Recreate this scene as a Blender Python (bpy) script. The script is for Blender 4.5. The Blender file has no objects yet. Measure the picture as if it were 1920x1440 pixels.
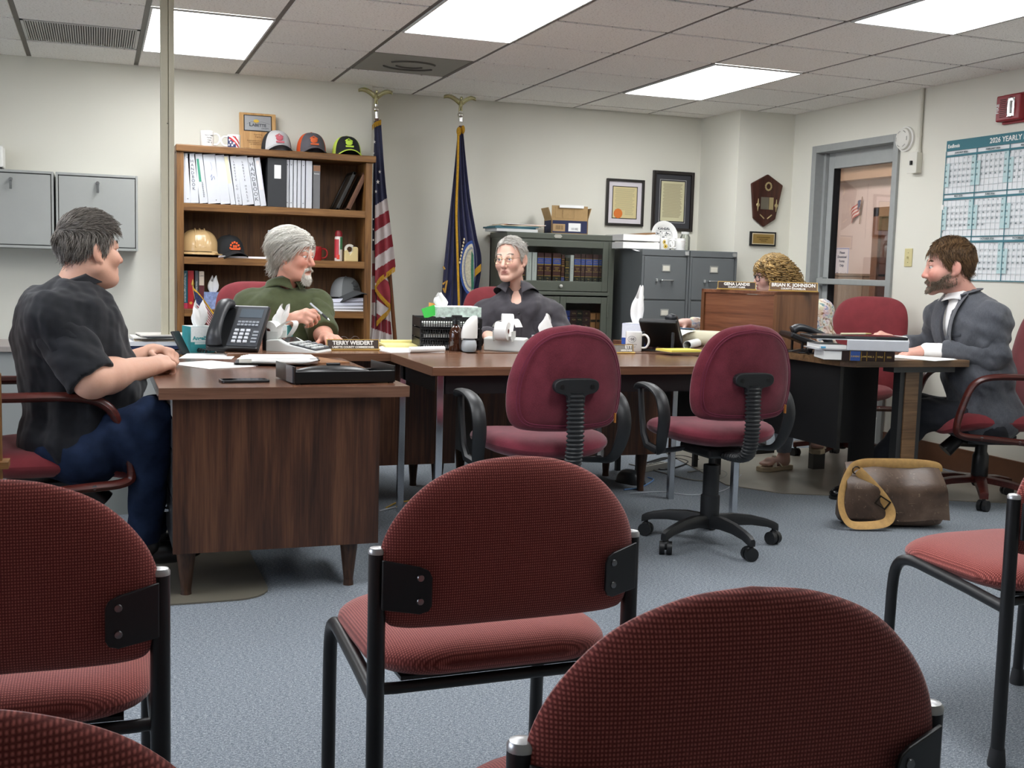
import bpy, math, random
import numpy as np
from mathutils import Vector, Matrix, Euler
PI = math.pi
random.seed(7); RNG = np.random.default_rng(7)
scn = bpy.context.scene
COL = scn.collection
# ---------------------------------------------------------------- camera
FPX, YAW, PIT, ROL = 2119.2, .3531, .1014, .0283
CAM = np.array([.371, -7.5925, 1.13])
def _basis():
    cy, sy, cp, sp = math.cos(YAW), math.sin(YAW), math.cos(PIT), math.sin(PIT)
    F = np.array([sy*cp, cy*cp, -sp]); r = np.array([cy, -sy, 0.]); u = np.cross(r, F)
    return math.cos(ROL)*r+math.sin(ROL)*u, -math.sin(ROL)*r+math.cos(ROL)*u, F
CR, CU, CF = _basis()
cd = bpy.data.cameras.new('camera'); cam = bpy.data.objects.new('camera', cd); COL.objects.link(cam)
cd.sensor_width = 36; cd.lens = FPX/1920*36; cd.clip_start = .05
cam.matrix_world = Matrix([[CR[0], CU[0], -CF[0], CAM[0]], [CR[1], CU[1], -CF[1], CAM[1]], [CR[2], CU[2], -CF[2], CAM[2]], [0, 0, 0, 1]])
scn.camera = cam
# ---------------------------------------------------------------- world, exposure
w = bpy.data.worlds.new('world'); scn.world = w; w.use_nodes = True
w.node_tree.nodes['Background'].inputs[0].default_value = (.8, .85, 1, 1)
w.node_tree.nodes['Background'].inputs[1].default_value = 5.0   # overcast daylight, enters by the window in the left wall
vs = scn.view_settings
vs.view_transform = 'Standard'; vs.look = 'None'; vs.gamma = 1; vs.use_curve_mapping = False
vs.exposure = 0.62
LIGHT_E = 9          # emission of the ceiling light diffusers
# ---------------------------------------------------------------- measuring helpers: a pixel of the photo onto a known plane
def ray(x, y): return CF+CR*((x-960)/FPX)-CU*((y-720)/FPX)
def onz(x, y, z): d = ray(x, y); return CAM+d*(z-CAM[2])/d[2]
def ony(x, y, Y): d = ray(x, y); return CAM+d*(Y-CAM[1])/d[1]
def onx(x, y, X): d = ray(x, y); return CAM+d*(X-CAM[0])/d[0]
def atd(x, y, D): return CAM+ray(x, y)*D
# ---------------------------------------------------------------- geometry helpers: a geo is (verts, faces)
def join(*gs):
    V, F = [], []
    for g in gs:
        o = len(V); V += [tuple(v) for v in g[0]]; F += [tuple(i+o for i in f) for f in g[1]]
    return V, F
def xf(g, loc=(0, 0, 0), rot=(0, 0, 0), sc=1):
    m = Euler(rot).to_matrix(); s = Vector((sc, sc, sc)) if np.isscalar(sc) else Vector(sc); l = Vector(loc)
    return [tuple(m @ Vector((v[0]*s[0], v[1]*s[1], v[2]*s[2])) + l) for v in g[0]], g[1]
def box(x0, x1, y0, y1, z0, z1):
    V = [(x0, y0, z0), (x1, y0, z0), (x1, y1, z0), (x0, y1, z0), (x0, y0, z1), (x1, y0, z1), (x1, y1, z1), (x0, y1, z1)]
    return V, [(0, 3, 2, 1), (4, 5, 6, 7), (0, 1, 5, 4), (1, 2, 6, 5), (2, 3, 7, 6), (3, 0, 4, 7)]
def cbox(c, s): return box(c[0]-s[0]/2, c[0]+s[0]/2, c[1]-s[1]/2, c[1]+s[1]/2, c[2]-s[2]/2, c[2]+s[2]/2)
def loft(rings, cap=True, closed=True):
    n = len(rings[0]); V = [tuple(p) for r in rings for p in r]; F = []
    for i in range(len(rings)-1):
        for j in range(n if closed else n-1):
            a = i*n+j; b = i*n+(j+1) % n
            F.append((a, b, b+n, a+n))
    if cap and closed:
        F.append(tuple(range(n-1, -1, -1))); F.append(tuple((len(rings)-1)*n+j for j in range(n)))
    return V, F
def tube(pts, r, n=8, cap=True, ell=None, up=None):
    P = [Vector(p) for p in pts]; m = len(P); R = [r]*m if np.isscalar(r) else list(r)
    rings = []; nrm = None
    for i, p in enumerate(P):
        t = (P[min(i+1, m-1)]-P[max(i-1, 0)]); t.normalize()
        if nrm is None:
            a = Vector(up) if up else (Vector((0, 0, 1)) if abs(t.z) < .9 else Vector((1, 0, 0)))
            nrm = (a-t*a.dot(t)).normalized()
        else:
            nrm = (nrm-t*nrm.dot(t))
            nrm = nrm.normalized() if nrm.length > 1e-6 else t.orthogonal().normalized()
        b = t.cross(nrm)
        e = (1, 1) if ell is None else ell
        rings.append([p+(nrm*math.cos(2*PI*k/n)*e[0]+b*math.sin(2*PI*k/n)*e[1])*R[i] for k in range(n)])
    return loft(rings, cap)
def cyl(p0, p1, r0, r1=None, n=16): return tube([p0, p1], [r0, r0 if r1 is None else r1], n)
def lathe(prof, n=24, c=(0, 0, 0), cap=True):
    return loft([[(c[0]+r*math.cos(2*PI*k/n), c[1]+r*math.sin(2*PI*k/n), c[2]+z) for k in range(n)] for r, z in prof], cap)
def prism(poly, z0, z1):
    """polygon in xy extruded in z"""
    return loft([[(p[0], p[1], z0) for p in poly], [(p[0], p[1], z1) for p in poly]])
def prism_y(poly, y0, y1):
    """polygon given in x,z extruded along y"""
    return loft([[(p[0], y1, p[1]) for p in poly], [(p[0], y0, p[1]) for p in poly]])
def prism_x(poly, x0, x1):
    """polygon given in y,z extruded along x"""
    return loft([[(x0, p[0], p[1]) for p in poly], [(x1, p[0], p[1]) for p in poly]])
def rrect(w, h, r, n=5, cx=0, cy=0):
    out = []
    for k, (sx, sy) in enumerate(((1, 1), (-1, 1), (-1, -1), (1, -1))):
        for i in range(n+1):
            a = k*PI/2+i*PI/2/n
            out.append((cx+sx*(w/2-r)+r*math.cos(a), cy+sy*(h/2-r)+r*math.sin(a)))
    return out
def ball(c, r, n=12, m=8):
    r = (r, r, r) if np.isscalar(r) else r
    return loft([[(c[0]+r[0]*math.sin(PI*(i+.02)/(m+.04))*math.cos(2*PI*k/n), c[1]+r[1]*math.sin(PI*(i+.02)/(m+.04))*math.sin(2*PI*k/n), c[2]-r[2]*math.cos(PI*(i+.02)/(m+.04))) for k in range(n)] for i in range(m+1)])
def sheet(fn, nu, nv, thick=0):
    """grid surface fn(u,v)->point; with thickness both sides"""
    V = [tuple(fn(i/nu, j/nv)) for j in range(nv+1) for i in range(nu+1)]
    F = [(j*(nu+1)+i, j*(nu+1)+i+1, (j+1)*(nu+1)+i+1, (j+1)*(nu+1)+i) for j in range(nv) for i in range(nu)]
    return V, F
def bez(p0, p1, p2, p3, n=10):
    p0, p1, p2, p3 = map(np.array, (p0, p1, p2, p3))
    return [tuple((1-t)**3*p0+3*(1-t)**2*t*p1+3*(1-t)*t*t*p2+t**3*p3) for t in np.linspace(0, 1, n)]
def spline(pts, n=8):
    """Catmull-Rom through the points"""
    P = [np.array(p, float) for p in pts]; P = [2*P[0]-P[1]]+P+[2*P[-1]-P[-2]]; out = []
    for i in range(1, len(P)-2):
        for t in np.linspace(0, 1, n, endpoint=False):
            a, b, c, d = P[i-1:i+3]
            out.append(tuple(.5*(2*b+(c-a)*t+(2*a-5*b+4*c-d)*t*t+(3*b-a-3*c+d)*t**3)))
    return out+[tuple(P[-2])]
_font_cache = {}
def text(s, size, align='CENTER', depth=.0006, bold=0, space=1, squash=1):
    """lettering as mesh, in the xz plane facing -y, baseline at z=0"""
    key = (s, size, align, depth, bold, space, squash)
    if key in _font_cache: return _font_cache[key]
    cu = bpy.data.curves.new('t', 'FONT'); cu.body = s; cu.size = size; cu.align_x = align; cu.extrude = depth; cu.offset = bold; cu.space_character = space
    cu.resolution_u = 2
    o = bpy.data.objects.new('t', cu); COL.objects.link(o)
    me = o.to_mesh(); V = [(v.co.x*squash, -v.co.z, v.co.y) for v in me.vertices]; F = [tuple(p.vertices) for p in me.polygons]
    o.to_mesh_clear(); bpy.data.objects.remove(o); bpy.data.curves.remove(cu)
    _font_cache[key] = (V, F); return V, F
# ---------------------------------------------------------------- object helpers
def obj(name, geo, mat, parent=None, smooth=None, bevel=0, sub=0, loc=None, rot=None, seg=2, uv=None):
    me = bpy.data.meshes.new(name); me.from_pydata([tuple(map(float, v)) for v in geo[0]], [], [tuple(f) for f in geo[1]])
    o = bpy.data.objects.new(name, me); COL.objects.link(o)
    if mat is not None: me.materials.append(mat)
    if parent is not None: o.parent = parent
    if loc is not None: o.location = tuple(map(float, loc))
    if rot is not None: o.rotation_euler = rot
    if uv is not None:
        l = me.uv_layers.new(name='UVMap'); vi = np.empty(len(me.loops), int); me.loops.foreach_get('vertex_index', vi)
        l.data.foreach_set('uv', np.array(uv, float)[vi].ravel())
    if bevel:
        b = o.modifiers.new('bevel', 'BEVEL'); b.width = bevel; b.segments = seg; b.limit_method = 'ANGLE'; b.angle_limit = .6
        b.harden_normals = False
    if sub:
        s = o.modifiers.new('sub', 'SUBSURF'); s.levels = s.render_levels = sub
    if smooth is None: smooth = True if sub else 40
    if smooth:
        me.polygons.foreach_set('use_smooth', [True]*len(me.polygons))
        if smooth is not True:
            try: me.set_sharp_from_angle(angle=math.radians(smooth))
            except Exception: pass
    return o
def tag(o, label=None, cat=None, group=None, kind=None):
    if label: o['label'] = label
    if cat: o['category'] = cat
    if group: o['group'] = group
    if kind: o['kind'] = kind
    return o
def thing(name, label, cat, loc=(0, 0, 0), rz=0, group=None, rot=None):
    o = bpy.data.objects.new(name, None); COL.objects.link(o); o.empty_display_size = .05
    o.location = tuple(map(float, loc)); o.rotation_euler = rot if rot is not None else (0, 0, rz)
    return tag(o, label, cat, group)
def struct(name, geo, mat, **k): return tag(obj(name, geo, mat, **k), kind='structure')
def dup(root, loc, rz=None, label=None, group=None, rot=None, par=None):
    r = root.copy(); COL.objects.link(r); r.location = tuple(map(float, loc))
    if rot is not None: r.rotation_euler = rot
    elif rz is not None: r.rotation_euler = (0, 0, rz)
    if label: r['label'] = label
    if group: r['group'] = group
    for ch in list(root.children):
        c = ch.copy(); COL.objects.link(c); c.parent = r
        for g in list(ch.children):
            d = g.copy(); COL.objects.link(d); d.parent = c
    return r
# ---------------------------------------------------------------- materials
def lin(h):
    if isinstance(h, str):
        h = h.lstrip('#'); c = [int(h[i:i+2], 16)/255 for i in (0, 2, 4)]
    else: c = h
    return tuple((x/12.92 if x <= .04045 else ((x+.055)/1.055)**2.4) for x in c)+(1,)
class NT:
    """small node-tree writer"""
    def __init__(s, name):
        s.m = bpy.data.materials.new(name); s.m.use_nodes = True; s.t = s.m.node_tree; s.b = s.t.nodes['Principled BSDF']
    def n(s, typ, **k):
        nd = s.t.nodes.new('ShaderNode'+typ)
        for a, v in k.items():
            if a.startswith('_'): nd.inputs[a[1:].replace('_', ' ')].default_value = v
            else: setattr(nd, a, v)
        return nd
    def l(s, a, b): s.t.links.new(a, b)
    def coord(s, which='Object', scale=(1, 1, 1), rot=(0, 0, 0), loc=(0, 0, 0)):
        c = s.n('TexCoord'); mp = s.n('Mapping'); mp.inputs['Scale'].default_value = scale; mp.inputs['Rotation'].default_value = rot; mp.inputs['Location'].default_value = loc
        s.l(c.outputs[which], mp.inputs[0]); return mp.outputs[0]
    def noise(s, vec, scale, detail=3, rough=.5, dist=0):
        n = s.n('TexNoise'); n.inputs['Scale'].default_value = scale; n.inputs['Detail'].default_value = detail; n.inputs['Roughness'].default_value = rough; n.inputs['Distortion'].default_value = dist
        s.l(vec, n.inputs['Vector']); return n.outputs['Fac']
    def ramp(s, fac, stops, interp='LINEAR'):
        r = s.n('ValToRGB'); r.color_ramp.interpolation = interp; e = r.color_ramp.elements
        while len(e) > 1: e.remove(e[-1])
        for i, (p, c) in enumerate(stops):
            q = e[0] if i == 0 else e.new(p)
            q.position = p; q.color = c if len(c) == 4 else lin(c)
        s.l(fac, r.inputs[0]); return r.outputs[0]
    def math(s, op, a, b=None, clamp=False):
        m = s.n('Math', operation=op); m.use_clamp = clamp
        for i, x in enumerate((a, b)):
            if x is None: continue
            if isinstance(x, (int, float)): m.inputs[i].default_value = x
            else: s.l(x, m.inputs[i])
        return m.outputs[0]
    def mix(s, fac, a, b, mode='MIX'):
        m = s.n('MixRGB', blend_type=mode)
        for i, x in zip((0, 1, 2), (fac, a, b)):
            if isinstance(x, (int, float)): m.inputs[i].default_value = x
            elif isinstance(x, tuple): m.inputs[i].default_value = x
            else: s.l(x, m.inputs[i])
        return m.outputs[0]
    def bump(s, h, strength=.2, dist=.01):
        b = s.n('Bump'); b.inputs['Strength'].default_value = strength; b.inputs['Distance'].default_value = dist
        s.l(h, b.inputs['Height']); s.l(b.outputs[0], s.b.inputs['Normal'])
    def col(s, c):
        if isinstance(c, tuple): s.b.inputs['Base Color'].default_value = c
        else: s.l(c, s.b.inputs['Base Color'])
    def set(s, rough=None, metal=None, spec=None, trans=None, alpha=None, sheen=None, coat=None):
        i = s.b.inputs
        if rough is not None:
            if isinstance(rough, (int, float)): i['Roughness'].default_value = rough
            else: s.l(rough, i['Roughness'])
        if metal is not None: i['Metallic'].default_value = metal
        if spec is not None: i['Specular IOR Level'].default_value = spec
        if trans is not None: i['Transmission Weight'].default_value = trans
        if alpha is not None: i['Alpha'].default_value = alpha
        if sheen is not None: i['Sheen Weight'].default_value = sheen
        if coat is not None: i['Coat Weight'].default_value = coat
        return s.m
_mats = {}
def M(col, rough=.5, metal=0, noise=0, nscale=30, bump=0, bscale=200, spec=.5, trans=0, coat=0, sheen=0):
    """plain procedural material with slight tone noise and fine relief"""
    key = (col, rough, metal, noise, nscale, bump, bscale, spec, trans, coat, sheen)
    if key in _mats: return _mats[key]
    t = NT('mat_%s_%d' % (str(col).strip('#'), len(_mats))); c = lin(col)
    v = t.coord()
    if noise:
        f = t.noise(v, nscale, 4, .6)
        a = tuple(max(0, x*(1-noise)) for x in c[:3])+(1,); b = tuple(min(1, x*(1+noise)) for x in c[:3])+(1,)
        t.col(t.ramp(f, [(.3, a), (.7, b)]))
    else: t.col(c)
    if bump: t.bump(t.noise(v, bscale, 2), bump, .002)
    _mats[key] = t.set(rough, metal, spec, trans, None, sheen, coat); return _mats[key]
def wood(name, c1, c2, c3, axis=2, scale=1, rough=.4, fine=1, ring=1.0):
    """grain running along the axis; streaks at two sizes and a few cathedral rings"""
    t = NT(name); sc = [6*scale]*3; sc[axis] = .45*scale
    v = t.coord('Object', tuple(sc)); n1 = t.noise(v, 2.2, 4, .55, .6*ring)
    sc2 = [60*scale*fine]*3; sc2[axis] = 1.6*scale
    v2 = t.coord('Object', tuple(sc2)); n2 = t.noise(v2, 3, 3, .6)
    sc3 = [17*scale]*3; sc3[axis] = .8*scale
    n3 = t.noise(t.coord('Object', tuple(sc3), loc=(3, 1, 2)), 2.5, 3, .6, 1.2*ring)
    f = t.math('ADD', t.math('MULTIPLY', n1, .45), t.math('ADD', t.math('MULTIPLY', n2, .22), t.math('MULTIPLY', n3, .33)))
    t.col(t.ramp(f, [(.38, lin(c1)), (.5, lin(c2)), (.64, lin(c3))]))
    t.bump(n2, .06, .001)
    return t.set(rough, spec=.4)
def fabric(name, c1, c2, pitch=.004, rough=.95, strength=.35, dots=None):
    if pitch < .003:
        t = NT(name); v = t.coord(); n = t.noise(v, 700, 3, .7); n2 = t.noise(v, 14, 3); t.col(t.ramp(t.math('ADD', t.math('MULTIPLY', n, .7), t.math('MULTIPLY', n2, .3)), [(.35, lin(c1)), (.68, lin(c2))])); t.bump(n, strength, .001); return t.set(rough, spec=.15, sheen=.25)
    """woven upholstery: crossing ribs with paler yarn dots"""
    t = NT(name); v = t.coord('Object')
    def wave(d, p):
        w = t.n('TexWave', wave_type='BANDS', bands_direction=d); w.inputs['Scale'].default_value = 2*PI/p/20; w.inputs['Distortion'].default_value = .6; w.inputs['Detail'].default_value = 1; w.inputs['Detail Scale'].default_value = 3
        t.l(v, w.inputs['Vector']); return w.outputs['Fac']
    a = t.math('MULTIPLY', wave('X', pitch), wave(dots or 'Z', pitch*1.15))
    n = t.noise(v, 9, 3); n2 = t.noise(v, 420, 2)
    f = t.math('ADD', t.math('MULTIPLY', a, .7), t.math('MULTIPLY', n2, .3))
    base = t.ramp(f, [(.12, lin(c1)), (.75, lin(c2))])
    t.col(t.mix(t.math('MULTIPLY', n, .25), base, lin(c1)))
    t.bump(f, strength, .0012)
    return t.set(rough, spec=.15, sheen=.25)
def emis(col, e):
    t = NT('emitter'); t.col(lin(col)); t.b.inputs['Emission Color'].default_value = lin(col); t.b.inputs['Emission Strength'].default_value = e
    return t.set(.6)
def glass(name='glass', tint=(.95, .97, .96), gloss=.07, rough=.02):
    t = NT(name); nt = t.t; out = nt.nodes['Material Output']
    tr = t.n('BsdfTransparent'); tr.inputs[0].default_value = tint+(1,); gl = t.n('BsdfGlossy'); gl.inputs['Roughness'].default_value = rough
    fr = t.n('Fresnel'); fr.inputs[0].default_value = 1.45; mx = t.n('MixShader')
    t.l(t.math('MULTIPLY', fr.outputs[0], gloss*6 if gloss < .15 else .8), mx.inputs[0]); t.l(tr.outputs[0], mx.inputs[1]); t.l(gl.outputs[0], mx.inputs[2]); t.l(mx.outputs[0], out.inputs['Surface'])
    return t.m
# ================================================================ the room
S = .6096; H = 2.32; XR = 5.2; YL = -.06; YB = .2
def m_carpet():
    t = NT('carpet'); v = t.coord(); n1 = t.noise(v, 260, 3, .7); n2 = t.noise(t.coord('Object', (1, 3, 1)), 90, 3, .7); n3 = t.noise(v, 2.0, 3)
    f = t.math('ADD', t.math('MULTIPLY', n1, .55), t.math('MULTIPLY', n2, .45))
    c = t.ramp(f, [(.37, '#525960'), (.5, '#7f868d'), (.63, '#bbc0c5')])
    t.col(t.mix(t.math('MULTIPLY', n3, .22), c, lin('#707a86'))); t.bump(n1, .6, .004); return t.set(1, spec=.1)
def m_wall(name, c):
    t = NT(name); v = t.coord(); n = t.noise(v, 1.4, 3); t.col(t.ramp(n, [(.3, lin(c)), (.8, tuple(x*.96 for x in lin(c)[:3])+(1,))]))
    t.bump(t.noise(v, 260, 2), .05, .002); return t.set(.72, spec=.25)
def m_tile():
    t = NT('ceiling_tile'); v = t.coord('Object', (1, 1, 1)); n = t.noise(t.coord('Object', (1, 2.2, 1)), 95, 4, .75, .5); n2 = t.noise(v, 34, 3, .7)
    hole = t.ramp(n, [(.35, '#8c847c'), (.43, '#fffdf8')])
    t.col(t.mix(t.math('MULTIPLY', n2, .35), hole, lin('#f6f2ec'))); t.bump(n, .5, .004); return t.set(.95, spec=.1)
MW = m_wall('wall_paint', '#e4e2d6'); MCARP = m_carpet(); MTILE = m_tile()
MGRID = M('#5b544e', .5); MLIGHT = emis('#fbfdff', LIGHT_E); MTRIMG = M('#a4a7a6', .45, noise=.04)
floor = struct('floor', box(-2.6, XR+.1, -10.2, YB, -.05, 0), MCARP, smooth=0)
struct('wall_back_left', box(-2.7, 2.10, YL, YB+.2, 0, H+.1), MW, smooth=0)
struct('wall_back', box(2.10, XR+.1, YB, YB+.2, 0, H+.1), MW, smooth=0)
struct('wall_pillar', box(4.735, XR, -.35, YB, 0, H+.05), MW, smooth=0)
WY0, WY1, WZ0, WZ1 = -6.2, -2.6, .85, 2.1
struct('wall_left', join(box(-2.7, -2.6, -10.2, WY0, 0, H+.1), box(-2.7, -2.6, WY1, YL, 0, H+.1), box(-2.7, -2.6, WY0, WY1, 0, WZ0), box(-2.7, -2.6, WY0, WY1, WZ1, H+.1)), MW, smooth=0)
w1 = thing('window_1', 'wide window in the left wall letting in daylight', 'window', (-2.65, WY0, WZ0)); w1['kind'] = 'structure'
for k in range(3): obj('window_frame', join(box(-.03, .03, k*1.2, k*1.2+.05, 0, WZ1-WZ0), box(-.03, .03, (k+1)*1.2-.05, (k+1)*1.2, 0, WZ1-WZ0), box(-.03, .03, k*1.2+.05, (k+1)*1.2-.05, 0, .05), box(-.03, .03, k*1.2+.05, (k+1)*1.2-.05, WZ1-WZ0-.05, WZ1-WZ0)), M('#c9cac6', .5), w1, smooth=0); obj('window_pane', box(-.004, .004, k*1.2+.05, (k+1)*1.2-.05, .05, WZ1-WZ0-.05), glass('window_glass', (.97, .98, .98), .04), w1, smooth=0)
obj('window_sill', box(.03, .14, -.05, WY1-WY0+.05, -.03, 0), M('#d8d6ce', .5), w1, smooth=0)
struct('ground_outside', box(-14, -2.75, -16, 8, -.25, -.2), M('#b9b6aa', .9, noise=.15, nscale=3), smooth=0)
struct('wall_front', box(-2.7, XR+.1, -10.3, -10.2, 0, H+.1), MW, smooth=0)
DY0, DY1, DZ = -1.50, -.655, 2.03
struct('wall_right', join(box(XR, XR+.12, -10.2, DY0, 0, 2.72), box(XR, XR+.12, DY1, 3.5, 0, 2.72), box(XR, XR+.12, DY0, DY1, DZ, 2.72)), MW, smooth=0)
bb = struct('baseboard_right', join(box(XR-.012, XR, -10.2, DY0-.06, 0, .135), box(XR-.014, XR, -10.2, DY0-.06, .13, .14)), M('#6b4630', .5, noise=.06), smooth=0)
struct('baseboard_pillar', box(4.735, XR-.01, -.362, -.35, 0, .135), M('#6b4630', .5, noise=.06), smooth=0)
struct('baseboard_back', join(box(2.10, 4.735, YB-.012, YB, 0, .135), box(-2.6, 2.10, YL-.012, YL, 0, .135)), M('#6b4630', .5, noise=.06), smooth=0)
# ceiling: backing slab, lay-in tiles and tee bars
ceil = struct('ceiling', box(-2.7, XR+.1, -10.3, YB+.1, H+.03, H+.08), M('#b5b0a8', .9), smooth=0)
LIGHTS = [(3, 3), (6, 1), (1, 1), (6, 5), (1, 6), (3, 8), (-2, 4)]
VENTS = [(3, 1), (0, 1)]
lit = {(i, j+k) for i, j in LIGHTS for k in (0, 1)}
tile_me = None
for i in range(-5, 9):
    for j in range(0, 17):
        if (i, j) in lit or (i, j) in VENTS: continue
        x0, x1, y0, y1 = i*S, min((i+1)*S, XR), -(j+1)*S, -j*S
        if x1-x0 < .1 or x0 < -2.7: x0 = max(x0, -2.6)
        g = .010
        if x1-x0 > .6:
            if tile_me is None:
                a, b = S/2-g, S/2-g
                geo = loft([[(-a, -b, .02), (a, -b, .02), (a, b, .02), (-a, b, .02)], [(-a, -b, 0), (-a, b, 0), (a, b, 0), (a, -b, 0)][::-1][:0] or [(-a+.004, -b+.004, 0), (a-.004, -b+.004, 0), (a-.004, b-.004, 0), (-a+.004, b-.004, 0)]])
                o = obj('ceiling_tile', geo, MTILE, ceil, smooth=0); tile_me = o.data
            else:
                o = bpy.data.objects.new('ceiling_tile', tile_me); COL.objects.link(o); o.parent = ceil
            o.location = ((x0+x1)/2, (y0+y1)/2, H-.004)
            o.rotation_euler = (0, 0, PI*((i*7+j*3) % 2))
        else:
            obj('ceiling_tile', box(x0+g, x1-.002, y0+g, y1-g, H-.004, H+.016), MTILE, ceil, smooth=0)
for i in range(-4, 10):   # strip of cut tiles against the back wall recess
    x0, x1 = max(i*S, 2.10), min((i+1)*S, XR)
    if x1-x0 > .05: obj('ceiling_tile', box(x0+.01, x1-.01, .01, YB-.01, H-.004, H+.016), MTILE, ceil, smooth=0)
for i in range(-4, 9):
    obj('grid_bar', box(i*S-.012, i*S+.012, -10.2, YB if i*S > 2.1 else YL, H+.0, H+.03), MGRID, ceil, smooth=0)
for j in range(0, 17):
    obj('grid_bar', box(-2.6, XR, -j*S-.009, -j*S+.009, H+.001, H+.03), MGRID, ceil, smooth=0)
LL = {(3, 3): 'large ceiling light panel in the middle, above the two flags', (6, 1): 'ceiling light panel nearest the door wall plaque and pillar', (1, 1): 'ceiling light panel behind the beige upright pole', (6, 5): 'ceiling light panel at the top right corner of the room view', (1, 6): 'ceiling light panel overhead left of the middle visitor chairs', (3, 8): 'ceiling light panel overhead above the middle visitor chair', (-2, 4): 'ceiling light panel at the far left outside the picture'}
for n_, (i, j) in enumerate(LIGHTS):
    t = thing('ceiling_light', LL[(i, j)], 'light', ((i+.5)*S, -(j+1)*S, H), group='recessed fluorescent ceiling lights')
    obj('diffuser', box(-S/2+.022, S/2-.022, -S+.022, S-.022, -.007, -.002), MLIGHT, t, smooth=0)
    fr = join(box(-S/2+.012, -S/2+.022, -S+.01, S-.01, -.009, .0), box(S/2-.022, S/2-.012, -S+.01, S-.01, -.009, .0), box(-S/2+.022, S/2-.022, -S+.01, -S+.022, -.009, .0), box(-S/2+.022, S/2-.022, S-.022, S-.01, -.009, .0))
    obj('frame', fr, M('#d8d8d6', .5), t, smooth=0)
t = thing('ceiling_vent', 'grey square ceiling air diffuser with curved slots above the striped flag', 'vent', (3.5*S, -1.5*S, H), group='ceiling air vents')
obj('panel', box(-.288, .288, -.288, .288, -.002, .012), M('#8e8d84', .55), t, smooth=0, bevel=.003)
for s_, r_ in ((1, .17), (-1, .15), (1, .09)):
    a0 = .5 if s_ > 0 else PI+.5
    arc = [(r_*math.cos(a0+a*.105), r_*math.sin(a0+a*.105)*.9, -.004) for a in range(21)]
    obj('slot', tube(arc, .007, 6), M('#55534d', .6), t)
t = thing('ceiling_vent', 'grey ribbed ceiling return grille at the far left', 'vent', (.5*S, -1.5*S, H), group='ceiling air vents')
obj('frame', join(box(-.29, .29, -.29, -.275, -.004, .012), box(-.29, .29, .275, .29, -.004, .012), box(-.29, -.275, -.29, .29, -.004, .012), box(.275, .29, -.29, .29, -.004, .012)), M('#c9c8c4', .5), t, smooth=0)
obj('backing', box(-.28, .28, -.28, .28, .008, .012), M('#54524f', .8), t, smooth=0)
sl_me = None
for k in range(46):
    x = -.27+k*.012
    if sl_me is None: o = obj('louvre', box(-.0033, .0033, -.275, .275, -.002, .010), M('#bdbcb8', .5), t, smooth=0); sl_me = o.data
    else: o = bpy.data.objects.new('louvre', sl_me); COL.objects.link(o); o.parent = t
    o.location.x = x
# door with aluminium frame, glass and push bar
MAL = M('#9c9f9d', .42, metal=.0, noise=.04)
d1 = thing('door_1', 'grey metal framed glass door with a push bar', 'door', (XR, 0, 0)); d1['kind'] = 'structure'
fx0, fx1 = -.02, .13
obj('door_frame', join(box(fx0, fx1, DY1-.005, DY1+.045, 0, DZ+.03), box(fx0, fx1, DY0-.045, DY0+.005, 0, DZ+.03), box(fx0, fx1, DY0+.005, DY1-.005, DZ-.02, DZ+.03)), MAL, d1, smooth=0, bevel=.003)
obj('door_stop', join(box(.05, .075, DY1-.03, DY1, 0, DZ-.02), box(.05, .075, DY0, DY0+.02, 0, DZ-.02)), MAL, d1, smooth=0)
a, b = DY0+.012, DY1-.012
obj('door_stile', box(.078, .122, b-.085, b, .01, DZ-.018), M('#a9acaa', .4, noise=.03), d1, smooth=0, bevel=.003)
obj('door_stile', box(.078, .122, a, a+.085, .01, DZ-.018), M('#a9acaa', .4, noise=.03), d1, smooth=0, bevel=.003)
obj('door_rail', box(.078, .122, a+.085, b-.085, DZ-.13, DZ-.018), M('#a9acaa', .4, noise=.03), d1, smooth=0, bevel=.003)
obj('door_rail', box(.078, .122, a+.085, b-.085, .01, .2), M('#a9acaa', .4, noise=.03), d1, smooth=0, bevel=.003)
obj('gasket', join(box(.074, .126, b-.093, b-.084, .2, DZ-.13), box(.074, .126, a+.084, a+.09, .2, DZ-.13)), M('#1c1c1e', .6), d1, smooth=0)
obj('glass_pane', box(.098, .104, a+.085, b-.085, .2, DZ-.13), glass('door_glass', (.97, .96, .96), .045), d1, smooth=0)
pb = obj('push_bar', box(.02, .045, DY0+.03, DY1-.03, 1.085, 1.125), MAL, d1, smooth=0, bevel=.005)
obj('bar_bracket', join(box(.04, .08, DY0+.04, DY0+.08, 1.075, 1.135), box(.04, .08, DY1-.08, DY1-.04, 1.075, 1.135)), MAL, pb, smooth=0, bevel=.003)
# hallway beyond the door
HX = 7.3
MHW = m_wall('hall_paint', '#dccdc6')
struct('floor_hall', box(XR+.12, HX+.2, -4.2, 3.5, -.05, -.002), MCARP, smooth=0)
hw = struct('wall_hall', box(HX, HX+.1, -4.2, 3.5, 0, 2.75), MHW, smooth=0)
struct('wall_hall_end', join(box(XR+.12, HX, 3.4, 3.5, 0, 2.7), box(XR+.12, HX, -4.3, -4.2, 0, 2.7)), MHW, smooth=0)
struct('ceiling_hall', box(XR+.12, HX+.1, -4.2, 3.5, 2.6, 2.7), M('#d8cfc6', .9), smooth=0)
wz = onx(1600, 513, HX)[2]
MWS = wood('wainscot_wood', '#7d6a5c', '#95816f', '#a8947f', 2, 1.2, .5)
for k in range(20): obj('wainscot_panel', box(HX-.02, HX, -4.2+k*.38+.003, -4.2+(k+1)*.38-.003, 0, wz-.02), MWS, hw, smooth=0, bevel=.002)
obj('wainscot_rail', box(HX-.03, HX, -4.2, 3.4, wz-.022, wz), MWS, hw, smooth=0)
zt = onx(1620, 335, HX-.14)[2]
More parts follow.
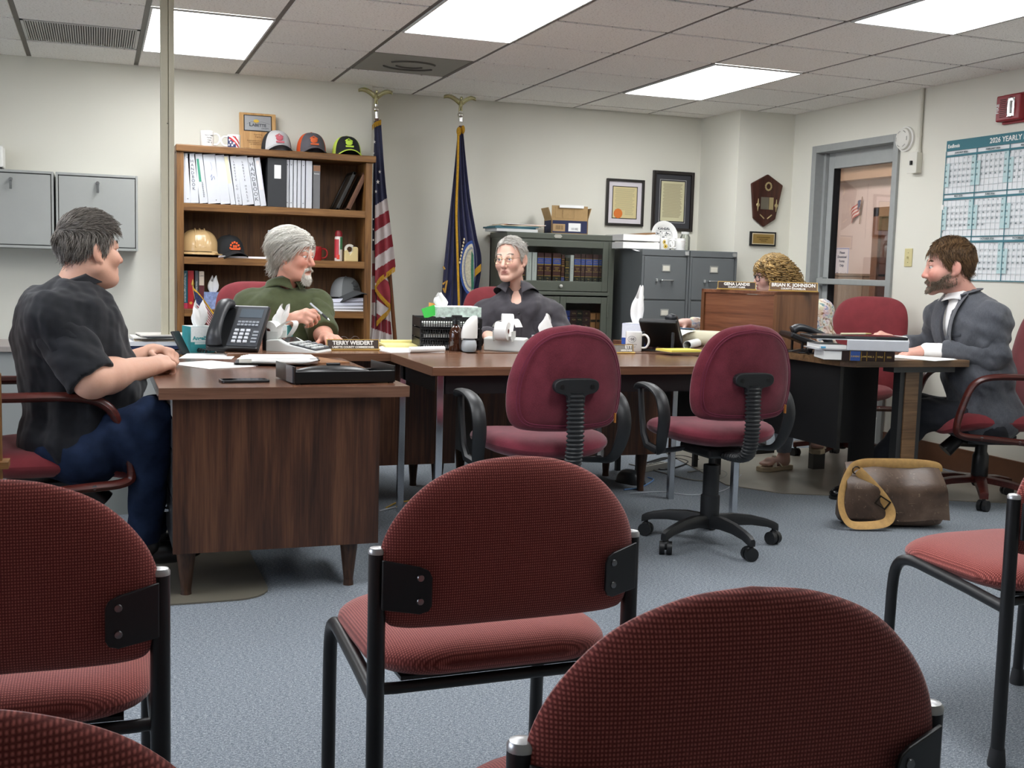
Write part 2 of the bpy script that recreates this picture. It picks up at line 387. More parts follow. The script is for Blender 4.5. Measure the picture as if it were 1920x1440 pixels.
for k, (xa, z0) in enumerate(((HX-.14, zt), (HX-.26, zt+.13), (HX-.40, zt+.27))):
    struct('trim_%d' % (k+1), box(xa, HX, -4.2, 3.4, z0, z0+.125), M('#b59a80', .5, noise=.06), smooth=0)
yd = onx(1646, 420, HX)[1]; zd = onx(1655, 389, HX)[2]
d2 = thing('door_2', 'brown wooden hallway door seen through the glass door', 'door', (HX-.02, yd, 0)); d2['kind'] = 'structure'
MBR = wood('hall_door_wood', '#3a2219', '#4f3024', '#633e2f', 2, 1, .4)
obj('door_leaf', box(-.01, .015, -1.0, -.09, 0, zd-.09), MBR, d2, smooth=0)
obj('door_frame', join(box(-.04, .02, -.09, 0, 0, zd), box(-.04, .02, -1.09, -1.0, 0, zd), box(-.04, .02, -1.09, 0, zd-.09, zd)), M('#7d5a45', .45, noise=.1), d2, smooth=0, bevel=.006)
for (z0, z1) in ((.15, .85), (.98, zd-.25)):
    obj('door_panel', join(box(-.022, -.01, -.9, -.56, z0, z1), box(-.022, -.01, -.52, -.2, z0, z1)), MBR, d2, smooth=0, bevel=.006)
t = thing('ceiling_light', 'hallway ceiling light beyond the glass door', 'light', (6.1, 1.1, 2.6))
obj('diffuser', box(-.3, .3, -.6, .6, -.012, -.004), emis('#fff2ec', 11), t, smooth=0)
obj('frame', join(box(-.32, -.3, -.62, .62, -.02, 0), box(.3, .32, -.62, .62, -.02, 0), box(-.32, .32, -.62, -.6, -.02, 0), box(-.32, .32, .6, .62, -.02, 0)), M('#e0e0e0', .5), t, smooth=0)
# small things on the hall wall
p = onx(1579, 492, HX)
t = thing('notice', 'white printed notice with pale blue border seen through the glass door', 'notice', (HX-.001, p[1], p[2]), -PI/2)
obj('paper', cbox((0, -.002, 0), (.215, .002, .29)), M('#eef0f8', .8), t, smooth=0)
obj('border', join(cbox((-.1, -.004, 0), (.008, .001, .28)), cbox((.1, -.004, 0), (.008, .001, .28)), cbox((0, -.004, .136), (.2, .001, .008)), cbox((0, -.004, -.136), (.2, .001, .008))), M('#aab4e0', .8), t, smooth=0)
for k, s_ in enumerate(('Please', 'Download', 'Forms', 'Only', '', 'Thank you!')):
    if s_: obj('lettering', xf(text(s_, .034, bold=.001), (0, -.004, .085-k*.042)), M('#3a3f68', .8), t, smooth=0)
p = onx(1612, 393, HX)
t = thing('hand_flag', 'small american hand flag on a stick in the hallway', 'flag', (HX-.02, p[1], p[2]), -PI/2)
obj('stick', cyl((.035, 0, -.14), (.055, 0, .12), .004, n=6), M('#8a6a48', .6), t)
def hf(u, v): return (.05-.14*v*.9-.02*v*v, -.012*math.sin(v*9+u*2)-.006, .09-u*.13-.075*v*v-.02*v)
ug = sheet(hf, 7, 10); obj('stripes', ([q for q in ug[0]], [f for k, f in enumerate(ug[1]) if (k % 7) % 2 == 0]), M('#b5584f', .8), t)
obj('stripes', ([q for q in ug[0]], [f for k, f in enumerate(ug[1]) if (k % 7) % 2 == 1]), M('#e3d6d0', .8), t)
def hc(u, v): x, y, z = hf(u*.54, v*.45); return (x, y-.004, z)
obj('canton', sheet(hc, 4, 5), M('#2f3a6a', .8), t)
p = onx(1556, 498, HX)
t = thing('switch_plate', 'dark hallway switch plate seen through the door glass edge', 'switch', (HX-.001, p[1], p[2]), -PI/2)
obj('plate', cbox((0, -.004, 0), (.1, .006, .13)), M('#6a5a4c', .4), t, smooth=0, bevel=.003)
for sx in (-.024, .024):
    for sz in (-.03, .03): obj('rocker', cbox((sx, -.008, sz), (.028, .006, .04)), M('#d9d4cc', .4), t, smooth=0, bevel=.002)
# chair mats
struct('floor_mat_1', prism([(3.55, -2.35), (3.72, -2.62), (5.1, -3.25), (5.12, -1.35), (3.75, -1.2)], .001, .006), M('#8a857a', .35, noise=.05, nscale=4), smooth=0)
struct('floor_mat_2', prism(rrect(1.5, 1.15, .12, 5, .17, -3.25), .001, .006), M('#6f6a5e', .35, noise=.05, nscale=4), smooth=0)
# ================================================================ desks and tables
HA, HB, HD = .715, .73, .745
MTOPX = wood('desk_top_walnut_x', '#5a3d2e', '#74523e', '#8a664e', 0, 1.0, .22)
MTOPY = wood('desk_top_walnut_y', '#4c3126', '#684534', '#7d5844', 1, 1.0, .22)
MPAN = wood('desk_panel_walnut', '#2b1a13', '#4a2e20', '#694631', 2, 1.15, .38, ring=.7)
MPANX = wood('hutch_walnut', '#5a3522', '#7b4c33', '#8f5f42', 0, 1.1, .35)
MPANV = wood('hutch_walnut_v', '#54331f', '#714a2e', '#845a3c', 2, 1.1, .35)
MLEG = wood('desk_leg_wood', '#241610', '#3d281c', '#54392a', 2, 2, .4)
MBLK = M('#111113', .5, noise=.1); MCHR = M('#c9ccd0', .18, metal=1); MDGR = M('#4c4f52', .4, noise=.04); MLGR = M('#a7aaa8', .4, noise=.03)
MBRASS = M('#c8a050', .3, metal=1); MWHT = M('#ecebe6', .5); MPAPER = M('#f1f1ee', .85); MBLKP = M('#17181a', .35)
def taper_leg(p, x, y, z1): return obj('leg', join(cyl((x, y, .02), (x, y, z1), .017, .033, 14), cyl((x, y, 0), (x, y, .022), .019, .017, 14)), MLEG, p)
def pull(par, y, z): return obj('drawer_handle', join(box(-.03, -.0, y-.045, y-.035, z-.006, z+.006), box(-.03, 0, y+.035, y+.045, z-.006, z+.006), box(-.036, -.024, y-.05, y+.05, z-.01, z+.01)), MCHR, par, smooth=0, bevel=.003)
# desk of the man in black
A = thing('desk', 'brown woodgrain desk with tapered legs in front of the man in black', 'desk', (.6, -3.765, 0))
obj('desk_top', box(-.045, .79, -.035, 1.165, .677, .715), MTOPY, A, smooth=0, bevel=.002)
obj('end_panel', box(0, .695, 0, .02, .155, .677), MPAN, A, smooth=0, bevel=.001)
obj('pedestal', box(.022, .66, .02, .45, .155, .677), MDGR, A, smooth=0)
for k, (z0, z1) in enumerate(((.50, .60), (.335, .49), (.165, .325))):
    dr = obj('drawer', box(0, .022, .03, .44, z0, z1), M('#3b3d40', .35, noise=.04), A, smooth=0, bevel=.003); pull(dr, .235, (z0+z1)/2+.02)
obj('centre_drawer', box(0, .022, .03, 1.13, .61, .672), MLGR, A, smooth=0, bevel=.003)
obj('pedestal', box(.022, .66, .85, 1.14, .155, .6), MDGR, A, smooth=0)
obj('back_panel', box(.64, .66, .02, 1.14, .3, .677), MPAN, A, smooth=0)
for x, y in ((.045, .045), (.6, .045), (.045, 1.09), (.6, 1.09)): taper_leg(A, x, y, .16)
obj('edge_band', box(-.045, .79, -.0362, -.0352, .677, .715), wood('edge_walnut', '#5f4334', '#735241', '#84624e', 0, 1.2, .3), A, smooth=0)
# desks of the two men behind, with wood front panels
def back_desk(label, x0, x1, yf, yb, nseam):
    d = thing('desk', label, 'desk', (x0, yf, 0))
    obj('desk_top', box(0, x1-x0, 0, yb-yf, HB-.036, HB), MTOPX, d, smooth=0, bevel=.002)
    w_ = (x1-x0-.06)/nseam
    for k in range(nseam): obj('front_panel', box(.03+k*w_+.002, .03+(k+1)*w_-.002, .06, .08, .2, HB-.036), MPAN, d, smooth=0, bevel=.001)
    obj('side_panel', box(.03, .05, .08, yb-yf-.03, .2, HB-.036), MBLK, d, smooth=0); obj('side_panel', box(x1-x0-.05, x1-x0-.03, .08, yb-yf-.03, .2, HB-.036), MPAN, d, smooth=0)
    for x in (.1, x1-x0-.1):
        for y in (.12, yb-yf-.1): taper_leg(d, x, y, .21)
    return d
C_ = back_desk('brown desk of the white haired man in the green shirt', .9, 2.0, -2.56, -1.9, 2)
E_ = back_desk('long brown desk of the man in the grey shirt', 2.07, 3.12, -2.50, -1.85, 3)
# meeting table with chrome legs
B = thing('table', 'brown laminate table with square chrome legs behind the two burgundy swivel chairs', 'table', (1.63, -3.25, 0))
obj('table_top', box(0, 1.49, 0, .68, HB-.036, HB), MTOPX, B, smooth=0, bevel=.002)
obj('edge_band', box(-.0012, -.0002, 0, .68, HB-.036, HB), wood('edge_walnut_y', '#5f4334', '#735241', '#84624e', 1, 1.2, .3), B, smooth=0)
obj('apron', join(box(.05, 1.44, .05, .07, HB-.115, HB-.036), box(.05, 1.44, .61, .63, HB-.115, HB-.036), box(.05, .07, .05, .63, HB-.115, HB-.036), box(1.42, 1.44, .05, .63, HB-.115, HB-.036)), MBLK, B, smooth=0)
for x, y in ((.03, .03), (.03, .63), (1.43, .03), (1.43, .63)): obj('leg', box(x-.001, x+.029, y-.001, y+.029, 0, HB-.036), MCHR, B, smooth=0, bevel=.003)
# table of the man in the suit
D = thing('table', 'brown topped table with black side panel under the suited man\'s elbows', 'table', (3.70, -3.14, 0))
MTOPD = wood('table_top_oak', '#4f3a28', '#6f543b', '#8a6a4b', 0, 1.2, .28)
obj('table_top', prism([(.05, 0), (.72, 0), (.72, 1.25), (0, 1.25), (0, .06)], HD-.034, HD), MTOPD, D, smooth=0, bevel=.002)
obj('side_panel', box(.05, .07, .12, 1.15, .30, HD-.034), MBLK, D, smooth=0); obj('front_panel', box(.07, .27, .29, .31, .30, HD-.034), MBLK, D, smooth=0)
lx = ony(1697, 800, -3.04)[0]-3.70
obj('end_panel', box(.27, lx-.02, .30, .32, .05, HD-.034), MBLK, D, smooth=0)
obj('crossbeam', box(lx-.13, lx+.24, .05, .13, HD-.064, HD-.034), M('#4a4c4c', .5), D, smooth=0)
lg = obj('leg', box(lx-.068, lx+.068, .075, .125, .02, HD-.06), M('#2c2d2e', .45), D, smooth=0)
obj('leg_facing', box(lx-.04, lx+.04, .068, .076, .02, HD-.064), MTOPD, lg, smooth=0)
lg = obj('leg', box(.62, .70, 1.1, 1.15, .0, HD-.06), M('#2c2d2e', .45), D, smooth=0)
obj('foot', box(lx-.06, lx+.06, .0, .45, 0, .025), M('#2c2d2e', .45), D, smooth=0, bevel=.004)
# clerk's desk and hutch
G_ = thing('desk', 'dark desk of the woman under the rolled papers, left of the wooden hutch', 'desk', (3.13, -2.47, 0))
obj('desk_top', box(0, .565, 0, .72, HD-.034, HD), MTOPX, G_, smooth=0, bevel=.002)
obj('modesty_panel', box(.02, .56, .66, .68, .28, HD-.034), MBLK, G_, smooth=0)
for x in (.03, .53):
    for y in (.40, .66): obj('leg', box(x-.013, x+.013, y-.013, y+.013, 0, HD-.034), MBLK, G_, smooth=0)
HT = thing('hutch', 'wooden desktop hutch with two nameplates standing on top', 'hutch', (3.745, -2.45, HD), math.radians(22.6))
hz = .305; hw_, hd_ = .40, .50
obj('side_panel', box(0, hw_, 0, .02, 0, hz), MPANV, HT, smooth=0, bevel=.001)
obj('side_panel', box(0, hw_, hd_-.02, hd_, 0, hz), MPANV, HT, smooth=0, bevel=.001)
obj('back_panel', box(.012, .02, .02, hd_-.02, .0, hz-.02), wood('hutch_walnut_y', '#5a3522', '#7b4c33', '#8f5f42', 1, 1.1, .35), HT, smooth=0)
obj('top_panel', box(0, hw_, 0, hd_, hz-.018, hz), MPANX, HT, smooth=0, bevel=.001)
obj('shelf', box(.02, hw_, .02, hd_-.02, .14, .156), MPANX, HT, smooth=0)
# grey credenza at the far left with papers
CR_ = thing('credenza', 'grey metal credenza behind the man in black', 'cabinet', (-.26, -2.0, 0))
obj('cabinet_top', box(0, 1.02, 0, .5, .69, .715), M('#8d8681', .5, noise=.04), CR_, smooth=0, bevel=.002)
obj('cabinet_body', box(.02, .5, .02, .48, .04, .69), M('#8b8e8c', .45), CR_, smooth=0)
dd = obj('cabinet_door', box(.52, .98, .01, .02, .06, .67), M('#b3b5b2', .4), CR_, smooth=0, bevel=.002)
obj('cabinet_body', box(.5, 1.0, .02, .48, .04, .69), M('#8b8e8c', .45), CR_, smooth=0)
obj('knob', ball((.60, -.005, .57), .014), MCHR, dd)
# upright pole
pp = atd(314, 400, 5.25)
P_ = thing('power_pole', 'beige two-part power pole rising to the ceiling beside the bookcase', 'pole', (pp[0], pp[1], 0))
MPOLE = M('#bcb6a0', .45, noise=.03)
obj('half_shell', box(-.030, .0035, -.02, .03, 0, H), MPOLE, P_, smooth=0, bevel=.004); obj('half_shell', box(.0055, .030, -.02, .03, 0, H), MPOLE, P_, smooth=0, bevel=.004)
obj('seam', box(.003, .006, -.012, .028, 0, H), M('#5c5a48', .6), P_, smooth=0)
obj('screw', ball((.0, -.0205, onz(314, 250, 2)[2]*0+1.75), .003, 8, 4), M('#55534a', .4), P_)
# ================================================================ chairs
def pillow(outline, T, c=(0, 0), nr=9, p=5.0, fn=None, q=.5, flat=0):
    """cushion: star-shaped outline (u,v) about c, thickness T along w; fn maps (u,w,v) to 3-D"""
    n = len(outline); V = []; F = []
    rs = [1-(1-i/nr)**2.0 for i in range(nr+1)]
    for side in (1, -1):
        for i, r in enumerate(rs):
            hgt = side*T/2*max(0, 1-r**p)**q
            if side < 0: hgt *= (1-flat)
            for (u, v) in outline: V.append((c[0]+(u-c[0])*max(r, .001), hgt, c[1]+(v-c[1])*max(r, .001)))
    def idx(s, i, j): return s*(nr+1)*n+i*n+j % n
    for s in (0, 1):
        for i in range(nr):
            for j in range(n):
                f = (idx(s, i, j), idx(s, i, j+1), idx(s, i+1, j+1), idx(s, i+1, j)); F.append(f if s == 0 else f[::-1])
    if fn: V = [fn(*v) for v in V]
    return V, F
def smooth_outline(half, n=7):
    """closed outline from half profile (x>=0, from bottom centre to top centre), mirrored"""
    h = spline(half, n); o = h + [(-x, z) for x, z in h[-2:0:-1]]
    return o
MRED = fabric('red_upholstery', '#6c302c', '#c26d64', .0042); MREDS = fabric('red_upholstery_seat', '#6c302c', '#c26d64', .0042, dots='Y')
MBURG = fabric('burgundy_upholstery', '#521a24', '#883a48', .0026, strength=.2)
MMAR = M('#7c2f35', .85, noise=.12, nscale=12, bump=.1, bscale=500, spec=.2, sheen=.2)
MTUBE = M('#141416', .38); MPLAS = M('#1c1e20', .45, bump=.05)
# --- stacking visitor chair
def stack_chair():
    t = thing('visitor_chair', '', 'chair')
    ol = smooth_outline([(0, .500), (.14, .500), (.205, .504), (.230, .518), (.245, .565), (.244, .635), (.217, .70), (.158, .76), (.08, .793), (0, .803)], 6)
    def bend(u, w, v): return (u, -.012-w-.10*(u*u)*-1*1.2+.0-.05*(v-.64), v)
    obj('backrest', pillow(ol, .062, (0, .64), 12, 4.5, bend), MRED, t, smooth=True)
    so = rrect(.475, .45, .13, 8)
    def st(u, w, v): return (u*(1+.0*v), .21+v, .435+w*1.0-.030*max(0, (v-.1)/.12)**2*.6+.012*math.cos(u*6)-.012)
    obj('seat', pillow(so, .075, (0, 0), 10, 6, st), MREDS, t, smooth=True)
    for s in (-1, 1):
        x = s*.245
        po = obj('rear_post', cyl((x, -.005, .025), (x, .0, .64), .0155, n=18), MTUBE, t)
        obj('end_cap', join(lathe([(.0158, .0), (.0158, .006), (.013, .010), (.004, .012)], 18, (x, 0, .638))), M('#b9b9b9', .3, metal=.6), po)
        obj('rubber_foot', lathe([(.0, 0), (.020, 0), (.021, .008), (.0185, .03), (.0165, .045)], 18, (x, -.005, 0)), M('#26272a', .7), po)
        pts = [(s*.235, .40, .03), (s*.235, .395, .30)]+bez((s*.235, .393, .33), (s*.235, .39, .40), (s*.235, .36, .412), (s*.237, .30, .408), 9)+[(s*.241, .12, .392), (s*.244, .0, .378)]
        fl = obj('front_leg', tube(pts, .0145, 14), MTUBE, t)
        obj('rubber_foot', lathe([(.0, 0), (.019, 0), (.020, .008), (.0175, .03), (.0155, .045)], 16, (s*.235, .40, 0)), M('#26272a', .7), fl)
        br = obj('bracket', prism_y([(s*.245, .545), (s*.17, .535), (s*.163, .545), (s*.163, .612), (s*.172, .622), (s*.245, .630)], -.046, -.034) if 0 else loft([[(s*(.243+x), -.024+.42*x+o_, z) for x, z in ((0, .545), (-.060, .540), (-.074, .546), (-.079, .556), (-.079, .605), (-.074, .616), (-.06, .622), (0, .632))] for o_ in (-.004, .003)]), MBLKP, t, smooth=0, bevel=.002)
        for z in (.563, .604): obj('screw', lathe([(.0, .0035), (.0055, .003), (.0065, .0)], 10), M('#8c8c8e', .3, metal=1), br, loc=(s*(.243-.060), -.0535, z), rot=(PI/2, 0, 0))
    obj('crossbar', tube([(-.24, .03, .385), (-.2, .03, .383), (.2, .03, .383), (.24, .03, .385)], .011, 10), MTUBE, t)
    obj('seat_pan', box(-.19, .19, .03, .38, .395, .402), MBLKP, t, smooth=0)
    return t
sc0 = stack_chair()
SCH = [((1.064, -5.725, 0), .03, 'red visitor chair in the middle, the only one fully in view'),
       ((.215, -5.775, 0), -.02, 'red visitor chair cut off by the left edge, its right post beside the desk'),
       ((1.022, -6.565, 0), -.07, 'largest red visitor chair at the bottom right, its back filling the lower edge'),
       ((.238, -6.692, 0), -.02, 'red visitor chair whose curved top only peeks in at the bottom left corner'),
       ((2.59, -5.585, 0), .03, 'red visitor chair at the right edge, seen with its whole rear leg and foot')]
for k, (l, r, lab) in enumerate(SCH):
    if k == 0: sc0.location = l; sc0.rotation_euler = (0, 0, r); tag(sc0, lab, None, 'red visitor chairs in front')
    else: dup(sc0, l, r, lab)
# --- burgundy task chair
def task_chair():
    t = thing('swivel_chair', '', 'chair')
    ol = smooth_outline([(0, .55), (.12, .555), (.19, .57), (.22, .615), (.227, .70), (.215, .78), (.175, .87), (.105, .922), (0, .94)], 6)
    def bend(u, w, v): return (u, -.215-w-.0+.55*u*u-.10*(v-.7), v)
    b = obj('backrest', pillow(ol, .085, (0, .735), 10, 4, bend), MBURG, t, smooth=True)
    for sc_, yo in ((.86, -.2535), (.90, -.2515)):
        pts = [bend(u*sc_, 0, .735+(v-.735)*sc_) for u, v in ol]
        pts = [(p[0], p[1]+(yo+.2155), p[2]) for p in pts]
        obj('piping', tube(pts+[pts[0]], .0022, 5, cap=False), M('#6a2038', .9), b)
    obj('label_tag', cbox((.186, -.232, .60), (.003, .012, .035)), M('#c8823a', .7), b, smooth=0, rot=(0, 0, 0))
    so = rrect(.48, .46, .16, 8)
    def st(u, w, v): return (u, .03+v, .475+w+.02*(u/.24)**2-.035*max(0, (v-.1)/.13)**2)
    obj('seat', pillow(so, .10, (0, 0), 10, 5, st, flat=.15), MBURG, t, smooth=True)
    pts = spline([(0, -.02, .405), (0, -.16, .40), (0, -.255, .42), (0, -.285, .50), (0, -.285, .60), (0, -.28, .70)], 26)
    rr = [.034*(1 if (i//2) % 2 else .84) for i in range(len(pts))]
    obj('bellows', tube(pts, rr, 12, ell=(.62, 1.05), up=(0, 1, 0)), MPLAS, t, smooth=25)
    pl = obj('mount_plate', prism_y(smooth_outline([(0, .66), (.03, .662), (.036, .69), (.07, .70), (.086, .715), (.084, .738), (.06, .75), (0, .752)], 4), -.292, -.265), MPLAS, t, smooth=0, bevel=.004)
    for s in (-1, 1): obj('screw', cyl((s*.06, -.294, .722), (s*.06, -.288, .722), .009, n=10), M('#0a0a0a', .4), pl)
    obj('mechanism', box(-.09, .09, -.12, .12, .385, .425), MPLAS, t, smooth=0, bevel=.01)
    obj('column', join(lathe([(.038, .085), (.04, .12), (.04, .21), (.034, .215), (.034, .34), (.02, .342), (.014, .345), (.014, .395)], 20)), MPLAS, t)
    for k in range(5):
        a = 2*PI*k/5+1.01; c, s = math.cos(a), math.sin(a)
        rings = []
        for r, z, w_, h_ in ((.03, .105, .03, .030), (.10, .112, .026, .026), (.18, .108, .022, .022), (.25, .095, .02, .018), (.285, .083, .02, .018), (.30, .075, .016, .016)):
            rings.append([(c*r+sx*w_*-s*.8, s*r+sx*w_*c*.8, z+sz*h_) for sx, sz in ((-1, -1), (1, -1), (1, .2), (.6, .8), (-.6, .8), (-1, .2))])
        lg = obj('base_arm', loft(rings), MPLAS, t, smooth=50)
        cx, cy = c*.283, s*.283; b = a+.9+k*.7; d = np.array([math.cos(b), math.sin(b), 0])
        ce = np.array([cx, cy, .0275])
        obj('caster', join(cyl(ce-d*.025, ce-d*.005, .0275, n=16), cyl(ce+d*.005, ce+d*.025, .0275, n=16), cyl((cx, cy, .03), (cx, cy, .075), .009, n=8), ball((cx, cy, .04), (.021, .021, .022), 10, 6)), MPLAS, lg)
    for s in (-1, 1):
        x = s*.295
        pad = spline([(x*.96, .13, .655), (x, .085, .672), (x, .0, .668), (x, -.075, .635), (x, -.108, .56), (x*.98, -.085, .47), (x*.92, -.05, .415), (x*.8, .0, .405), (x*.45, .02, .41)], 6)
        m = len(pad); rr = [.021 if i < m*.55 else .021-.005*min(1, (i-m*.55)/(m*.2)) for i in range(m)]
        ar = obj('armrest', tube(pad, rr, 10, ell=(.55, 1.35), up=(0, 0, 1)), MPLAS, t, smooth=60)
        obj('arm_strut', tube([(x*.96, .122, .65), (x*.97, .10, .56), (x*.97, .078, .47), (x*.95, .055, .425), (x*.86, .01, .405)], [.013, .013, .014, .017, .017], 8), MPLAS, ar)
    return t
tc = task_chair(); tc.location = (2.78, -3.50, 0); tc.rotation_euler = (0, 0, .02)
tag(tc, 'burgundy swivel chair on the right, its black five-arm base in full view', None, 'burgundy swivel chairs at the table')
dup(tc, (1.945, -3.66, 0), .05, 'burgundy swivel chair on the left, its base hidden by a red visitor chair')
# --- upholstered armchair on casters with wooden arm loops
MMAH = wood('mahogany', '#2a0f0c', '#431a15', '#5a2720', 1, 2, .3)
def arm_chair(seat_z=.455):
    t = thing('office_armchair', '', 'chair')
    ol = smooth_outline([(0, .40), (.15, .405), (.225, .43), (.25, .52), (.258, .70), (.25, .88), (.21, .975), (.12, 1.015), (0, 1.022)], 6)
    def bend(u, w, v): return (u, -.245-w*(1-.25*((v-.70)/.33)**2)+.35*u*u-.16*(v-.5), v)
    obj('backrest', pillow(ol, .12, (0, .70), 10, 4, bend), MMAR, t, smooth=True)
    so = rrect(.52, .52, .14, 8)
    def st(u, w, v): return (u, .02+v, seat_z-.03+w+.015*(u/.26)**2-.05*max(0, (v-.1)/.16)**2)
    obj('seat', pillow(so, .12, (0, 0), 10, 5, st, flat=.2), MMAR, t, smooth=True)
    for s in (-1, 1):
        x = s*.285
        loop = spline([(x, -.27, .40), (x, -.30, .50), (x, -.315, .64), (x, -.28, .668), (x, -.1, .672), (x, .10, .668), (x, .19, .63), (x, .235, .53), (x, .26, .42), (x, .235, .378), (x, .1, .365), (x, -.16, .345), (x, -.24, .36), (x, -.27, .40)], 5)
        lo = obj('arm_loop', tube(loop, .022, 8, ell=(.75, 1.1), up=(0, 1, 0)), MMAH, t, smooth=50)
        for (y, z) in ((-.305, .58), (-.295, .48), (-.05, .353), (.14, .37)): obj('bolt', cyl((x+s*.016, y, z), (x+s*.022, y, z), .008, n=10), M('#9a9a9a', .3, metal=1), lo)
    obj('mechanism', join(box(-.11, .11, -.13, .12, .31, .36), cyl((.0, .02, .29), (.16, .05, .27), .012, n=8)), MBLKP, t, smooth=0, bevel=.01)
    obj('tension_knob', cyl((.0, .12, .33), (.0, .19, .26), .034, .04, 14), MBLKP, t)
    obj('column', lathe([(.03, .08), (.042, .1), (.04, .24), (.03, .26), (.03, .32)], 16), MBLKP, t)
    for k in range(5):
        a = 2*PI*k/5+.3; c, s = math.cos(a), math.sin(a)
        rings = [[(c*r+sx*w_*-s, s*r+sx*w_*c, z+sz*.018) for sx, sz in ((-1, -1), (1, -1), (1, .6), (0, 1), (-1, .6))] for r, z, w_ in ((.03, .12, .03), (.15, .108, .026), (.29, .08, .02))]
        lg = obj('base_arm', loft(rings), MMAH, t, smooth=50)
        ce = np.array([c*.28, s*.28, .028]); d = np.array([math.cos(a+1), math.sin(a+1), 0])
        obj('caster', join(cyl(ce-d*.024, ce-d*.005, .028, n=14), cyl(ce+d*.005, ce+d*.024, .028, n=14), cyl(ce, ce+np.array([0, 0, .04]), .009, n=8)), MBLKP, lg)
    return t
ac = arm_chair(); ac.location = (.20, -3.36, 0); ac.rotation_euler = (0, 0, -PI/2+.06)
tag(ac, 'maroon armchair with dark wooden arm loop holding the man in black', None, 'maroon wheeled armchairs')
ch_t = dup(ac, (1.30, -1.52, 0), PI+.35, 'maroon armchair behind the white haired man in green')
ch_b = dup(ac, (2.70, -1.40, 0), PI+.1, 'maroon armchair almost hidden behind the man in the grey shirt')
ch_g = dup(ac, (4.70, -1.78, 0), PI/2+.45, 'empty-looking maroon chair back between the woman and the suited man')
ch_j = dup(ac, (4.66, -3.0, 0), 1.25, 'maroon wooden-armed chair at the right edge under the suited man')
# ================================================================ bookcase and what stands in it
MOAK = wood('oak_x', '#57391f', '#7a542d', '#956c3e', 0, 1.6, .45, fine=1.2)
MOAKV = wood('oak_z', '#57391f', '#7a542d', '#956c3e', 2, 1.6, .45, fine=1.2)
MOAKB = wood('oak_back', '#4a3220', '#6a4a2e', '#7d5a38', 2, 1.4, .6)
def world(t): return tuple(-v for v in t.location)
BX0, BX1, BY0, BY1 = .829, 2.035, -.38, -.075
SHELF = [1.474, 1.149, .828, .50, .09]
bk = thing('bookcase', 'oak bookcase with open shelves behind the white haired man', 'bookcase', (BX0, BY0, 0))
for x in (0, BX1-BX0-.042): obj('side', box(x, x+.042, 0, BY1-BY0, 0, 1.78), MOAKV, bk, smooth=0, bevel=.002)
obj('top', box(-.006, BX1-BX0+.02, -.02, BY1-BY0, 1.78, 1.823), MOAK, bk, smooth=0, bevel=.006)
for z in SHELF: obj('shelf', box(.042, BX1-BX0-.042, .002, BY1-BY0-.01, z-.045, z), MOAK, bk, smooth=0, bevel=.002)
obj('back', box(.03, BX1-BX0-.03, BY1-BY0-.012, BY1-BY0, .05, 1.78), MOAKB, bk, smooth=0)
def sxp(px, Y=-.33): return ony(px, 430, Y)[0]
ZT = 1.823
def shadefree(*a, **k): return M(*a, **k)
# binders, leaning to the left; x at bottom, width, tilt, kind
BW_ = [(93, 37, 0, None), (130, 50, .02, 'dots'), (181, 72, .07, 'HANDBOOK'), (262, 73, .12, 'green'), (338, 108, .11, 'scribble'), (450, 86, .13, 'blue'), (541, 44, .15, 'cream'), (588, 56, .13, 'JUNEEOUTYJOYY'), (648, 103, .15, 'LABETTE HEALTH'), (757, 50, .155, 'HANDBOOK'), (810, 52, .145, 'faint')]
DESCR = {None: 'plain white binder at the far left end of the top shelf', 'dots': 'thin white binder with two dark rivets, second from left on the top shelf', 'green': 'white binder with a green strip label on the spine', 'scribble': 'wide white binder with blue pen scribbles on the spine', 'blue': 'bluish white binder with blank spine, between scribbled and cream labelled ones', 'cream': 'narrow white binder with a cream strip at the top of its spine', 'JUNEEOUTYJOYY': 'narrow white binder with small vertical letters left of the wide LABETTE HEALTH one', 'LABETTE HEALTH': 'wide white binder lettered LABETTE HEALTH down the spine', 'faint': 'white binder with a faint pinkish spine, leaning beside the black case'}
MBIND = M('#cdcfd4', .4, noise=.02); MINK = M('#3a3d44', .7)
def vtext(s, size, step): return join(*[xf(text(c, size), (0, 0, -i*step)) for i, c in enumerate(s) if c != ' '])
hb = 0
